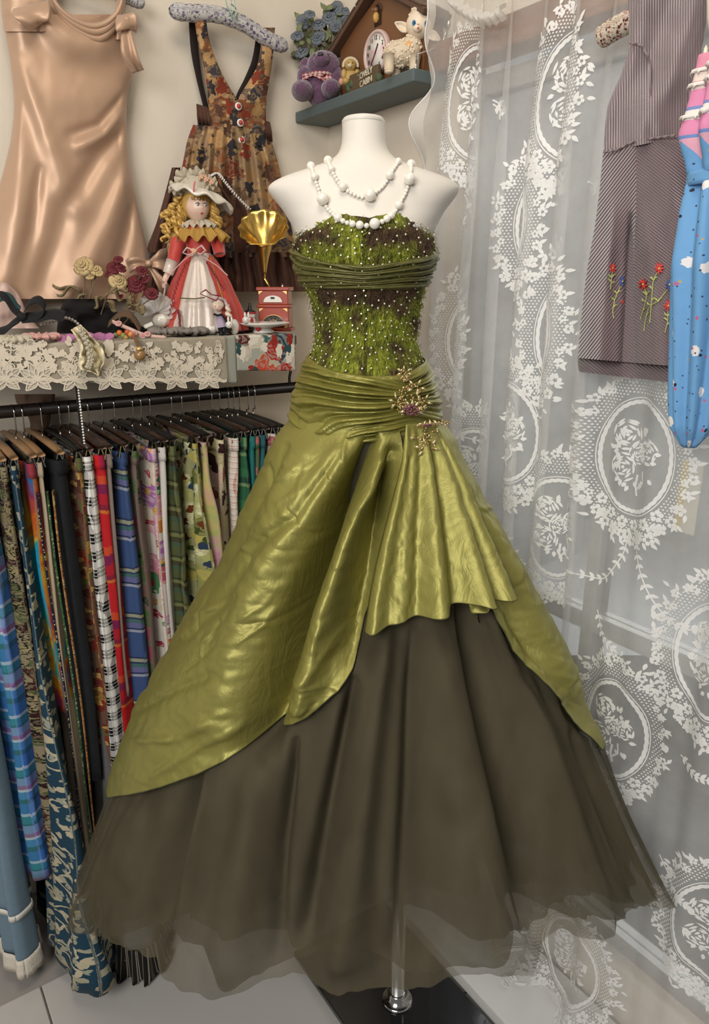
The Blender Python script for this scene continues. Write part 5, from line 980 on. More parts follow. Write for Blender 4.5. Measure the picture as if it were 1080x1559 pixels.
def skirt(label, x, yh, xb, mat, kind, hl, w0=.011, w1=.016, folds=5, seed=0, band=True, dip=0., extra=None, half=None, cat='skirt', name='hanging_skirt', fx=.8, wx=.6):
    """x: where its near edge meets the clips in the picture, yh / xb: near corner of its hem"""
    half = half or HL-.015; zt = ZR-TOPD; on = OR+half
    g = np.linspace(600, 760, 161); aa, hh = LWA(np.full(161, float(x)), g, on); k = int(np.argmin(np.abs(hh-zt))); a = float(aa[k])
    # hem: section plane a = const, find its offset and height from the hem pixel
    r = ray(float(xb), float(yh)); s = (a-(CAM-CORNER)@LD)/(r@LD); P = CAM+r*s; ob_ = float((P-CORNER)@RD); zh = float(P[2])
    ob_ = min(max(ob_, on-.02), on+.16); sc_ = (ob_-(CAM-CORNER)@RD)/(r@RD); zh = max(float((CAM+r*sc_)[2]), .06)
    root = thing(name, label, cat, la(a, zh, OR)); n = 72; ph = np.arange(n)*2*PI/n; ny = 34; t = np.linspace(0, 1, ny)[:, None]
    hb = half+(ob_-on)*t**fx; bk = half+.02*t; W = w0+(w1-w0)*t**wx
    cosp, sinp = np.cos(ph)[None], np.sin(ph)[None]
    oo = OR+np.where(cosp > 0, hb, bk)*np.sign(cosp)*np.abs(cosp)**.75
    da = W*np.sign(sinp)*np.abs(sinp)**.8*(1+.0*t)+ .007*np.clip(t*3, .25, 1)*np.sin((oo-OR)*folds*22+seed*1.3+1.2*vnoise(t*2, oo*12, seed))+.004*t*vnoise(oo*40, t*5, seed+3)
    z = zt+(zh-zt)*t+.010*t*np.sin((oo-OR)*30+seed)+dip*t*(oo-OR)
    zz = zt+(zh-zt)*t*np.ones_like(cosp)+.006*t*np.sin((oo-OR)*40+seed)+dip*t*(oo-OR)/.2
    P = la(a+da, zz, oo) if False else CORNER+(a+da)[..., None]*LD+oo[..., None]*RD+zz[..., None]*ZD
    uv = np.stack([.5*oo*np.ones_like(t)+np.where(sinp > 0, 0, .45), (zt-zz)], -1)
    MB().grid(P, uv, True).build('skirt_body', mat, root, solid=.001)
    if band:
        tb = np.linspace(0, 1, 4)[:, None]; ob2 = OR+half*1.0*np.sign(cosp)*np.abs(cosp)**.75; da2 = (w0+.003)*np.sign(sinp)*np.abs(sinp)**.8+.003*np.sin((ob2-OR)*folds*22+seed*1.3); zb_ = zt+.006-.03*tb
        P = CORNER+(a+da2+0*tb)[..., None]*LD+(ob2+.002+0*tb)[..., None]*RD+(zb_+0*da2)[..., None]*ZD; MB().grid(P, np.stack([ob2+0*tb, .0+zt-zb_+0*ob2], -1), True).build('waistband', mat, root, solid=.001)
    put_hanger(kind, a, hl)
    if extra: extra(root, a, zt, zh, on, ob_)
    return root
_prints = prints
def prints(n_, b_, l_, **kw): return _prints(n_, b_, [(sc*1.6, r, c, kd) for sc, r, c, kd in l_], **kw)
denim = fabric('pale_denim', (.20, .29, .36), (.15, .23, .30), 60); 
def ex_denim(root, a, zt, zh, on, ob_):
    def rng(z, out, n=80):
        t = (zt-z)/(zt-zh); ph = np.linspace(0, 2*PI, n); c, s_ = np.cos(ph), np.sin(ph); o = OR+np.where(c > 0, HL-.015+(ob_-on)*t**.8+out, HL)*np.sign(c)*np.abs(c)**.75; w = (.011+.024*t**.6+out)*np.sign(s_)*np.abs(s_)**.8
        return CORNER+(a+w+.007*np.sin((o-OR)*110))[:, None]*LD+o[:, None]*RD+z*ZD
    MB().grid(np.array([rng(zh+.165, .004), rng(zh+.150, .005)])).build('white_tape', M('white_tape', (.62, .60, .55), .8), root, solid=.001)
    G = [rng(zh+.03-.012*q, .004+.001*q) for q in range(5)]; G[-1] = G[-1]+np.outer(.004*np.abs(np.sin(np.arange(80)*.9)), -ZD); MB().grid(np.array(G)).build('lace_hem', M('cream_crochet', (.70, .64, .54), .9, bump=(300, .8)), root, solid=.002)
bl_plaid = plaid('blue_madras', [(0, '2f62b0'), (.18, '7a9fd8'), (.26, 'e8ecf2'), (.32, '3f86c4'), (.55, '3a7d86'), (.72, '8fb0e0'), (.86, 'dfe6ee'), (.9, '2f62b0')], [(0, '3b74c8'), (.22, 'cfdcec'), (.28, '2f8a9a'), (.42, '2a6068'), (.46, '93a6d8'), (.62, 'b05a90'), (.70, 'e4e8ee'), (.75, '4f8fd0'), (.9, '285a60')], .10, .13)
khaki = prints('khaki_scarf_print', (.28, .23, .14), [(14, .5, ['3a1518', '4a2a20', '8a7f5a'], 'flower'), (24, .35, ['54603a', '2a1214', 'a09468'], 'flower'), (34, .3, ['1d120f'], 'ring')])
def ex_fringe(root, a, zt, zh, on, ob_):
    rs_ = np.random.RandomState(8); m = MB()
    for k in range(90):
        o = rs_.uniform(OR-.05, ob_+.004); s_ = rs_.choice([-1, 1])*rs_.uniform(.008, .018); L = rs_.uniform(.05, .085); p = la(a+s_, zh+.012, o); m.tube([p, p+[rs_.uniform(-.004, .004), 0, -L*.6], p+[rs_.uniform(-.01, .01), rs_.uniform(-.006, .006), -L]], [.0022, .0018, .0006], 5)
    m.build('fringe', M('khaki_fringe', (.48, .40, .27), .9, var=(60, (.34, .24, .18), .8)), root, kind='stuff')
batik = prints('navy_batik', (.012, .05, .085), [(7, .2, ['c2b79a'], 'ring'), (20, .22, ['bdb397', 'a9a48c'], 'dot'), (34, .2, ['9fa08e'], 'leaf')])
tied = dyed('rainbow_tie_dye', [(.1, '124a7a'), (.28, '1592b8'), (.42, '2f8f86'), (.52, 'c79a1e'), (.62, 'b4471c'), (.74, '7c2a55'), (.9, '1a6aa0')], 10, 4)
beige = fabric('natural_linen', (.50, .41, .29), (.40, .32, .22))
def ex_beige(root, a, zt, zh, on, ob_):
    for k, (cc, off) in enumerate((('3f6b45', .004), ('b07a45', .011), ('1c2344', -.008))):
        t = np.linspace(.05, 1, 40); m = MB(); c = np.array([la(a-off*1.6+.003*math.sin(v*9), zt+(zh-zt)*v, on+(ob_-on)*v**.8+.003-abs(off)*.4) for v in t]); m.tube(c, .0034, 8, flat=.6); m.build('border_tape', prints('tape_'+cc, cc, [(140, .3, ['c8c29a', '20202a'], 'dot')]), root)
black_c = fabric('black_crinkle', (.008, .009, .011), (.02, .022, .026), 40)
brownf = prints('rust_floral', (.16, .08, .05), [(20, .5, ['8a2a1a', 'a5793a', '4a1a14', '5f6a3a'], 'flower'), (34, .34, ['c9a25a', '701f18'], 'flower')])
bwp = plaid('black_white_check', [(0, 'efece6'), (.25, '060608'), (.40, 'e9e6df'), (.46, '060608'), (.66, 'e8e5de'), (.72, '060608'), (.86, 'efece6')], [(0, 'f4f1ec'), (.30, '060608'), (.42, 'e9e6df'), (.48, '060608'), (.66, 'dedbd4'), (.72, '060608'), (.84, 'f4f1ec')], .026, .04)
redp = plaid('red_madras', [(0, 'c01c1c'), (.35, '2a1c5a'), (.5, 'e0641c'), (.62, 'a01c30'), (.85, '40205a')], [(0, 'd8201c'), (.3, 'e8632a'), (.42, '3a1e60'), (.56, 'b82030'), (.72, '5a2040'), (.80, 'e8942a'), (.84, 'd8201c')], .10, .16)
taupe = fabric('dusty_taupe', (.28, .21, .185), (.22, .165, .145))
blst = plaid('blue_stripe_check', [(0, '3c4f7c'), (.5, '49608c'), (.8, '2a3350'), (.86, '3c4f7c')], [(0, '3d5584'), (.34, '101218'), (.38, 'c9c48a'), (.45, '16181e'), (.49, '4f7d4f'), (.57, '8078a8'), (.68, '12141a'), (.72, 'c8cad0'), (.78, '3d5584')], .07, .115)
pgf = prints('pink_green_dark_floral', (.18, .13, .11), [(16, .5, ['9a4560', '4a6a3a', '7a5a50', '2a3a24'], 'flower')])
rosew = prints('rose_print_white', (.72, .67, .60), [(11, .56, ['d08aa0', 'c05c72', 'e0a8b8', 'd8c8b0', 'b070b0'], 'flower'), (15, .36, ['3f7a4a', '4f8a58', '2f5f40', 'c87a30'], 'leaf'), (24, .3, ['b03850', '78a070', 'd09a40'], 'flower')])
whitec = fabric('white_cotton', (.72, .68, .64), (.60, .56, .52)); gbp = plaid('green_brown_check', [(0, '4a5230'), (.4, '2a2f22'), (.5, '7a7a48'), (.75, '2c4440')], [(0, '565c38'), (.35, '2a2c20'), (.45, '8a8a58'), (.6, '3a2a20'), (.8, '3f5a4c')], .05, .06)
olf = prints('olive_daisy_patchwork', (.33, .33, .16), [(10, .6, ['8f9050', '6f7034', 'a8a868'], 'flower'), (20, .42, ['d8d4a8', 'c8c89a', 'b8a850'], 'flower'), (38, .28, ['6a3018', '3a4a20', '2a3a50'], 'leaf')])
pkt = dyed('pastel_tie_dye', [(.1, 'c08aa0'), (.35, 'c8b078'), (.5, 'a8b068'), (.65, 'c89aa0'), (.85, 'a06a80')], 12, 6); crp = prints('cream_patchwork', (.58, .52, .34), [(14, .55, ['c8bc8a', 'b0a078', 'c8a8a0'], 'flower'), (22, .3, ['3a1a1c', '8a4a3a'], 'leaf')])
ging = plaid('red_gingham', [(0, 'e0d8cc'), (.4, 'b84a40'), (.55, 'e4dcd0'), (.75, '7a9a80'), (.82, 'e0d8cc')], [(0, 'e6ded2'), (.4, 'b84a40'), (.55, 'e4dcd0'), (.8, 'c88a60'), (.86, 'e0d8cc')], .014, .014)
grp_ = plaid('green_check', [(0, '2f6a48'), (.5, '1f3f34'), (.7, '8aa070')], [(0, '3a7a50'), (.3, '22303a'), (.5, '9ab078'), (.6, '2a5a40')], .05, .08); teal = fabric('teal_crinkle', (.02, .22, .20), (.015, .15, .15), 90); grf = prints('green_red_floral', (.08, .14, .07), [(24, .42, ['a82c30', '4a7a3a', 'c86a6a'], 'flower')]); tlb = fabric('petrol_cotton', (.03, .15, .17)); pwf = prints('pink_white_floral', (.66, .56, .50), [(22, .46, ['c0506a', 'd89aa0', 'a03848', '7a8a5a'], 'flower')]); must = fabric('mustard_cotton', (.30, .17, .05)); grey = fabric('grey_chambray', (.10, .10, .10), (.17, .17, .17), 120)
stripe = plaid('black_cream_stripe', [(0, '1a1815'), (.22, 'cfc6b0'), (.28, '1a1815'), (.36, 'cfc6b0'), (.42, '1c1a17'), (.75, 'b8ae98'), (.8, '1a1815')], [(0, '1a1815'), (.5, '2a2722')], .028, .2)
def ex_ruffle(root, a, zt, zh, on, ob_):
    n = 240; ph = np.arange(n)*2*PI/n; cosp, sinp = np.cos(ph), np.sin(ph); G = []; U = []
    hb = ob_-OR
    for t in np.linspace(0, 1, 12):
        rip = .008*t*np.sin(ph*22)+.004*t*np.sin(ph*9+1); o = OR+np.where(cosp > 0, hb+.02*t, .13)*np.sign(cosp)*np.abs(cosp)**.75+rip; da = (.078+.02*t)*np.sign(sinp)*np.abs(sinp)**.8+rip
        G.append(CORNER+(a+da)[:, None]*LD+o[:, None]*RD+(zh+.03-.125*t+.004*np.sin(ph*11)*t)[:, None]*ZD); U.append(np.stack([ph*.11, np.full(n, .02*t)], 1))
    for q in G: q[:, 2] = np.maximum(q[:, 2], .012)
    m = MB().grid(np.array(G), np.array(U), True); m.build('striped_ruffle', stripe, root, solid=.001)
SKIRTS = [
 ('pale denim skirt with crochet lace hem at the far left of the rack', -86, 1520, 22, denim, 1, 'pale wooden hanger holding the pale denim skirt', dict(extra=ex_denim, w1=.035)),
 ('bright blue and teal madras plaid skirt on the rack', -26, 1338, 64, bl_plaid, 1, 'pale wooden hanger holding the blue madras skirt', dict(w1=.035)),
 ('khaki and maroon printed wrap with long fringe on the rack', 4, 1392, 74, khaki, 1, 'pale wooden hanger holding the fringed khaki wrap', dict(extra=ex_fringe)),
 ('long navy batik skirt with cream paisley rings on the rack', 22, 1525, 160, batik, 1, 'pale wooden hanger holding the navy batik skirt', dict(w1=.062, folds=3, wx=3., fx=2.2)),
 ('rainbow tie-dyed skirt in turquoise, orange and red on the rack', 50, 1090, 92, tied, 1, 'pale wooden hanger holding the tie-dyed skirt', dict(w1=.026, w0=.014)),
 ('natural linen wrap skirt with green and orange border tapes on the rack', 63, 1372, 122, beige, 1, 'pale wooden hanger holding the natural linen skirt', dict(extra=ex_beige, w0=.006, w1=.012)),
 ('black crinkled skirt on the rack', 92, 1190, 136, black_c, 1, 'pale wooden hanger holding the black skirt', dict(w0=.02, w1=.024, folds=8)),
 ('long grey skirt with black and cream striped ruffle hem near the floor', 113, 1508, 232, grey, 2, 'black hanger holding the grey ruffled skirt', dict(extra=ex_ruffle, w1=.075, fx=5., wx=4., half=.10)),
 ('rust brown floral skirt behind the black and white check on the rack', 121, 1180, 152, brownf, 0, 'dark wooden hanger holding the rust floral skirt', {}),
 ('black and white checked skirt on the rack', 136, 1250, 196, bwp, 0, 'dark wooden hanger holding the black and white check skirt', dict(w1=.034, w0=.018)),
 ('red, orange and purple madras plaid skirt on the rack', 155, 1186, 192, redp, 0, 'dark wooden hanger holding the red madras skirt', dict(w0=.016, w1=.03)),
 ('plain dusty taupe skirt beside the red madras on the rack', 166, 1060, 196, taupe, 0, 'dark wooden hanger holding the taupe skirt', dict(w0=.008, w1=.01)),
 ('blue check skirt with yellow and green stripes on the rack', 188, 1142, 226, blst, 0, 'dark wooden hanger holding the blue check skirt', dict(w1=.026)),
 ('dark pink and green floral skirt between blue check and rose print', 207, 1100, 236, pgf, 0, 'dark wooden hanger holding the dark floral skirt', {}),
 ('white skirt printed with pink roses and green leaves on the rack', 236, 1090, 254, rosew, 2, 'black hanger holding the rose print skirt', dict(w1=.026, w0=.014)),
 ('plain white cotton skirt on the rack', 249, 1035, 272, whitec, 0, 'dark wooden hanger holding the white cotton skirt', dict(w1=.018)),
 ('green and brown check skirt right of the white cotton one', 263, 990, 288, gbp, 2, 'black hanger holding the green and brown check skirt', {}),
 ('olive skirt with pale daisy patchwork print on the rack', 297, 950, 330, olf, 0, 'dark wooden hanger holding the olive daisy skirt', dict(w1=.024)),
 ('pink and yellow pastel tie-dye skirt on the rack', 313, 920, 342, pkt, 2, 'black hanger holding the pastel tie-dye skirt', {}),
 ('cream patchwork skirt left of the red gingham on the rack', 340, 900, 349, crp, 0, 'dark wooden hanger holding the cream patchwork skirt', {}),
 ('red and white gingham skirt on the rack', 360, 880, 368, ging, 2, 'black hanger holding the red gingham skirt', dict(w1=.018)),
 ('dark green check skirt right of the red gingham', 372, 860, 380, grp_, 0, 'dark wooden hanger holding the green check skirt', {}),
 ('bright teal crinkled skirt on the rack', 386, 860, 392, teal, 2, 'black hanger holding the teal crinkled skirt', {}),
 ('green floral skirt with red blooms next to the teal one', 394, 850, 399, grf, 2, 'black hanger holding the green floral skirt', {}),
 ('petrol blue skirt close to the gown on the rack', 403, 850, 408, tlb, 0, 'dark wooden hanger holding the petrol skirt', {}),
 ('pink and white floral skirt nearest the gown\'s hip', 417, 840, 422, pwf, 2, 'black hanger holding the pink and white floral skirt', {}),
 ('mustard skirt last on the rack beside the gown', 427, 840, 432, must, 2, 'black hanger holding the mustard skirt', {}),
]
for k, (lab, x, yh, xb, mat, kd, hl, kw) in enumerate(SKIRTS): skirt(lab, x, yh, xb, mat, kd, hl, seed=k, **kw)
# bead chain, brown cloth behind the hooks
BCH = thing('bead_chain', 'black cord strung with tiny white pearls hanging from the lace', 'necklace', LW(129., 690., OC-.0)); q_ = lambda x, y, d=0.: LW(float(x), float(y), OC+.004+d)
MB().tube([q_(117, 585), q_(119, 610), q_(124, 655), q_(129, 690)], .0035, 8).build('cord', bkm, BCH); first = None
for k in range(24):
    t = k/23; c = q_(119+11*t, 590+98*t, .004); mt = Matrix.Translation(Vector(c-BASE[BCH.name])) @ Matrix.Diagonal((.0024,)*3+(1,))
    if first is None: first = MB().ball(BASE[BCH.name], 1., 8).build('bead', pearl, BCH); first.matrix_local = mt
    else: share(first, 'bead', BCH, mt)
BS = thing('suede_scarf', 'brown suede scarf hanging behind the hanger hooks at the left', 'scarf', LW(60., 690., .06)); wallcloth([(600, 22, 84, 0), (615, 26, 82, 0), (630, 40, 78, 0), (650, 46, 74, 0), (680, 34, 60, 0), (700, 28, 50, 0)], .05, .02, 20, 20, lambda X, Y, s: .006*vnoise(X/9, Y/9, 2), name='folded_suede', mat=fabric('scarf_suede', (.22, .14, .10), (.15, .09, .06)), parent=BS)
# ================================================================ corner shelf with toys
zsb = float(RW(500., 195., 0.)[2]); dS = float(LWA(450., 178., 0.)[0]); aE = float(RWA(630., 115., dS)[0])
ptm = M('slate_green_paint', (.105, .135, .135), .55, var=(14, (.085, .11, .11), .7), bump=(40, .08)); SHT = .026; ZS = zsb+SHT
CSH = thing('corner_shelf', 'slate green wooden corner shelf above the mannequin holding toys', 'shelf', ra(aE/2, zsb, dS/2))
MB().box(ra(aE/2+.002, zsb+SHT/2, dS/2+.002), (aE, dS, SHT), (RD, LD, ZD)).build('plank', ptm, CSH, smooth=False, bevel=.003)
m = MB(); zz = ZS+.012
p = [ra(aE-.012, ZS, dS-.02), ra(aE-.012, ZS+.03, dS-.02), ra(aE-.012, ZS+.055, .02), ra(aE-.012, ZS+.09, .004)]; m.tube(p, .0022, 8); m.tube([ra(aE-.03, ZS, dS-.03), ra(aE-.03, ZS+.03, dS-.03), ra(aE-.012, ZS+.032, dS-.022)], .0022, 8); m.lathe([(.009, 0), (.009, .003), (.004, .006)], ra(aE-.012, ZS+.1, .002), 14, LD); m.build('wire_bracket', steel, CSH)
def shelf_pt(x, o, h):   # point above the shelf: picture column x, o from the right wall, h above the shelf
    ys_ = np.linspace(0, 200, 201); P = RW(np.full(201, float(x)), ys_, o); k = int(np.argmin(np.abs(P[:, 2]-(ZS+h)))); p = P[k].copy(); p[2] = ZS+h; return p
# ---------------------------------------------------------------- cuckoo clock
oc = .055; A_ = lambda x, y, o=oc: RWA(float(x), float(y), o)
CK = thing('cuckoo_clock', 'wooden chalet cuckoo clock with oval-looking pink dial on the corner shelf', 'clock', ra(float(A_(575, 60)[0]), ZS, oc-.02))
ckw = M('clock_walnut', (.19, .085, .035), .4, var=(9, (.12, .05, .02), .8)); ckr = M('clock_roof_wood', (.085, .045, .028), .5, var=(12, (.12, .065, .04), .7)); pinkp = M('pale_pink_plastic', (.62, .46, .42), .4); facem = NB('clock_dial')
u = facem.obj(); nz = facem.noise(26, 3, u); dial_m = facem.done(facem.bsdf(facem.ramp(nz, [(.5, (.74, .70, .64)), (.66, (.70, .42, .46)), (.78, (.62, .28, .36))]), .4))
ap, el, er = A_(578, -22), A_(512, 84), A_(655, 40); aap, hap = float(ap[0]), float(ap[1]); ael, hel = float(el[0]), float(el[1]); aer = aap+(aap-ael); her = hel
wl_, wr_ = ael+.018, aer-.018; hw_ = hel+.012
def house(o): return [ra(wl_, ZS+.001, o), ra(wr_, ZS+.001, o), ra(wr_, hw_, o), ra(aap, hap-.016, o), ra(wl_, hw_, o)]
MB().poly(house(oc), .075, -LD).build('chalet_body', ckw, CK, smooth=False, bevel=.0015)
for s0, s1 in (((ael, hel), (aap, hap)), ((aer, her), (aap, hap))):
    d = np.array([s1[0]-s0[0], s1[1]-s0[1]]); L = np.linalg.norm(d); d /= L; ax = (RD*d[0]+ZD*d[1], LD, np.cross(RD*d[0]+ZD*d[1], LD)); c = ra((s0[0]+s1[0])/2, (s0[1]+s1[1])/2, oc-.030); MB().box(c, (L+.012, .105, .012), ax).build('roof_slope', ckr, CK, smooth=False, bevel=.002)
    for k in range(3):
        MB().box(c+ax[0]*(k-1)*L/3.1+ax[2]*.007*np.sign(ax[2][2]), (L/3.3, .108, .004), ax).build('roof_board', ckr, CK, smooth=False, bevel=.001)
ad, hd_ = (float(v) for v in A_(571, 80, oc+.012)); rd_ = .040
for r0_, r1_, dep_, nm, mt in ((rd_*1.16, rd_*.98, .012, 'dial_rim', pinkp),):
    MB().lathe([(r0_*.96, -.008), (r0_, .0), (r0_, .006), (r0_*.96, .009), (r1_, .008), (r1_*.98, .003)], ra(ad, hd_, oc+.004), 48, LD).build(nm, mt, CK)
DIAL = MB().lathe([(rd_*.98, 0), (rd_*.98, .0015), (.001, .002)], ra(ad, hd_, oc+.0075), 48, LD).build('dial', dial_m, CK)
inkm = M('clock_ink', (.03, .025, .025), .5)
def text_part(s, P, right, up, size, mat, parent, name, ext=.0004, shear=0.):
    cu = bpy.data.curves.new(name, 'FONT'); cu.body = s; cu.size = size; cu.extrude = ext; cu.align_x = 'CENTER'; cu.align_y = 'CENTER'; cu.shear = shear
    o = bpy.data.objects.new(name, cu); COL.objects.link(o); dg = bpy.context.evaluated_depsgraph_get(); me = bpy.data.meshes.new_from_object(o.evaluated_get(dg)); bpy.data.objects.remove(o)
    me.materials.clear(); me.materials.append(mat); o = bpy.data.objects.new(name, me); COL.objects.link(o); r = Vector(right).normalized(); u_ = Vector(up).normalized(); n = r.cross(u_)
    mt = Matrix((r, u_, n)).transposed().to_4x4(); mt.translation = Vector(np.asarray(P)-BASE[parent.name]); o.parent = parent; o.matrix_local = mt; BASE[o.name] = BASE[parent.name]; return o
for k in range(1, 13):
    t = PI/2-k*PI/6; text_part(str(k), ra(ad+rd_*.76*math.cos(t), hd_+rd_*.76*math.sin(t), oc+.0102), RD, ZD, .0125, inkm, DIAL, 'numeral')
for an, L, w_ in ((math.radians(58), .021, .0016), (math.radians(232), .029, .0012)):
    c = ra(ad, hd_, oc+.0112); d = RD*math.cos(an)+ZD*math.sin(an); MB().box(c+d*L*.42, (L, w_*2, .0008), (d, np.cross(d, LD), LD)).build('clock_hand', inkm, DIAL, smooth=False)
# bird window
ab_, hb_ = (float(v) for v in A_(574, 22, oc+.004)); arch = [ra(ab_+.0135*math.cos(t), hb_+.006+.014*math.sin(t), oc+.0005) for t in np.linspace(0, PI, 12)]+[ra(ab_-.0135, hb_-.022, oc+.0005), ra(ab_+.0135, hb_-.022, oc+.0005)]
MB().poly(arch, .001, LD).build('bird_doorway', M('doorway_dark', (.03, .012, .008), .8), CK, smooth=False)
MB().tube([ra(ab_+.0145*math.cos(t), hb_+.006+.015*math.sin(t), oc+.002) for t in np.linspace(0, PI, 14)], .0022, 6).build('doorway_trim', ckr, CK)
BIRD = MB().ball(ra(ab_, hb_-.006, oc+.006), (.0075, .0065, .0115), 14).build('bird', M('bird_yellow', (.60, .38, .09), .5, var=(90, (.35, .16, .05), .8)), CK); MB().ball(ra(ab_, hb_+.008, oc+.007), .0062, 12).build('bird_head', M('bird_brown', (.22, .10, .04), .5), BIRD); MB().lathe([(.0018, 0), (.0003, .005)], ra(ab_, hb_+.008, oc+.0125), 8, LD).build('beak', gtrim, BIRD)
# sign with lettering at the foot
as_, hs_ = (float(v) for v in A_(553, 128, oc+.035)); SIGN = MB().box(ra(as_, ZS+.021, oc+.030), (.115, .012, .04), (RD, LD, ZD)).build('name_board', M('board_moss', (.11, .075, .04), .6), CK, smooth=False, bevel=.003)
cre = M('cream_lettering', (.70, .64, .48), .6); tilt = RD*.985+ZD*.12
text_part('LOVELY', ra(as_+.010, ZS+.030, oc+.0368), tilt, ZD, .018, cre, SIGN, 'lettering', .0008); text_part('CABIN', ra(as_+.014, ZS+.013, oc+.0368), tilt, ZD, .018, cre, SIGN, 'lettering', .0008)
mossm = M('moss_green', (.07, .10, .05), .8)
for k, (da_, dz) in enumerate([(-.06, .012), (-.048, .02), (.06, .012), (-.066, .022)]): MB().ball(ra(as_+da_, ZS+dz, oc+.032), (.009, .009, .010), 10).build('moss_tuft', mossm, CK)
# ---------------------------------------------------------------- purple teddy bear
bo = .09; pbr = shelf_pt(488, bo, 0.); Yb = float(pbr[1]); T_ = pxpt(Yb); mb = float((at_Y(501., 100., Yb)-at_Y(500., 100., Yb))[0])
TB_ = thing('teddy_bear', 'purple plush teddy bear with red checked ribbon on the corner shelf', 'teddy bear', pbr); plush = NB('purple_plush'); nz = plush.noise(120, 4, plush.obj()); plush = plush.done(plush.bsdf(plush.mix(nz, (.085, .035, .075), (.17, .08, .15)), .95, 0, plush.bump(nz, .7, .01), .6))
hz0 = ZS
def bear(x, y, rx, ry, rz, d, name, parent=TB_, mat=plush): p = T_(x, y, d); p[2] = max(p[2], hz0+rz*mb*.9); return MB().ball(p, (rx*mb, ry*mb, rz*mb), 22).build(name, mat, parent)
bear(488, 134, 26, 22, 28, 0, 'body'); HB = bear(493, 103, 26, 22, 21, .01, 'head'); bear(491, 99, 12, 12, 9.5, .045, 'muzzle')
for x in (466, 519): bear(x, 99, 9, 5, 10, .0, 'ear')
bear(462, 143, 17, 26, 14, .03, 'leg'); bear(505, 141, 15, 24, 13, .035, 'leg'); bear(464, 122, 11, 12, 18, .015, 'arm'); bear(512, 122, 11, 12, 18, .015, 'arm')
bear(490, 94.5, 4.5, 2.5, 3, .062, 'nose', TB_, blk)
for x in (481, 500): bear(x, 94, 2, 1.5, 2, .052, 'eye', TB_, blk)
rib = plaid('red_gingham_ribbon', [(0, 'a02030'), (.5, 'd8c8c0')], [(0, 'a02030'), (.5, 'd8c8c0')], .008, .008)
m = MB(); t = np.linspace(0, 2*PI, 40); c0 = T_(489, 118, .01); G = np.array([c0+np.stack([22*mb*np.cos(t), 20*mb*np.sin(t), np.full(40, z_)], -1) for z_ in (-.004, .004)]); m.grid(G, np.array([np.stack([t*.03, np.full(40, z_)], -1) for z_ in (0, .008)])); m.build('ribbon', rib, TB_, solid=.001)
for sg in (-1, 1):
    m = MB(); q = T_(478, 121, .042); tt = np.linspace(0, 1, 8)[:, None]; ss = np.linspace(-1, 1, 5)[None]; m.grid(q+np.stack([sg*tt*.026+0*ss, -.004*np.sin(tt*PI)+0*ss, ss*.007*(.3+tt)-.006*tt], -1), np.stack([tt*.02+0*ss, ss*.01+0*tt], -1)); m.build('ribbon_loop', rib, TB_, solid=.001)
bear(501, 129, 7, 2.5, 6, .05, 'heart_patch', TB_, rib)
# ---------------------------------------------------------------- small bear figurine
fo = .075; pf = shelf_pt(534, fo, 0.); Yf = float(pf[1]); U_ = pxpt(Yf); FG = thing('bear_figurine', 'small yellow resin bear figurine in a bonnet before the clock dial', 'figurine', pf); yel = M('resin_ochre', (.50, .34, .11), .5, var=(70, (.36, .22, .07), .8)); crmr = M('resin_cream', (.62, .52, .34), .5)
def fg(x, y, rx, ry, rz, d, nm, mt): MB().ball(U_(x, y, d), (rx*mb, ry*mb, rz*mb), 16).build(nm, mt, FG)
fg(534, 121, 13, 11, 13, 0, 'body', yel); fg(534, 101, 8.5, 8, 8, .006, 'head', yel); fg(533, 103, 3.5, 3, 3, .018, 'muzzle', crmr); fg(527, 127, 6, 8, 5, .015, 'leg', yel); fg(542, 127, 6, 8, 5, .015, 'leg', yel); fg(524, 115, 4.5, 5, 7, .01, 'arm', yel); fg(544, 115, 4.5, 5, 7, .01, 'arm', yel); fg(520, 127, 4, 4, 5, .015, 'pink_apple', M('resin_pink', (.55, .28, .22), .5))
m = MB(); c = U_(534, 101, .002); 
for k in range(16): t = PI*k/15; m.ball(c+[10.5*mb*math.cos(t), 0, 10*mb*math.sin(t)], (2.6*mb, 3*mb, 2.6*mb), 7)
m.build('bonnet', crmr, FG)
for x in (531, 537): fg(x, 99, .9, .8, .9, .0185, 'eye', blk)
# ---------------------------------------------------------------- toy lamb
so = .075; pl = shelf_pt(618, so, 0.); Yl = float(pl[1]); L_ = pxpt(Yl); ml = mb*Yl/Yb; LAMB = thing('toy_lamb', 'vintage cream rubber lamb with blue eyes at the right end of the corner shelf', 'toy', pl)
vinyl = NB('cream_vinyl_wool'); vv = vinyl.n('ShaderNodeTexVoronoi', {'Scale': 150.}).outputs['Distance']; vinyl = vinyl.done(vinyl.bsdf(vinyl.mix(vv, (.72, .62, .47), (.50, .39, .26)), .5, 0, vinyl.bump(vv, -.8, .008))); vin = M('cream_vinyl', (.74, .64, .50), .42, var=(12, (.62, .45, .30), .5))
zl = ZS+.001
def lm(x, y, rx, ry, rz, d, nm, mt, par=None, n=20): p = L_(x, y, d); p[2] = max(p[2], zl+rz*ml*.95); return MB().ball(p, (rx*ml, ry*ml, rz*ml), n).build(nm, mt, par or LAMB)
LBODY = lm(612, 82, 27, 20, 19, .0, 'body', vinyl, n=28); lm(628, 72, 14, 14, 18, .008, 'chest', vinyl)
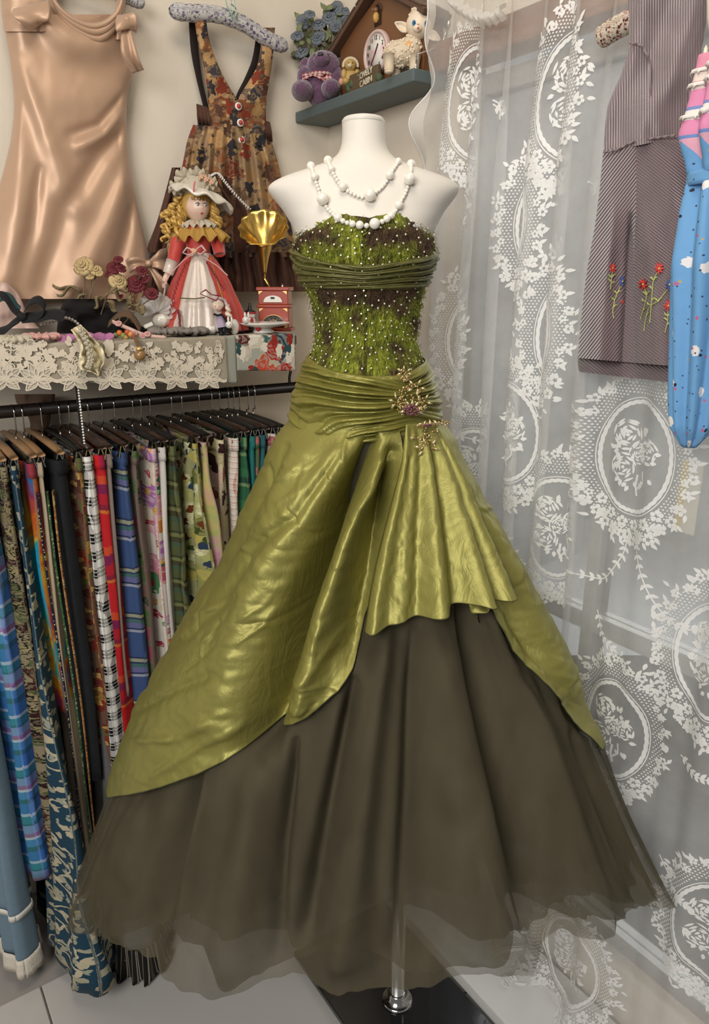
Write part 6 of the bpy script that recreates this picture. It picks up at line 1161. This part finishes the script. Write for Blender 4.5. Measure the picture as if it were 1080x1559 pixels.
for x, y0_, d in ((592, 90, .016), (604, 92, -.012), (630, 90, .016), (642, 90, -.01)):
    p0_, p1_ = L_(x+1, y0_-4, d), L_(x, 105, d); p1_[2] = zl+.006; m = MB().tube([p0_, (p0_+p1_)/2, p1_], [10*ml, 8*ml, 7*ml], 16); m.build('leg', vinyl, LAMB); q = p1_.copy(); q[2] = zl+.004; MB().ball(q, (7*ml, 7.5*ml, .0045), 14).build('hoof', vin, LAMB)
LH = lm(637, 42, 19, 18, 19, .014, 'head', vin, n=28); lm(638, 27, 15, 14, 11, .012, 'curly_top', vinyl); lm(634, 51, 7.5, 6, 6, .034, 'muzzle', vin)
for x, y, an in ((614, 44, 2.7), (658, 56, -.5)):
    m = MB(); p = L_(x, y, .012); d = np.array([math.cos(an), 0, math.sin(an)]); sd = np.array([-math.sin(an), 0, math.cos(an)]); t = np.linspace(0, 1, 10)[:, None]; ss = np.linspace(-1, 1, 7)[None]; m.grid(p-d*8*ml+(t*22*ml)[..., None]*d+(ss*6.5*ml*np.sin(PI*(.15+.85*t)**.9))[..., None]*sd+(np.cos(ss*1.5)*.006)[..., None]*np.array([0, 1., 0])); m.build('ear', vin, LAMB, solid=.003)
rs = np.random.RandomState(31); m = MB()
for cx_, cy_, rx_, ry_, rz_, dd, n in ((612, 82, 27, 20, 19, 0, 260), (628, 72, 14, 14, 18, .008, 70), (638, 27, 15, 14, 11, .012, 80)):
    c = L_(cx_, cy_, dd); c[2] = max(c[2], zl+rz_*ml*.95)
    for _ in range(n): v = rs.normal(size=3); v /= np.linalg.norm(v); m.ball(c+v*np.array([rx_, ry_, rz_])*ml, rs.uniform(.0022, .0036), 6)
m.build('wool_curls', vin, LAMB, kind='stuff')
blu = M('painted_blue_eye', (.03, .19, .42), .3)
for x in (628.5, 646): e = lm(x, 44.5, 3, 1.6, 4, .0385 if x < 640 else .036, 'eye', blu, n=12); lm(x, 44.5, 1.3, 1, 2, .0405 if x < 640 else .038, 'pupil', blk, n=8)
lm(634, 55, 2, 1, 1.3, .0505, 'mouth', lipm, n=8); lm(634, 49.5, 2, 1.2, 1, .0515, 'nose', M('pink_nose', (.6, .25, .25), .4), n=8)
lm(622, 73, 5, 1.5, 5, .0255, 'orange_blush', M('orange_blush', (.72, .36, .12), .6), n=12)
# ---------------------------------------------------------------- blue-grey silk roses
PR = shelf_pt(494, .045, 0.); Yr = float(PR[1]); R__ = pxpt(Yr); BQ = thing('silk_flower_bunch', 'bunch of dusty blue silk roses with green leaves behind the teddy bear', 'flowers', PR); blr = M('dusty_blue_petal', (.105, .122, .145), .8, var=(60, (.19, .215, .24), .8)); grl = M('silk_leaf_green', (.11, .13, .05), .7, var=(30, (.24, .27, .14), .8)); rs = np.random.RandomState(12)
gst = M('green_wire_stem', (.08, .10, .04), .7)
for k, (x, y, r) in enumerate([(463, 34, 11), (510, 15, 12), (502, 30, 11), (454, 58, 10), (460, 82, 11), (486, 40, 11), (525, 34, 11), (485, 62, 11), (512, 45, 9), (473, 30, 8), (527, 20, 8)]):
    c = R__(x, y, .02+rs.uniform(-.02, .02)); m = rose(MB(), c, r*1.12*mb, (rs.uniform(-.5, .3), -.75, rs.uniform(.1, .7)), 4); fl = m.build('rose', blr, BQ, solid=.0006); MB().tube(curve([PR+[rs.uniform(-.01, .01), 0, .02], (PR+c)/2+[0, .0, .02], c-[0, -.004, r*mb*.5]], 10), .0012, 5).build('stem', gst, fl)
for k in range(70):
    x, y = rs.uniform(448, 528), rs.uniform(14, 98)
    if (x > 505 and y > 70): x -= 40
    p = R__(x, y, rs.uniform(-.02, .02)); d = np.array([rs.uniform(-1, 1), rs.uniform(-.6, .2), rs.uniform(-.6, 1)]); d /= np.linalg.norm(d); bigleaf(MB(), p, p+d*rs.uniform(.016, .026), .0065, (0, -1., .3), .002).build('leaf', grl, BQ, solid=.0005)
# ================================================================ lace curtain on the window wall
aL = float(RWA(668., 300., .05)[0]); aT = float(RWA(884., 760., .09)[0]); aEnd = 2.0; NF = 6.0; LAM = (aT-aL)/NF; OC0 = .075
ZTOP = 2.42
def csurf(s, h, k=.0):
    """curtain surface: s along the rail, h height, k offset towards the room"""
    s = np.asarray(s, float); h = np.asarray(h, float); s, h = np.broadcast_arrays(s, h)
    g = np.clip((aT+.01-s)/.03, 0, 1)*np.clip((s-aL+.3)/.05, 0, 1); hf = np.clip((ZTOP-h)/.6, .35, 1.)
    ph = 2*PI*(s-aL)/LAM+.5*np.sin(h*2.2+s*9)+.25*np.sin(h*5+s*31)
    a = s+g*hf*LAM/(2*PI)*1.75*np.sin(ph)+.012*np.sin(h*3.1)*g-.05*g*np.clip((1.0-h), 0, 1)*np.clip((aT-s)/(aT-aL), 0, 1)
    o = OC0+g*hf*.026*np.cos(ph)+(1-g)*(.010*np.sin(s*34+.7*np.sin(h*3))+.004*np.sin(s*90+h*4))
    w = np.clip((aL+.03-s)/.03, 0, 1); o = o+w*.008*np.sin(h*46)+.0
    fl = np.clip((.10-h)/.1, 0, 1); o = o+fl*(.05+.03*np.sin(s*40))
    return CORNER+a[..., None]*RD+(o+k)[..., None]*LD+np.maximum(h, .045+.004*np.sin(s*60))[..., None]*ZD
CUR = thing('lace_curtain', 'white rose medallion lace curtain gathered at left and flat at right before the window', 'curtain', csurf(aL+.3, .045))
net = sheer('curtain_net', (.78, .77, .75), .36, transl=.45)
sv = np.concatenate([np.linspace(aL, aT+.02, 420), np.linspace(aT+.025, aEnd, 160)]); hv = np.concatenate([np.linspace(ZTOP, .12, 90), np.linspace(.1, .03, 8)])
SS, HH = np.meshgrid(sv, hv); MB().grid(csurf(SS, HH), np.stack([SS, HH], -1)).build('net', net, CUR)
thread = sheer('lace_white_thread', (.88, .87, .85), .97, transl=.3)
# bound ruffled edge on the left
hv2 = np.linspace(ZTOP, .06, 260); m = MB(); G = []
for q in np.linspace(0, 1, 5): G.append(np.array([csurf(aL, h)-RD*(q*.028*(.55+.45*math.sin(h*17+.6*math.sin(h*41))))+LD*(.018*q*math.sin(h*33)) for h in hv2]))
m.grid(np.array(G), None); m.build('edge_ruffle', sheer('edge_net', (.74, .71, .66), .72), CUR)
MB().tube(G[-1], .0035, 6, flat=.5).build('edge_binding', thread, CUR)
CS_ = csurf
def squeeze(s0, c): return lambda s, h, k=0.: csurf(s0+(np.asarray(s)-s0)*c, h, k)
def flower(m, a, h, r, rot=0., k=.004):
    for j in range(5):
        an = rot+j*2*PI/5; cx, cy = a+r*.62*math.cos(an), h+r*.62*math.sin(an); m.add(np.array([CS_(cx+r*.38*math.cos(t), cy+r*.38*math.sin(t), k) for t in np.arange(7)*2*PI/7]), [tuple(range(7))])
def ell(c, rx, ry, n, t0=0, t1=2*PI): t = np.linspace(t0, t1, n); return [(c[0]+rx*math.cos(v), c[1]+ry*math.sin(v)) for v in t]
rs = np.random.RandomState(21)
def rose2(m, a, h, r):
    m.add(np.array([CS_(a+r*.17*math.cos(t), h+r*.17*math.sin(t), .004) for t in np.arange(7)*2*PI/7]), [tuple(range(7))])
    for rr, n in ((.34, 3), (.62, 5), (.92, 6), (1.15, 7)):
        p0 = rs.rand()*6
        for j in range(n):
            t = p0+j*2*PI/n+rs.uniform(-.2, .2); q = rr*(1+rs.uniform(-.1, .1)); L = 2*PI*q*r/n*rs.uniform(.8, 1.05); an = t+PI/2+rs.uniform(-.15, .15)
            leafpoly(m, CS_, a+q*r*math.cos(t)-L/2*math.cos(an), h+q*r*math.sin(t)-L/2*math.sin(an), an, L, r*.115, .004, 5)
def garland(m, px, n=9, L=.0145, o=OC0, flip=1):
    global CS_
    c = curve([[float(v) for v in RWA(float(x), float(y), o)] for x, y in px], n*6); CS_ = squeeze(c[:, 0].mean(), .5) if c[:, 0].mean() < aT else csurf; stroke(m, CS_, c, .0026, .004)
    d = np.gradient(c, axis=0)
    for k in range(3, n*6-1, 5):
        an = math.atan2(d[k][1], d[k][0]); 
        for sg in (-1, 1): leafpoly(m, CS_, c[k][0], c[k][1], an+sg*.85, L*(.75+.35*rs.rand()), L*.24, .004, 4)
    leafpoly(m, CS_, c[-1][0], c[-1][1], math.atan2(d[-1][1], d[-1][0]), L, L*.25, .004, 4)
SXA, SYA = .074, .098
def medallion(px, py, kx=1., ky=1., o=OC0, big=1.):
    global CS_
    a0, h0 = (float(v) for v in RWA(float(px), float(py), o)); rx, ry = SXA*kx, SYA*ky; CS_ = squeeze(a0, .42) if a0 < aT else csurf; m = MB(); md = MB(); mc = MB()
    t = np.linspace(0, 2*PI, 160); stroke(m, CS_, [(a0+rx*math.cos(v)*(1+.008*math.sin(v*40)), h0+ry*math.sin(v)*(1+.008*math.sin(v*40))) for v in t], .0068, .0035); stroke(m, CS_, ell((a0, h0), rx*1.09, ry*1.075, 80), .0018, .0035)
    # dotted ground between ring and wreath
    st = .0068; row = 0
    for yy in np.arange(-ry*1.62, ry*1.62, st*.8):
        row += 1
        for xx in np.arange(-rx*1.62, rx*1.62, st):
            x_ = xx+(row % 2)*st/2; e = math.hypot(x_/rx, yy/ry)
            if 1.15 < e < 1.50: c = [(a0+x_+dx*st*.31, h0+yy+dy*st*.27) for dx, dy in ((-1, 0), (0, 1), (1, 0), (0, -1))]; md.add(np.array([CS_(x, y, .003) for x, y in c]), [(0, 1, 2, 3)])
    n = 32
    for k in range(n):
        v = k*2*PI/n+.1; low = math.sin(v) < -.45; e = 1.52+.04*math.sin(k*2.7); x, y = a0+rx*e*math.cos(v), h0+ry*e*math.sin(v)
        flower(m, x, y, .0088 if not low else .0115, rs.rand()*2)
        for q in range(3): leafpoly(m, CS_, x+rs.uniform(-.012, .012), y+rs.uniform(-.012, .012), v+rs.uniform(-1.3, 1.3), .016, .0034, .004, 5)
        if k % 2 == 0: x, y = a0+rx*1.40*math.cos(v+.13), h0+ry*1.40*math.sin(v+.13); flower(m, x, y, .0072, rs.rand())
    for k in range(11): v = -PI/2+(k-5)*.15; flower(m, a0+rx*(1.24+.18*(k % 2))*math.cos(v), h0+ry*(1.25+.2*(k % 2))*math.sin(v), .0115, rs.rand())
    # bouquet
    for dx, dy, r in ((-.018, .022, .021), (-.02, -.022, .019), (.022, .005, .017), (.002, .0, .014)): rose2(mc, a0+dx*kx*1.25, h0+dy*ky*1.35+.008, r*1.05)
    for k in range(30): v = rs.uniform(0, 6.3); e = rs.uniform(.45, .7); leafpoly(mc, CS_, a0+rx*e*math.cos(v)*.9, h0+ry*e*math.sin(v)*.85, v+rs.uniform(-.7, .7), .013, .0042, .004, 4)
    stroke(mc, CS_, [(a0+.006*kx, h0-.03*ky), (a0+.004, h0-.05*ky), (a0+.010, h0-.068*ky)], .005, .004); stroke(mc, CS_, [(a0+.02*kx, h0-.02), (a0+.024*kx, h0-.04*ky), (a0+.008, h0-.056*ky)], .004, .004)
    o_ = m.build('medallion', thread, CUR); md.build('dotted_ground', thread, o_, kind='stuff'); mc.build('rose_bouquet', thread, o_)
for q in [(968, 697), (936, 1108, .92, 1.), (1090, 1425), (1092, 1010), (702, 520), (805, 340), (842, 512, 1, 1.1), (796, 660), (850, 800), (715, 160), (860, 150), (770, 905), (790, 1480), (870, 1460), (720, 720)]: medallion(*q)
m = MB()
for px, n in [([(957, 815), (945, 850), (915, 882), (884, 872)], 8), ([(972, 820), (985, 870), (1005, 925), (1040, 958), (1078, 958)], 12), ([(1035, 1150), (1060, 1172), (1085, 1185)], 5), ([(735, 160), (765, 175), (800, 170)], 5), ([(688, 300), (705, 345), (730, 352), (745, 335)], 6), ([(880, 180), (870, 240), (862, 285)], 6), ([(740, 165), (752, 172), (770, 165), (785, 148)], 5), ([(690, 610), (705, 650), (740, 672)], 6), ([(800, 420), (805, 455), (808, 480)], 5), ([(740, 790), (760, 830), (775, 850)], 5), ([(1005, 1300), (1030, 1350), (1050, 1370)], 5), ([(905, 930), (915, 965), (935, 985)], 5), ([(880, 280), (905, 290), (920, 285)], 4), ([(1040, 560), (1060, 600), (1075, 640)], 6), ([(700, 1240), (760, 1300), (800, 1380)], 8)]: garland(m, px, n)
m.build('leaf_garlands', thread, CUR, kind='stuff')
# gathered heading at the top
m = MB(); c = curve([[float(v) for v in RWA(x, y, .10)] for x, y in ((690., 6.), (706., 14.), (722., 24.), (738., 30.), (756., 26.), (772., 14.))], 60); G = []
for q in np.linspace(-1, 1, 9): G.append(np.array([ra(a, h+q*.012+.003*math.sin(k*.9), .105+.010*math.cos(q*2.5)+.004*math.sin(k*1.1+q)) for k, (a, h) in enumerate(c)]))
m.grid(np.array(G)); m.build('gathered_swag', sheer('edge_net', (.74, .71, .66), .72), CUR)
# notice on the glass behind the curtain
aN, hN = (float(v) for v in RWA(1047., 757., -.05)); wN = abs(float(RWA(1064., 757., -.05)[0])-float(RWA(1031., 757., -.05)[0])); hh_ = abs(float(RWA(1047., 700., -.05)[1])-float(RWA(1047., 815., -.05)[1]))
NT_ = thing('window_notice', 'small cream and yellow notice stuck on the glass behind the curtain', 'notice', ra(aN, hN-hh_/2, -.054)); MB().box(ra(aN, hN, -.054), (wN, .002, hh_), (RD, LD, ZD)).build('sheet', M('cream_paper', (.66, .62, .50), .7), NT_, smooth=False)
MB().box(ra(aN-wN*.32, hN, -.0525), (wN*.3, .001, hh_*.94), (RD, LD, ZD)).build('yellow_band', M('yellow_print', (.68, .50, .14), .7), NT_, smooth=False)
# ---------------------------------------------------------------- corduroy dress hanging before the curtain
def cord(name, ang, fr=150.):
    b = NB(name); v = b.scale(b.uv(), fr, fr, 1, ang); x = sep(b, v)[0]; w_ = b.math('SINE', b.math('ADD', b.math('MULTIPLY', x, 2*PI), b.math('MULTIPLY', b.noise(9, 2, b.uv()), 2.))); f = b.math('MULTIPLY_ADD', w_, .5, .5); n = b.noise(40, 3, b.uv())
    c = b.mix(f, (.095, .060, .068), (.27, .178, .19)); return b.done(b.bsdf(b.mix(b.math('MULTIPLY', n, .6), c, (.175, .115, .124)), .9, 0, b.bump(f, .8, .004), .5))
cv = cord('corduroy_straight', 0.); cdl = cord('corduroy_left', math.radians(38)); cdr = cord('corduroy_right', math.radians(-52))
OD = .13
def rwc(X, Y, o): return RW(X, Y, o)
CD = thing('corduroy_dress', 'plum brown corduroy pinafore dress with embroidered flowers on the curtain', 'dress', RW(980., 560., OD))
def dcd(X, Y, s): return .006*np.sin(s*9+Y/60)+.003*vnoise(X/16, Y/40, 51)
wallcloth([(-30, 957, 1080, 0), (30, 957, 1076, 0), (70, 957, 1070, 0), (110, 947, 1064, 0), (140, 934, 1058, 0), (165, 925, 1054, 0), (200, 921, 1050, -8), (232, 919, 1048, -26)], OD, .02, 70, 50, dcd, wall=rwc, name='corduroy_bodice', mat=cv, parent=CD, uvs=1.3)
def dcs(X, Y, s):
    g = np.clip((Y-230)/300, 0, 1); return .016*g*np.sin(s*2*PI*1.6+.8)+.004*vnoise(X/20, Y/60, 52)+crease(X, Y, [([(962, 330), (958, 460), (955, 570)], 9, -.035), ([(935, 300), (925, 430), (915, 565)], 14, .012), ([(985, 300), (992, 430), (1000, 580)], 24, .014)])*np.clip((Y-300)/80, 0, 1)
rowsS = [(229, 919, 1050, -24), (260, 916, 1054, -10), (300, 912, 1060, 0), (350, 905, 1066, 4), (400, 896, 1072, 8), (450, 889, 1078, 12), (500, 884, 1084, 14), (545, 880, 1090, 18)]
SKC, PSK = wallcloth(rowsS, OD, .022, 120, 80, dcs, wall=rwc, name='corduroy_skirt', mat=cdr, parent=CD, uvs=1.3)
me = SKC.data; me.materials.append(cdl); nx_ = 119
for p in me.polygons:
    if p.index < 119*79 and (p.index % nx_) < 46: p.material_index = 1
wallcloth([(538, 881, 1086, 18), (552, 880, 1088, 20), (566, 882, 1090, 24)], OD-.018, .02, 80, 10, lambda X, Y, s: .014*np.sin(s*2*PI*1.6+.8), wall=rwc, name='inner_hem', mat=cdr, parent=CD, uvs=1.3)
MB().tube(np.array([RW(x, y, OD+.024) for x, y in curve([(920, 232), (940, 228), (965, 216), (1000, 210), (1030, 206)], 20)]), .0018, 6).build('waist_seam', cv, CD)
MB().tube(np.array([RW(x, y, OD+.022) for x, y in curve([(960, 66), (975, 68), (984, 80), (990, 100), (992, 150)], 20)]), .0016, 6).build('armhole_seam', cv, CD)
# embroidery on the skirt surface
Xs, Ys_ = proj(PSK); FLT = PSK.reshape(-1, 3); fx, fy = Xs.ravel(), Ys_.ravel()
def emb(x, y, out=.002):
    d2 = (fx-x)**2+(fy-y)**2; k = np.argsort(d2)[:6]; w_ = 1/(d2[k]+.5); return (FLT[k]*w_[:, None]).sum(0)/w_.sum()+LD*out
cols = {'r': M('red_floss', (.58, .05, .05), .6), 'b': M('blue_floss', (.06, .09, .28), .6), 'y': M('yellow_floss', (.72, .58, .06), .6), 'g': M('green_floss', (.45, .48, .16), .7), 'p': M('pink_floss', (.70, .25, .22), .6)}
def emb_flower(x, y, r, c, n=8, sq=.8):
    m = MB()
    for k in range(n):
        an = k*2*PI/n+.2; m.tube([emb(x+r*.2*math.cos(an)*sq, y+r*.2*math.sin(an)), emb(x+r*.6*math.cos(an)*sq, y+r*.6*math.sin(an), .0035), emb(x+r*math.cos(an)*sq, y+r*math.sin(an))], [.0010, .0018, .0006], 6)
    o = m.build('embroidered_flower', cols[c], CD); MB().ball(emb(x, y, .003), .0016, 8).build('knot', cols['y' if c != 'y' else 'g'], o)
for x, y, r, c in ((1006, 408, 9, 'r'), (981, 433, 9, 'r'), (1022, 434, 9, 'b'), (1034, 449, 8.5, 'y'), (1020, 465, 9, 'r'), (935, 408, 8, 'r'), (950, 428, 8, 'b'), (950, 460, 4, 'r')): emb_flower(x, y, r, c, sq=.62 if x < 960 else .85)
m = MB()
for pts in ([(1003, 414), (996, 430), (994, 460), (991, 490)], [(983, 438), (986, 452), (980, 475), (977, 485)], [(1018, 440), (1005, 457), (990, 468), (984, 490), (982, 503)], [(1034, 455), (1034, 475), (1027, 498)], [(1019, 470), (1018, 490), (1014, 507)], [(947, 436), (940, 450), (935, 470), (936, 485)], [(934, 412), (932, 430), (931, 440)]):
    c = curve(pts, 12); m.tube(np.array([emb(x, y) for x, y in c]), .0008, 5)
    for k in (3, 5, 7):
        for sg in (-1, 1):
            if (k+sg) % 3: m.tube([emb(*c[k]), emb(c[k][0]+sg*3, c[k][1]-3, .003), emb(c[k][0]+sg*6, c[k][1]-5)], [.0008, .0014, .0004], 5)
m.build('embroidered_stems', cols['g'], CD, kind='stuff')
cprint = prints('cream_ditsy_cotton', (.66, .58, .47), [(95, .34, ['8a3040', 'a85a60', '6a2030'], 'dot'), (150, .2, ['5a6a40'], 'dot')])
padded('padded_hanger', 'cream padded hanger with red sprigs inside the corduroy dress', [(912, 60), (930, 48), (952, 36), (985, 22), (1020, 12)], OD-.012, .0165, cprint, wall=RW)
# ---------------------------------------------------------------- folded umbrella hanging at the right edge
OU = .20; AU, _h = (float(v) for v in RWA(1102., 300., OU)); UM = thing('folded_umbrella', 'folded pink and blue child\'s umbrella hanging by its handle at the right edge', 'umbrella', ra(AU, float(RWA(1102., 690., OU)[1]), OU))
uh = lambda y: float(RWA(1102., float(y), OU)[1])
b = NB('umbrella_print'); x = sep(b, b.uv()); tri = b.math('ABSOLUTE', b.math('SUBTRACT', b.math('FRACT', b.math('MULTIPLY', x[0], 30.)), .5)); v = b.math('ADD', x[1], b.math('MULTIPLY', tri, .0))
H0, H1 = uh(85), uh(690); nrm = lambda y: (uh(85)-uh(y))
k_ = 1/(H0-H1); st = [(0, 'd98fa6'), (nrm(108)*k_, 'e6d6cc'), (nrm(125)*k_, 'd88aa6'), (nrm(131)*k_, 'dcc8c4'), (nrm(138)*k_, 'd98ab0'), (nrm(162)*k_, '7a8cc0'), (nrm(168)*k_, 'e8e0da'), (nrm(184)*k_, 'd98ab0'), (nrm(206)*k_, '6f8cc4'), (nrm(212)*k_, '6fa4d4')]
basec = b.ramp(b.math('MULTIPLY', x[1], k_), st, True)
zig = b.math('MULTIPLY', b.math('GREATER_THAN', b.math('ADD', b.math('MULTIPLY', tri, .05), nrm(214)), x[1]), b.math('GREATER_THAN', x[1], nrm(212))); basec = b.mix(zig, basec, 'e0a8bc')
low = b.math('GREATER_THAN', x[1], nrm(236))
for sc_, rad, cc in ((16, .12, 'e8e4e4'), (21, .06, '2a3048'), (50, .07, '3a4868'), (18, .05, 'c06a90'), (17, .03, 'c8a850')):
    vo = b.n('ShaderNodeTexVoronoi', {'Scale': float(sc_), 'Vector': b.scale(b.uv(), 1, 1, 1, 0, (sc_*.13, rad, 0))}, voronoi_dimensions='2D'); ff = b.math('MULTIPLY', b.math('LESS_THAN', b.math('ADD', vo.outputs['Distance'], b.math('MULTIPLY', b.noise(160, 2, b.uv()), .12)), rad+.05), low); basec = b.mix(ff, basec, cc)
umat = cloth_out(b, basec, .6, transl=.15)
ysU = np.array([85, 110, 150, 185, 205, 228, 245, 265, 280, 320, 400, 480, 560, 620, 660, 690.]); rU = np.array([52, 54, 57, 62, 66, 60, 54, 50, 50, 54, 58, 50, 42, 36, 30, 10.])*.00085
yy = np.linspace(85, 690, 90); rr = np.interp(yy, ysU, rU); an = np.arange(96)*2*PI/96; G = []; U = []
for y, r in zip(yy, rr):
    t = (y-85)/605; f = 1+.16*np.sin(an*8+t*5)*np.clip(1-abs(t-.31)*-0, 0, 1); f = 1+(.05 if abs(y-272) < 10 else .17)*np.sin(an*8+t*6)
    c = ra(AU, uh(y), OU); G.append(c+np.outer(r*f*np.cos(an), RD)+np.outer(r*f*np.sin(an), LD)); U.append(np.stack([an*.05, np.full(96, H0-uh(y))], -1))
MB().grid(np.array(G), np.array(U), True).build('canopy', umat, UM, solid=.001)
G = [ra(AU, uh(y), OU)+np.outer(.0475*np.cos(an), RD)+np.outer(.0475*np.sin(an), LD) for y in (262, 268, 276, 283)]; MB().grid(np.array(G), np.array([np.stack([an*.05, np.full(96, nrm(300)+k*.006)], -1) for k in range(4)]), True).build('strap', umat, UM, solid=.0015)
MB().tube([ra(AU, uh(88), OU), ra(AU, uh(30), OU)], .005, 10).build('shaft', bkp, UM)
MB().tube([ra(AU-.028, uh(66), OU+.005), ra(AU-.040, uh(20), OU+.003), ra(AU-.050, uh(-40), OU), ra(AU-.03, uh(-80), OU), ra(AU, uh(-90), OU)], .0125, 16).build('handle', M('ivory_handle', (.70, .67, .52), .35), UM)
lf = M('white_lace_frill', (.72, .68, .64), .9)
for yb_, rr_ in ((107, .0465), (128, .048), (176, .053)):
    G = []
    for q in (0, 1): G.append(ra(AU, uh(yb_+q*7), OU)+np.outer((rr_*(1+.17*np.sin(an*8+(yb_-85)/605*6))+.003+.003*q*np.cos(an*30))*np.cos(an), RD)+np.outer((rr_*(1+.17*np.sin(an*8+(yb_-85)/605*6))+.003+.003*q*np.cos(an*30))*np.sin(an), LD)+np.outer(.002*q*np.sin(an*34), ZD))
    MB().grid(np.array(G), None, True).build('lace_frill', lf, UM, solid=.001)
for k in range(8):
    t = k*2*PI/8+.2; c = ra(AU, uh(92), OU)+RD*.044*math.cos(t)+LD*.044*math.sin(t); MB().tube([c, c+ZD*.012, c+ZD*.016], [.0028, .0028, .0012], 8).build('rib_tip', M('ivory_handle', (.70, .67, .52), .35), UM)
MB().lathe([(.012, 0), (.013, .004), (.009, .010), (.006, .016)], ra(AU, uh(86), OU), 16).build('runner', bkp, UM)
